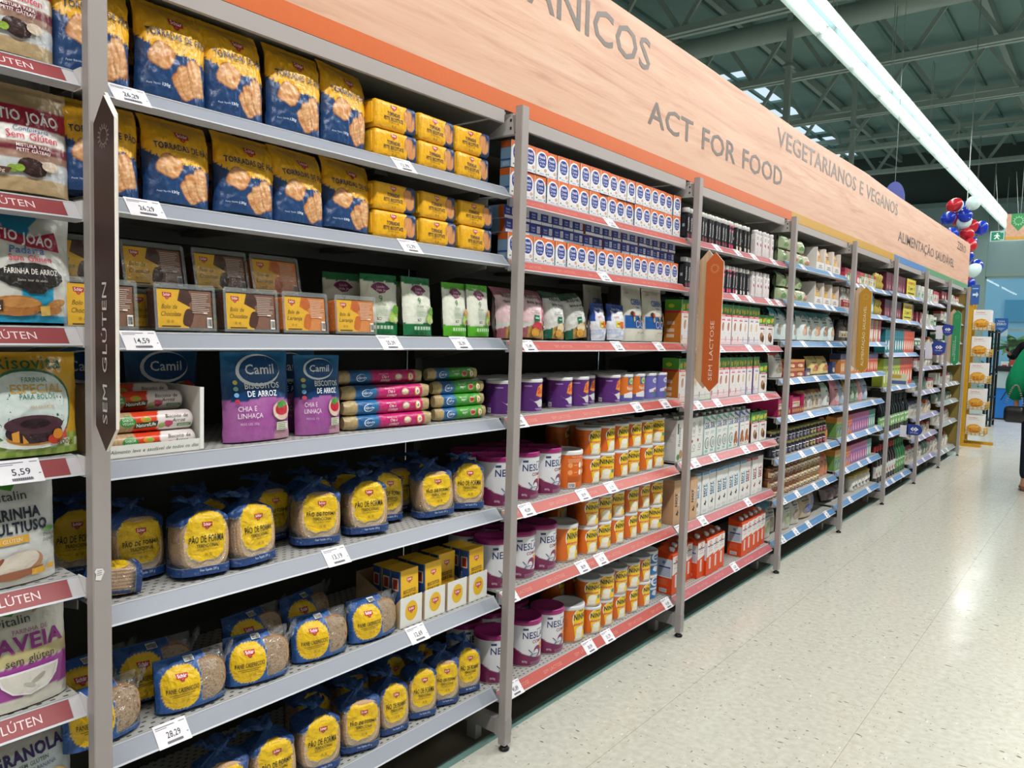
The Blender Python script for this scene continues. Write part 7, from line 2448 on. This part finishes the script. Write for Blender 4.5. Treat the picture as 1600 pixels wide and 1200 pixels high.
# emergency exit sign
ex = MB()
ex.box(0, .03, -.1, .42, 3.235, 3.41, '#cfe0d8')
sheet(ex, [rect(-40.6, 324.6, 8.8, 339.8, '#12876a'), ell(-31.5, 336.6, 1.3, 1.3, '#e6f2ea', 12), poly([(-33, 335), (-29.6, 335), (-30.2, 330.6), (-27.6, 327), (-29.4, 326.4), (-32, 330), (-34.4, 327), (-36.6, 327.6), (-33.6, 331.2)], '#e6f2ea'),
           poly([(-36.6, 333.6), (-33, 335), (-29.6, 334.6), (-27, 332), (-28, 331.2), (-30.2, 333.2), (-33.2, 333.4), (-35.8, 332)], '#e6f2ea'), poly([(-27, 339), (-21, 339), (-21, 325.5), (-27, 325.5), (-27, 326.4), (-22, 326.4), (-22, 338.1), (-27, 338.1)], '#e6f2ea'),
           poly([(-14, 331), (-3, 331), (-3, 328.5), (3, 332.2), (-3, 336), (-3, 333.4), (-14, 333.4)], '#e6f2ea')], lambda u, v, of: (-of, -u, v), None, .001)
for y in (.3, .0):
    ex.tube([(.015, y, 3.41), (.015, y + .1, 4.42)], .004, '#b9c4c0', 6)
tag(ex.build('exit_sign', M_CARD, None, (14.0, 0, 0)), 'green emergency exit sign with running figure and arrow', 'sign')

# ------------------------------------------------------------------ checkout by the windows
co = empty('checkout_counter', (15.2, 0, 0))
tag(co, 'checkout counter with blue and white front near the windows', 'counter')
mb = MB()
mb.box(0, .5, -2.6, .31, .03, .6, '#1f6fc0')
mb.box(-.01, .5, -2.6, .31, 0, .03, '#1a2c44')
mb.build('blue_front', M_PLAST, co)
mb = MB()
mb.box(-.02, .52, -2.62, .33, .6, .92, '#9fb4ba')
mb.build('upper_band', M_PLAST, co)
mb = MB()
mb.box(-.05, .55, -2.65, .36, .92, .96, '#1d2226')
mb.box(-.04, .0, -2.6, .3, .96, 1.02, '#22282c')
mb.build('top', M_PLAST, co)
mb = MB()
mb.tube([(-.03, .02, .9), (-.06, .05, .75), (-.05, .12, .55), (-.05, .2, .38)], .008, '#14181a', 8)
mb.build('cable', M_PLAST, co)
for i, (y, c, l) in enumerate(((.2, '#c9d3d0', 'white box with red print on the checkout counter'), (.05, '#b03a34', 'red and white pack on the checkout counter'), (-.12, '#2f6a4a', 'green box on the checkout counter'))):
    mb = MB()
    mb.bevbox(.1, .22, y - .06, y + .06, .9605, 1.1 + .03 * i % .05, .004, c)
    mb.box(.098, .1, y - .04, y + .04, 1.0, 1.04, '#d9d4cc' if i else '#b5352c')
    tag(mb.build('small_box', M_CARD, None, (15.2, 0, .0005)), l, 'box')
rkb = empty('black_stand', (13.5, 0, 0))
mb = MB()
for (x, y) in ((0, .27), (0, .17), (.4, .27), (.4, .17)):
    mb.beam((x, y, 0), (x, y, 1.67), .035, .035, '#14181b')
mb.build('frame', M_PLAST, rkb)
mb = MB()
for z in (.1, .5, .9, 1.3, 1.62):
    mb.box(-.02, .42, .15, .29, z, z + .025, '#1a1f23')
mb.build('tray', M_PLAST, rkb)
tag(rkb, 'tall narrow black stand beside the checkout', 'stand')

# window poster
mb = MB()
mb.box(0, .006, -.155, .155, -.22, .25, '#cfe0ea')
sheet(mb, [poly([(-15.5, 25), (15.5, 25), (15.5, -2), (0, -16), (-15.5, -2)], '#2f6fc4'), txt('TAXA', 0, 15, 4, '#dbe8f4', bold=.04, w=16), txt('ZERO', 0, 7, 5.5, '#dbe8f4', bold=.05, w=22), poly([(-9, 0), (9, 0), (0, -9)], '#7fa8dc')], m, None, .001)
tag(mb.build('window_poster', M_CARD, None, (21.93, 1.0, 1.87)), 'blue and white arrow poster hanging on the far window', 'poster')

# palm outside
pm = empty('palm', (27, 1.15, 0))
tag(pm, 'green palm outside the far window', 'palm')
mb = MB()
mb.lathe([(.16, -.02, '#6d5a44'), (.12, .5, '#7a6650'), (.11, 1.35, '#6d5a44')], 12)
mb.build('trunk', M_LEAF, pm)
mb = MB()
rr = random.Random(9)
for k in range(26):
    a = 2 * PI * k / 26 + rr.uniform(-.1, .1)
    el = rr.uniform(.15, 1.25)
    L = rr.uniform(.8, 1.15)
    prev = None
    for i in range(9):
        t = i / 8
        r_ = L * t * math.cos(el) * (1 + .2 * t)
        z = 1.35 + L * t * math.sin(el) - .55 * t * t * L
        w = .05 * math.sin(PI * min(.98, t + .08)) + .004
        p = Vector((r_ * math.cos(a), r_ * math.sin(a), z))
        s = Vector((-math.sin(a), math.cos(a), 0))
        cur = [tuple(p - s * w * 2.6 + Vector((0, 0, -.05))), tuple(p), tuple(p + s * w * 2.6 + Vector((0, 0, -.05)))]
        if prev:
            c = mix('#4f8a3a', '#86b05a', rr.random())
            mb.face([prev[0], prev[1], cur[1], cur[0]], c)
            mb.face([prev[1], prev[2], cur[2], cur[1]], c)
        prev = cur
mb.build('fronds', M_LEAF, pm)
sh_ = MB()
for k in range(260):
    x, y, z = rr.uniform(-.5, .5), rr.uniform(-2.2, 1.6), rr.uniform(0, 1.0) * rr.uniform(.5, 1)
    a = rr.uniform(0, 6.28)
    d = Vector((math.cos(a), math.sin(a), rr.uniform(-.2, .9))) * .16
    e = Vector((-math.sin(a), math.cos(a), .1)) * .05
    p = Vector((x, y, z + .05))
    sh_.face([tuple(p), tuple(p + d * .5 + e), tuple(p + d), tuple(p + d * .5 - e)], mix('#33673a', '#6a9a4f', rr.random()))
tag(sh_.build('hedge', M_LEAF, None, (24.2, .6, -.02)), 'low leafy hedge outside below the windows', 'hedge')


# ------------------------------------------------------------------ people
def skin_mesh(name, joints, edges, root, col, mat, parent, sub=2, label=None):
    """one continuous surface grown along a skeleton: joints name -> ((x, y, z), (rx, ry))"""
    import bmesh
    me = bpy.data.meshes.new(name)
    bm = bmesh.new()
    ly = bm.verts.layers.skin.verify()
    vs = {}
    for k, (p, r) in joints.items():
        v = bm.verts.new(p)
        v[ly].radius = r if isinstance(r, tuple) else (r, r)
        v[ly].use_root = (k == root)
        vs[k] = v
    for a, b in edges:
        bm.edges.new((vs[a], vs[b]))
    bm.to_mesh(me)
    bm.free()
    o = bpy.data.objects.new(name, me)
    COL.objects.link(o)
    o.modifiers.new('skin', 'SKIN').use_smooth_shade = True
    ss = o.modifiers.new('subdivision', 'SUBSURF')
    ss.levels = ss.render_levels = sub
    dg = bpy.context.evaluated_depsgraph_get()
    m2 = bpy.data.meshes.new_from_object(o.evaluated_get(dg))
    bpy.data.objects.remove(o)
    c = m2.color_attributes.new('Col', 'FLOAT_COLOR', 'CORNER')
    c.data.foreach_set('color', np.tile(np.array(lin(col), dtype=np.float32), len(m2.loops)))
    m2.materials.clear()
    m2.materials.append(mat)
    o = bpy.data.objects.new(name, m2)
    COL.objects.link(o)
    o.parent = parent
    if label:
        o['label'] = label
    return o


def chain(j, e, names):
    for a, b in zip(names, names[1:]):
        e.append((a, b))


def hand(j, e, wrist, pts_dir, side, pre, curl=.5, s=1.0):
    """palm and five bent fingers from the wrist joint: pts_dir is where the hand points, side the thumb direction"""
    w = Vector(j[wrist][0])
    d, t = Vector(pts_dir).normalized(), Vector(side).normalized()
    n = d.cross(t).normalized()
    j[pre + 'palm'] = (tuple(w + d * .055 * s), (.026 * s, .016 * s))
    e.append((wrist, pre + 'palm'))
    for i in range(4):
        off = (.027 - .018 * i) * s
        L = (.036, .041, .038, .03)[i] * s
        k0 = w + d * .092 * s + t * off
        k1 = k0 + d * L * .9 + n * L * .25 * curl
        k2 = k1 + (d * (1 - curl) + n * curl).normalized() * L * .8
        for q, (p, r) in enumerate(((k0, .0095), (k1, .0088), (k2, .0075))):
            j['%sf%d%d' % (pre, i, q)] = (tuple(p), r * s)
        chain(j, e, [pre + 'palm', '%sf%d0' % (pre, i), '%sf%d1' % (pre, i), '%sf%d2' % (pre, i)])
    a = w + d * .04 * s + t * .036 * s
    b = a + (d * .8 + t * .5).normalized() * .035 * s
    c = b + (d * .9 + n * .5 * curl).normalized() * .028 * s
    j[pre + 't0'], j[pre + 't1'], j[pre + 't2'] = (tuple(a), .012 * s), (tuple(b), .0098 * s), (tuple(c), .008 * s)
    chain(j, e, [wrist, pre + 't0', pre + 't1', pre + 't2'])


def person(loc, rz, h, P, cols, label, group=None):
    root = empty('person', loc, rz)
    tag(root, label, 'person', group)
    k = h / 1.72
    S = lambda p: tuple(c * k for c in p)
    j, e = {}, []
    def J(n, p, r):
        j[n] = (S(p), tuple(x * k for x in r) if isinstance(r, tuple) else r * k)
    J('pelvis', (0, 0, .93), (.15, .105)); J('waist', (0, .0, 1.08), (.125, .09)); J('chest', (0, .0, 1.28), (.15, .105)); J('collar', (0, .01, 1.42), (.085, .065)); J('neck', (0, .005, 1.49), .05); J('skull0', (0, -.012, 1.58), (.066, .078)); J('skull1', (0, -.004, 1.655), (.07, .085)); J('skull2', (0, .004, 1.70), (.045, .055))
    chain(j, e, ['pelvis', 'waist', 'chest', 'collar', 'neck', 'skull0', 'skull1', 'skull2'])
    for s, q in ((-1, 'l'), (1, 'r')):
        a = P[q + 'arm']
        J(q + 'sh', (s * .16, .0, 1.39), .052); J(q + 'el', a[0], .039); J(q + 'wr', a[1], .026)
        chain(j, e, ['collar', q + 'sh', q + 'el', q + 'wr'])
        d = Vector(a[1]) - Vector(a[0])
        hand(j, e, q + 'wr', a[2] if len(a) > 2 else tuple(d), (-s * .3, -1, .1) if len(a) < 4 else a[3], q, P.get('curl', .5), k)
        l = P[q + 'leg']
        J(q + 'hip', (s * .09, .0, .9), .088); J(q + 'kn', l[0], .058); J(q + 'an', l[1], .038)
        J(q + 'heel', (l[1][0], l[1][1] + .03, .04), .034); J(q + 'toe', (l[1][0] + s * .015, l[1][1] - .15, .025), (.036, .022))
        chain(j, e, ['pelvis', q + 'hip', q + 'kn', q + 'an', q + 'toe']); e.append((q + 'an', q + 'heel'))
    skin_mesh('body', j, e, 'pelvis', cols['skin'], M_SKIN, root)
    # clothes: the same skeleton, a little wider
    def cloth(name, ns, ed, c, grow, rootn, over={}):
        jj = {}
        for n in ns:
            p, r = j[n] if n in j else over[n]
            if n in over:
                p, r = over[n]
            r = r if isinstance(r, tuple) else (r, r)
            jj[n] = (p, (r[0] + grow * k, r[1] + grow * k))
        skin_mesh(name, jj, ed, rootn, c, M_CLOTH, root)
    over = {}
    for q in 'lr':
        el, wr = Vector(j[q + 'el'][0]), Vector(j[q + 'wr'][0])
        over[q + 'cuff'] = (tuple(el.lerp(wr, .9)), (.045 * k, .045 * k))
        over[q + 'el'] = (tuple(el), (P.get('sleeve', .05) * k,) * 2)
        over[q + 'fore'] = (tuple(el.lerp(wr, .5)), (P.get('sleeve', .05) * 1.05 * k,) * 2)
    ed = [('hem', 'waist'), ('waist', 'chest'), ('chest', 'collar')]
    over['hem'] = (S((0, 0, .9)), (.16 * k, .115 * k))
    for q in 'lr':
        ed += [('collar', q + 'sh'), (q + 'sh', q + 'el'), (q + 'el', q + 'fore'), (q + 'fore', q + 'cuff')]
    cloth('sweater', ['hem', 'waist', 'chest', 'collar', 'lsh', 'rsh', 'lel', 'rel', 'lfore', 'rfore', 'lcuff', 'rcuff'], ed, cols['top'], .016, 'waist', over)
    ov2 = {q + 'hem': (tuple(Vector(j[q + 'kn'][0]).lerp(Vector(j[q + 'an'][0]), .92)), (.05 * k, .05 * k)) for q in 'lr'}
    ed = []
    for q in 'lr':
        ed += [('pelvis', q + 'hip'), (q + 'hip', q + 'kn'), (q + 'kn', q + 'hem')]
    cloth('trousers', ['pelvis', 'lhip', 'rhip', 'lkn', 'rkn', 'lhem', 'rhem'], ed, cols['legs'], .012, 'pelvis', ov2)
    for q in 'lr':
        an = Vector(j[q + 'an'][0])
        jj = {'a': ((an.x, an.y + .035 * k, .03), (.045 * k, .034)), 'b': ((an.x, an.y - .06 * k, .026), (.047 * k, .03)), 'c': ((an.x + (.01 if q == 'r' else -.01), an.y - .17 * k, .022), (.044 * k, .024))}
        skin_mesh('shoe', jj, [('a', 'b'), ('b', 'c')], 'b', cols['shoe'], M_CLOTH, root)
    # face and hair
    hz = 1.615 * k
    f = MB()
    for s in (-1, 1):
        f.lathe([(.001, 0, '#f0ece6'), (.0125, .004, '#f0ece6'), (.001, .008, '#2a1f1a')], 10)
        n0 = len(f.v) - 30
        for i in range(n0, len(f.v)):
            x, y, z = f.v[i]
            f.v[i] = (x + s * .03 * k, -.086 * k - z, hz + y * .55)
        f.box(s * .03 * k - .017, s * .03 * k + .017, -.095 * k, -.084 * k, hz + .017, hz + .023, cols['hair'])
    f.add([(0, -.085 * k, hz + .006), (-.014, -.084 * k, hz - .034), (.014, -.084 * k, hz - .034), (0, -.108 * k, hz - .03)], [(0, 1, 3), (0, 3, 2), (1, 2, 3)], cols['skin'], 0, True)
    f.box(-.022, .022, -.092 * k, -.082 * k, hz - .062, hz - .052, '#8f4f44')
    f.build('face', M_SKIN, root)
    for s in (-1, 1):
        er = MB()
        er.lathe([(.004, -.024, cols['skin']), (.014, -.012, cols['skin']), (.016, .01, cols['skin']), (.006, .026, cols['skin'])], 10)
        er.v = [(s * .072 * k + x * .45, y + .005, hz - .012 + z) for x, y, z in er.v]
        er.build('ear', M_SKIN, root)
    h_ = MB()
    nu, nv = 20, 10
    lowz = P.get('hairlow', -.05)
    h_.grid(lambda i, jn: (math.cos(2 * PI * i / nu) * .083 * k * math.sin(.08 + 1.62 * jn / nv), .006 + math.sin(2 * PI * i / nu) * .1 * k * math.sin(.08 + 1.62 * jn / nv), 1.645 * k + .085 * k * math.cos(.08 + 1.62 * jn / nv) + (lowz * (jn / nv) ** 3 if math.sin(2 * PI * i / nu) > -.45 else 0)), nu, nv, lambda i, jn: cols['hair'], 0, wrap=True)
    h_.build('cap' if P.get('cap') else 'hair', M_CLOTH, root)
    if P.get('beard'):
        b = MB()
        b.grid(lambda i, jn: ((-1 + 2 * i / 8) * .062 * k, -.09 * k * math.cos((-1 + 2 * i / 8) * .9) + .002, hz - .04 - .06 * jn / 4), 8, 4, lambda i, jn: '#2a201c', 0)
        b.build('beard', M_CLOTH, root)
    return root, j


# shopper in a green sweater, cut by the right edge: body faces along the aisle
pr1, j1 = person((6.95, -.98, 0), PI / 2 + .15, 1.68,
                 {'larm': [(-.25, .03, 1.1), (-.235, -.1, .86)], 'rarm': [(.25, .03, 1.1), (.22, -.12, .88)], 'lleg': [(-.1, -.03, .5), (-.11, .09, .07)], 'rleg': [(.1, -.02, .5), (.1, -.02, .07)], 'sleeve': .078, 'hairlow': -.22},
                 {'skin': '#b9866a', 'top': '#137a52', 'legs': '#1c2430', 'shoe': '#8a5f49', 'hair': '#2a1d18'}, 'person in loose green sweater and dark trousers at right edge')
hb = empty('handbag', (6.82, -.76, .67))
hb.rotation_euler = (0, 0, PI / 2)
mb = MB()
mp_ = lump(mb, .17, .08, .16, lambda s, a: '#15161a', 3.0, 18, 24, .25, .3)
mb.build('bag_body', M_PLAST, hb)
mb = MB()
for i in range(26):
    t = i / 25
    x, z = -.075 + .15 * t, .135 + .2 * math.sin(PI * t) + .05 * t
    mb.tube([(x - .008, -.005 if i % 2 else .0, z), (x, .006 if i % 2 else -.006, z + .005), (x + .008, -.005 if i % 2 else 0, z)], .004, '#8a8578', 6)
mb.build('chain_strap', M_PLAST, hb)
tag(hb, 'black handbag with chain strap beside the green sweater', 'handbag')
# cashier side: man in black with a phone
pr2, j2 = person((16.25, -.1, 0), -2.2, 1.76,
                 {'larm': [(-.22, -.14, 1.14), (-.1, -.36, 1.22), (.35, -.8, .35), (-.6, -.4, .5)], 'rarm': [(.22, -.05, 1.12), (.16, -.3, 1.0)], 'lleg': [(-.1, -.03, .5), (-.1, .02, .07)], 'rleg': [(.1, -.02, .5), (.1, .03, .07)], 'sleeve': .052, 'cap': True, 'beard': True, 'hairlow': -.02},
                 {'skin': '#a9795c', 'top': '#16181b', 'legs': '#20242a', 'shoe': '#1a1a1c', 'hair': '#17181a'}, 'bearded person in black cap and black top looking at a phone')
M_ = pr2.matrix_basis
bpy.context.view_layer.update()
wp = pr2.matrix_world @ (Vector(j2['lpalm'][0]) + Vector((.03, -.07, .07)))
mb = MB()
mb.bevbox(-.037, .037, -.005, .005, -.075, .075, .004, '#1c2a22')
mb.box(-.033, .033, .005, .0056, -.068, .068, '#5f8f74')
ph = mb.build('phone', M_PLAST, None, wp)
ph.rotation_euler = (.5, .3, -2.2)
tag(ph, 'dark phone held by the person in the black cap', 'phone')
# ------------------------------------------------------------------ tidy up: patterns that were never placed
for o in list(bpy.data.objects):
    if o.get('proto') and o.name not in _used:
        for c in list(o.children_recursive):
            bpy.data.objects.remove(c)
        bpy.data.objects.remove(o)
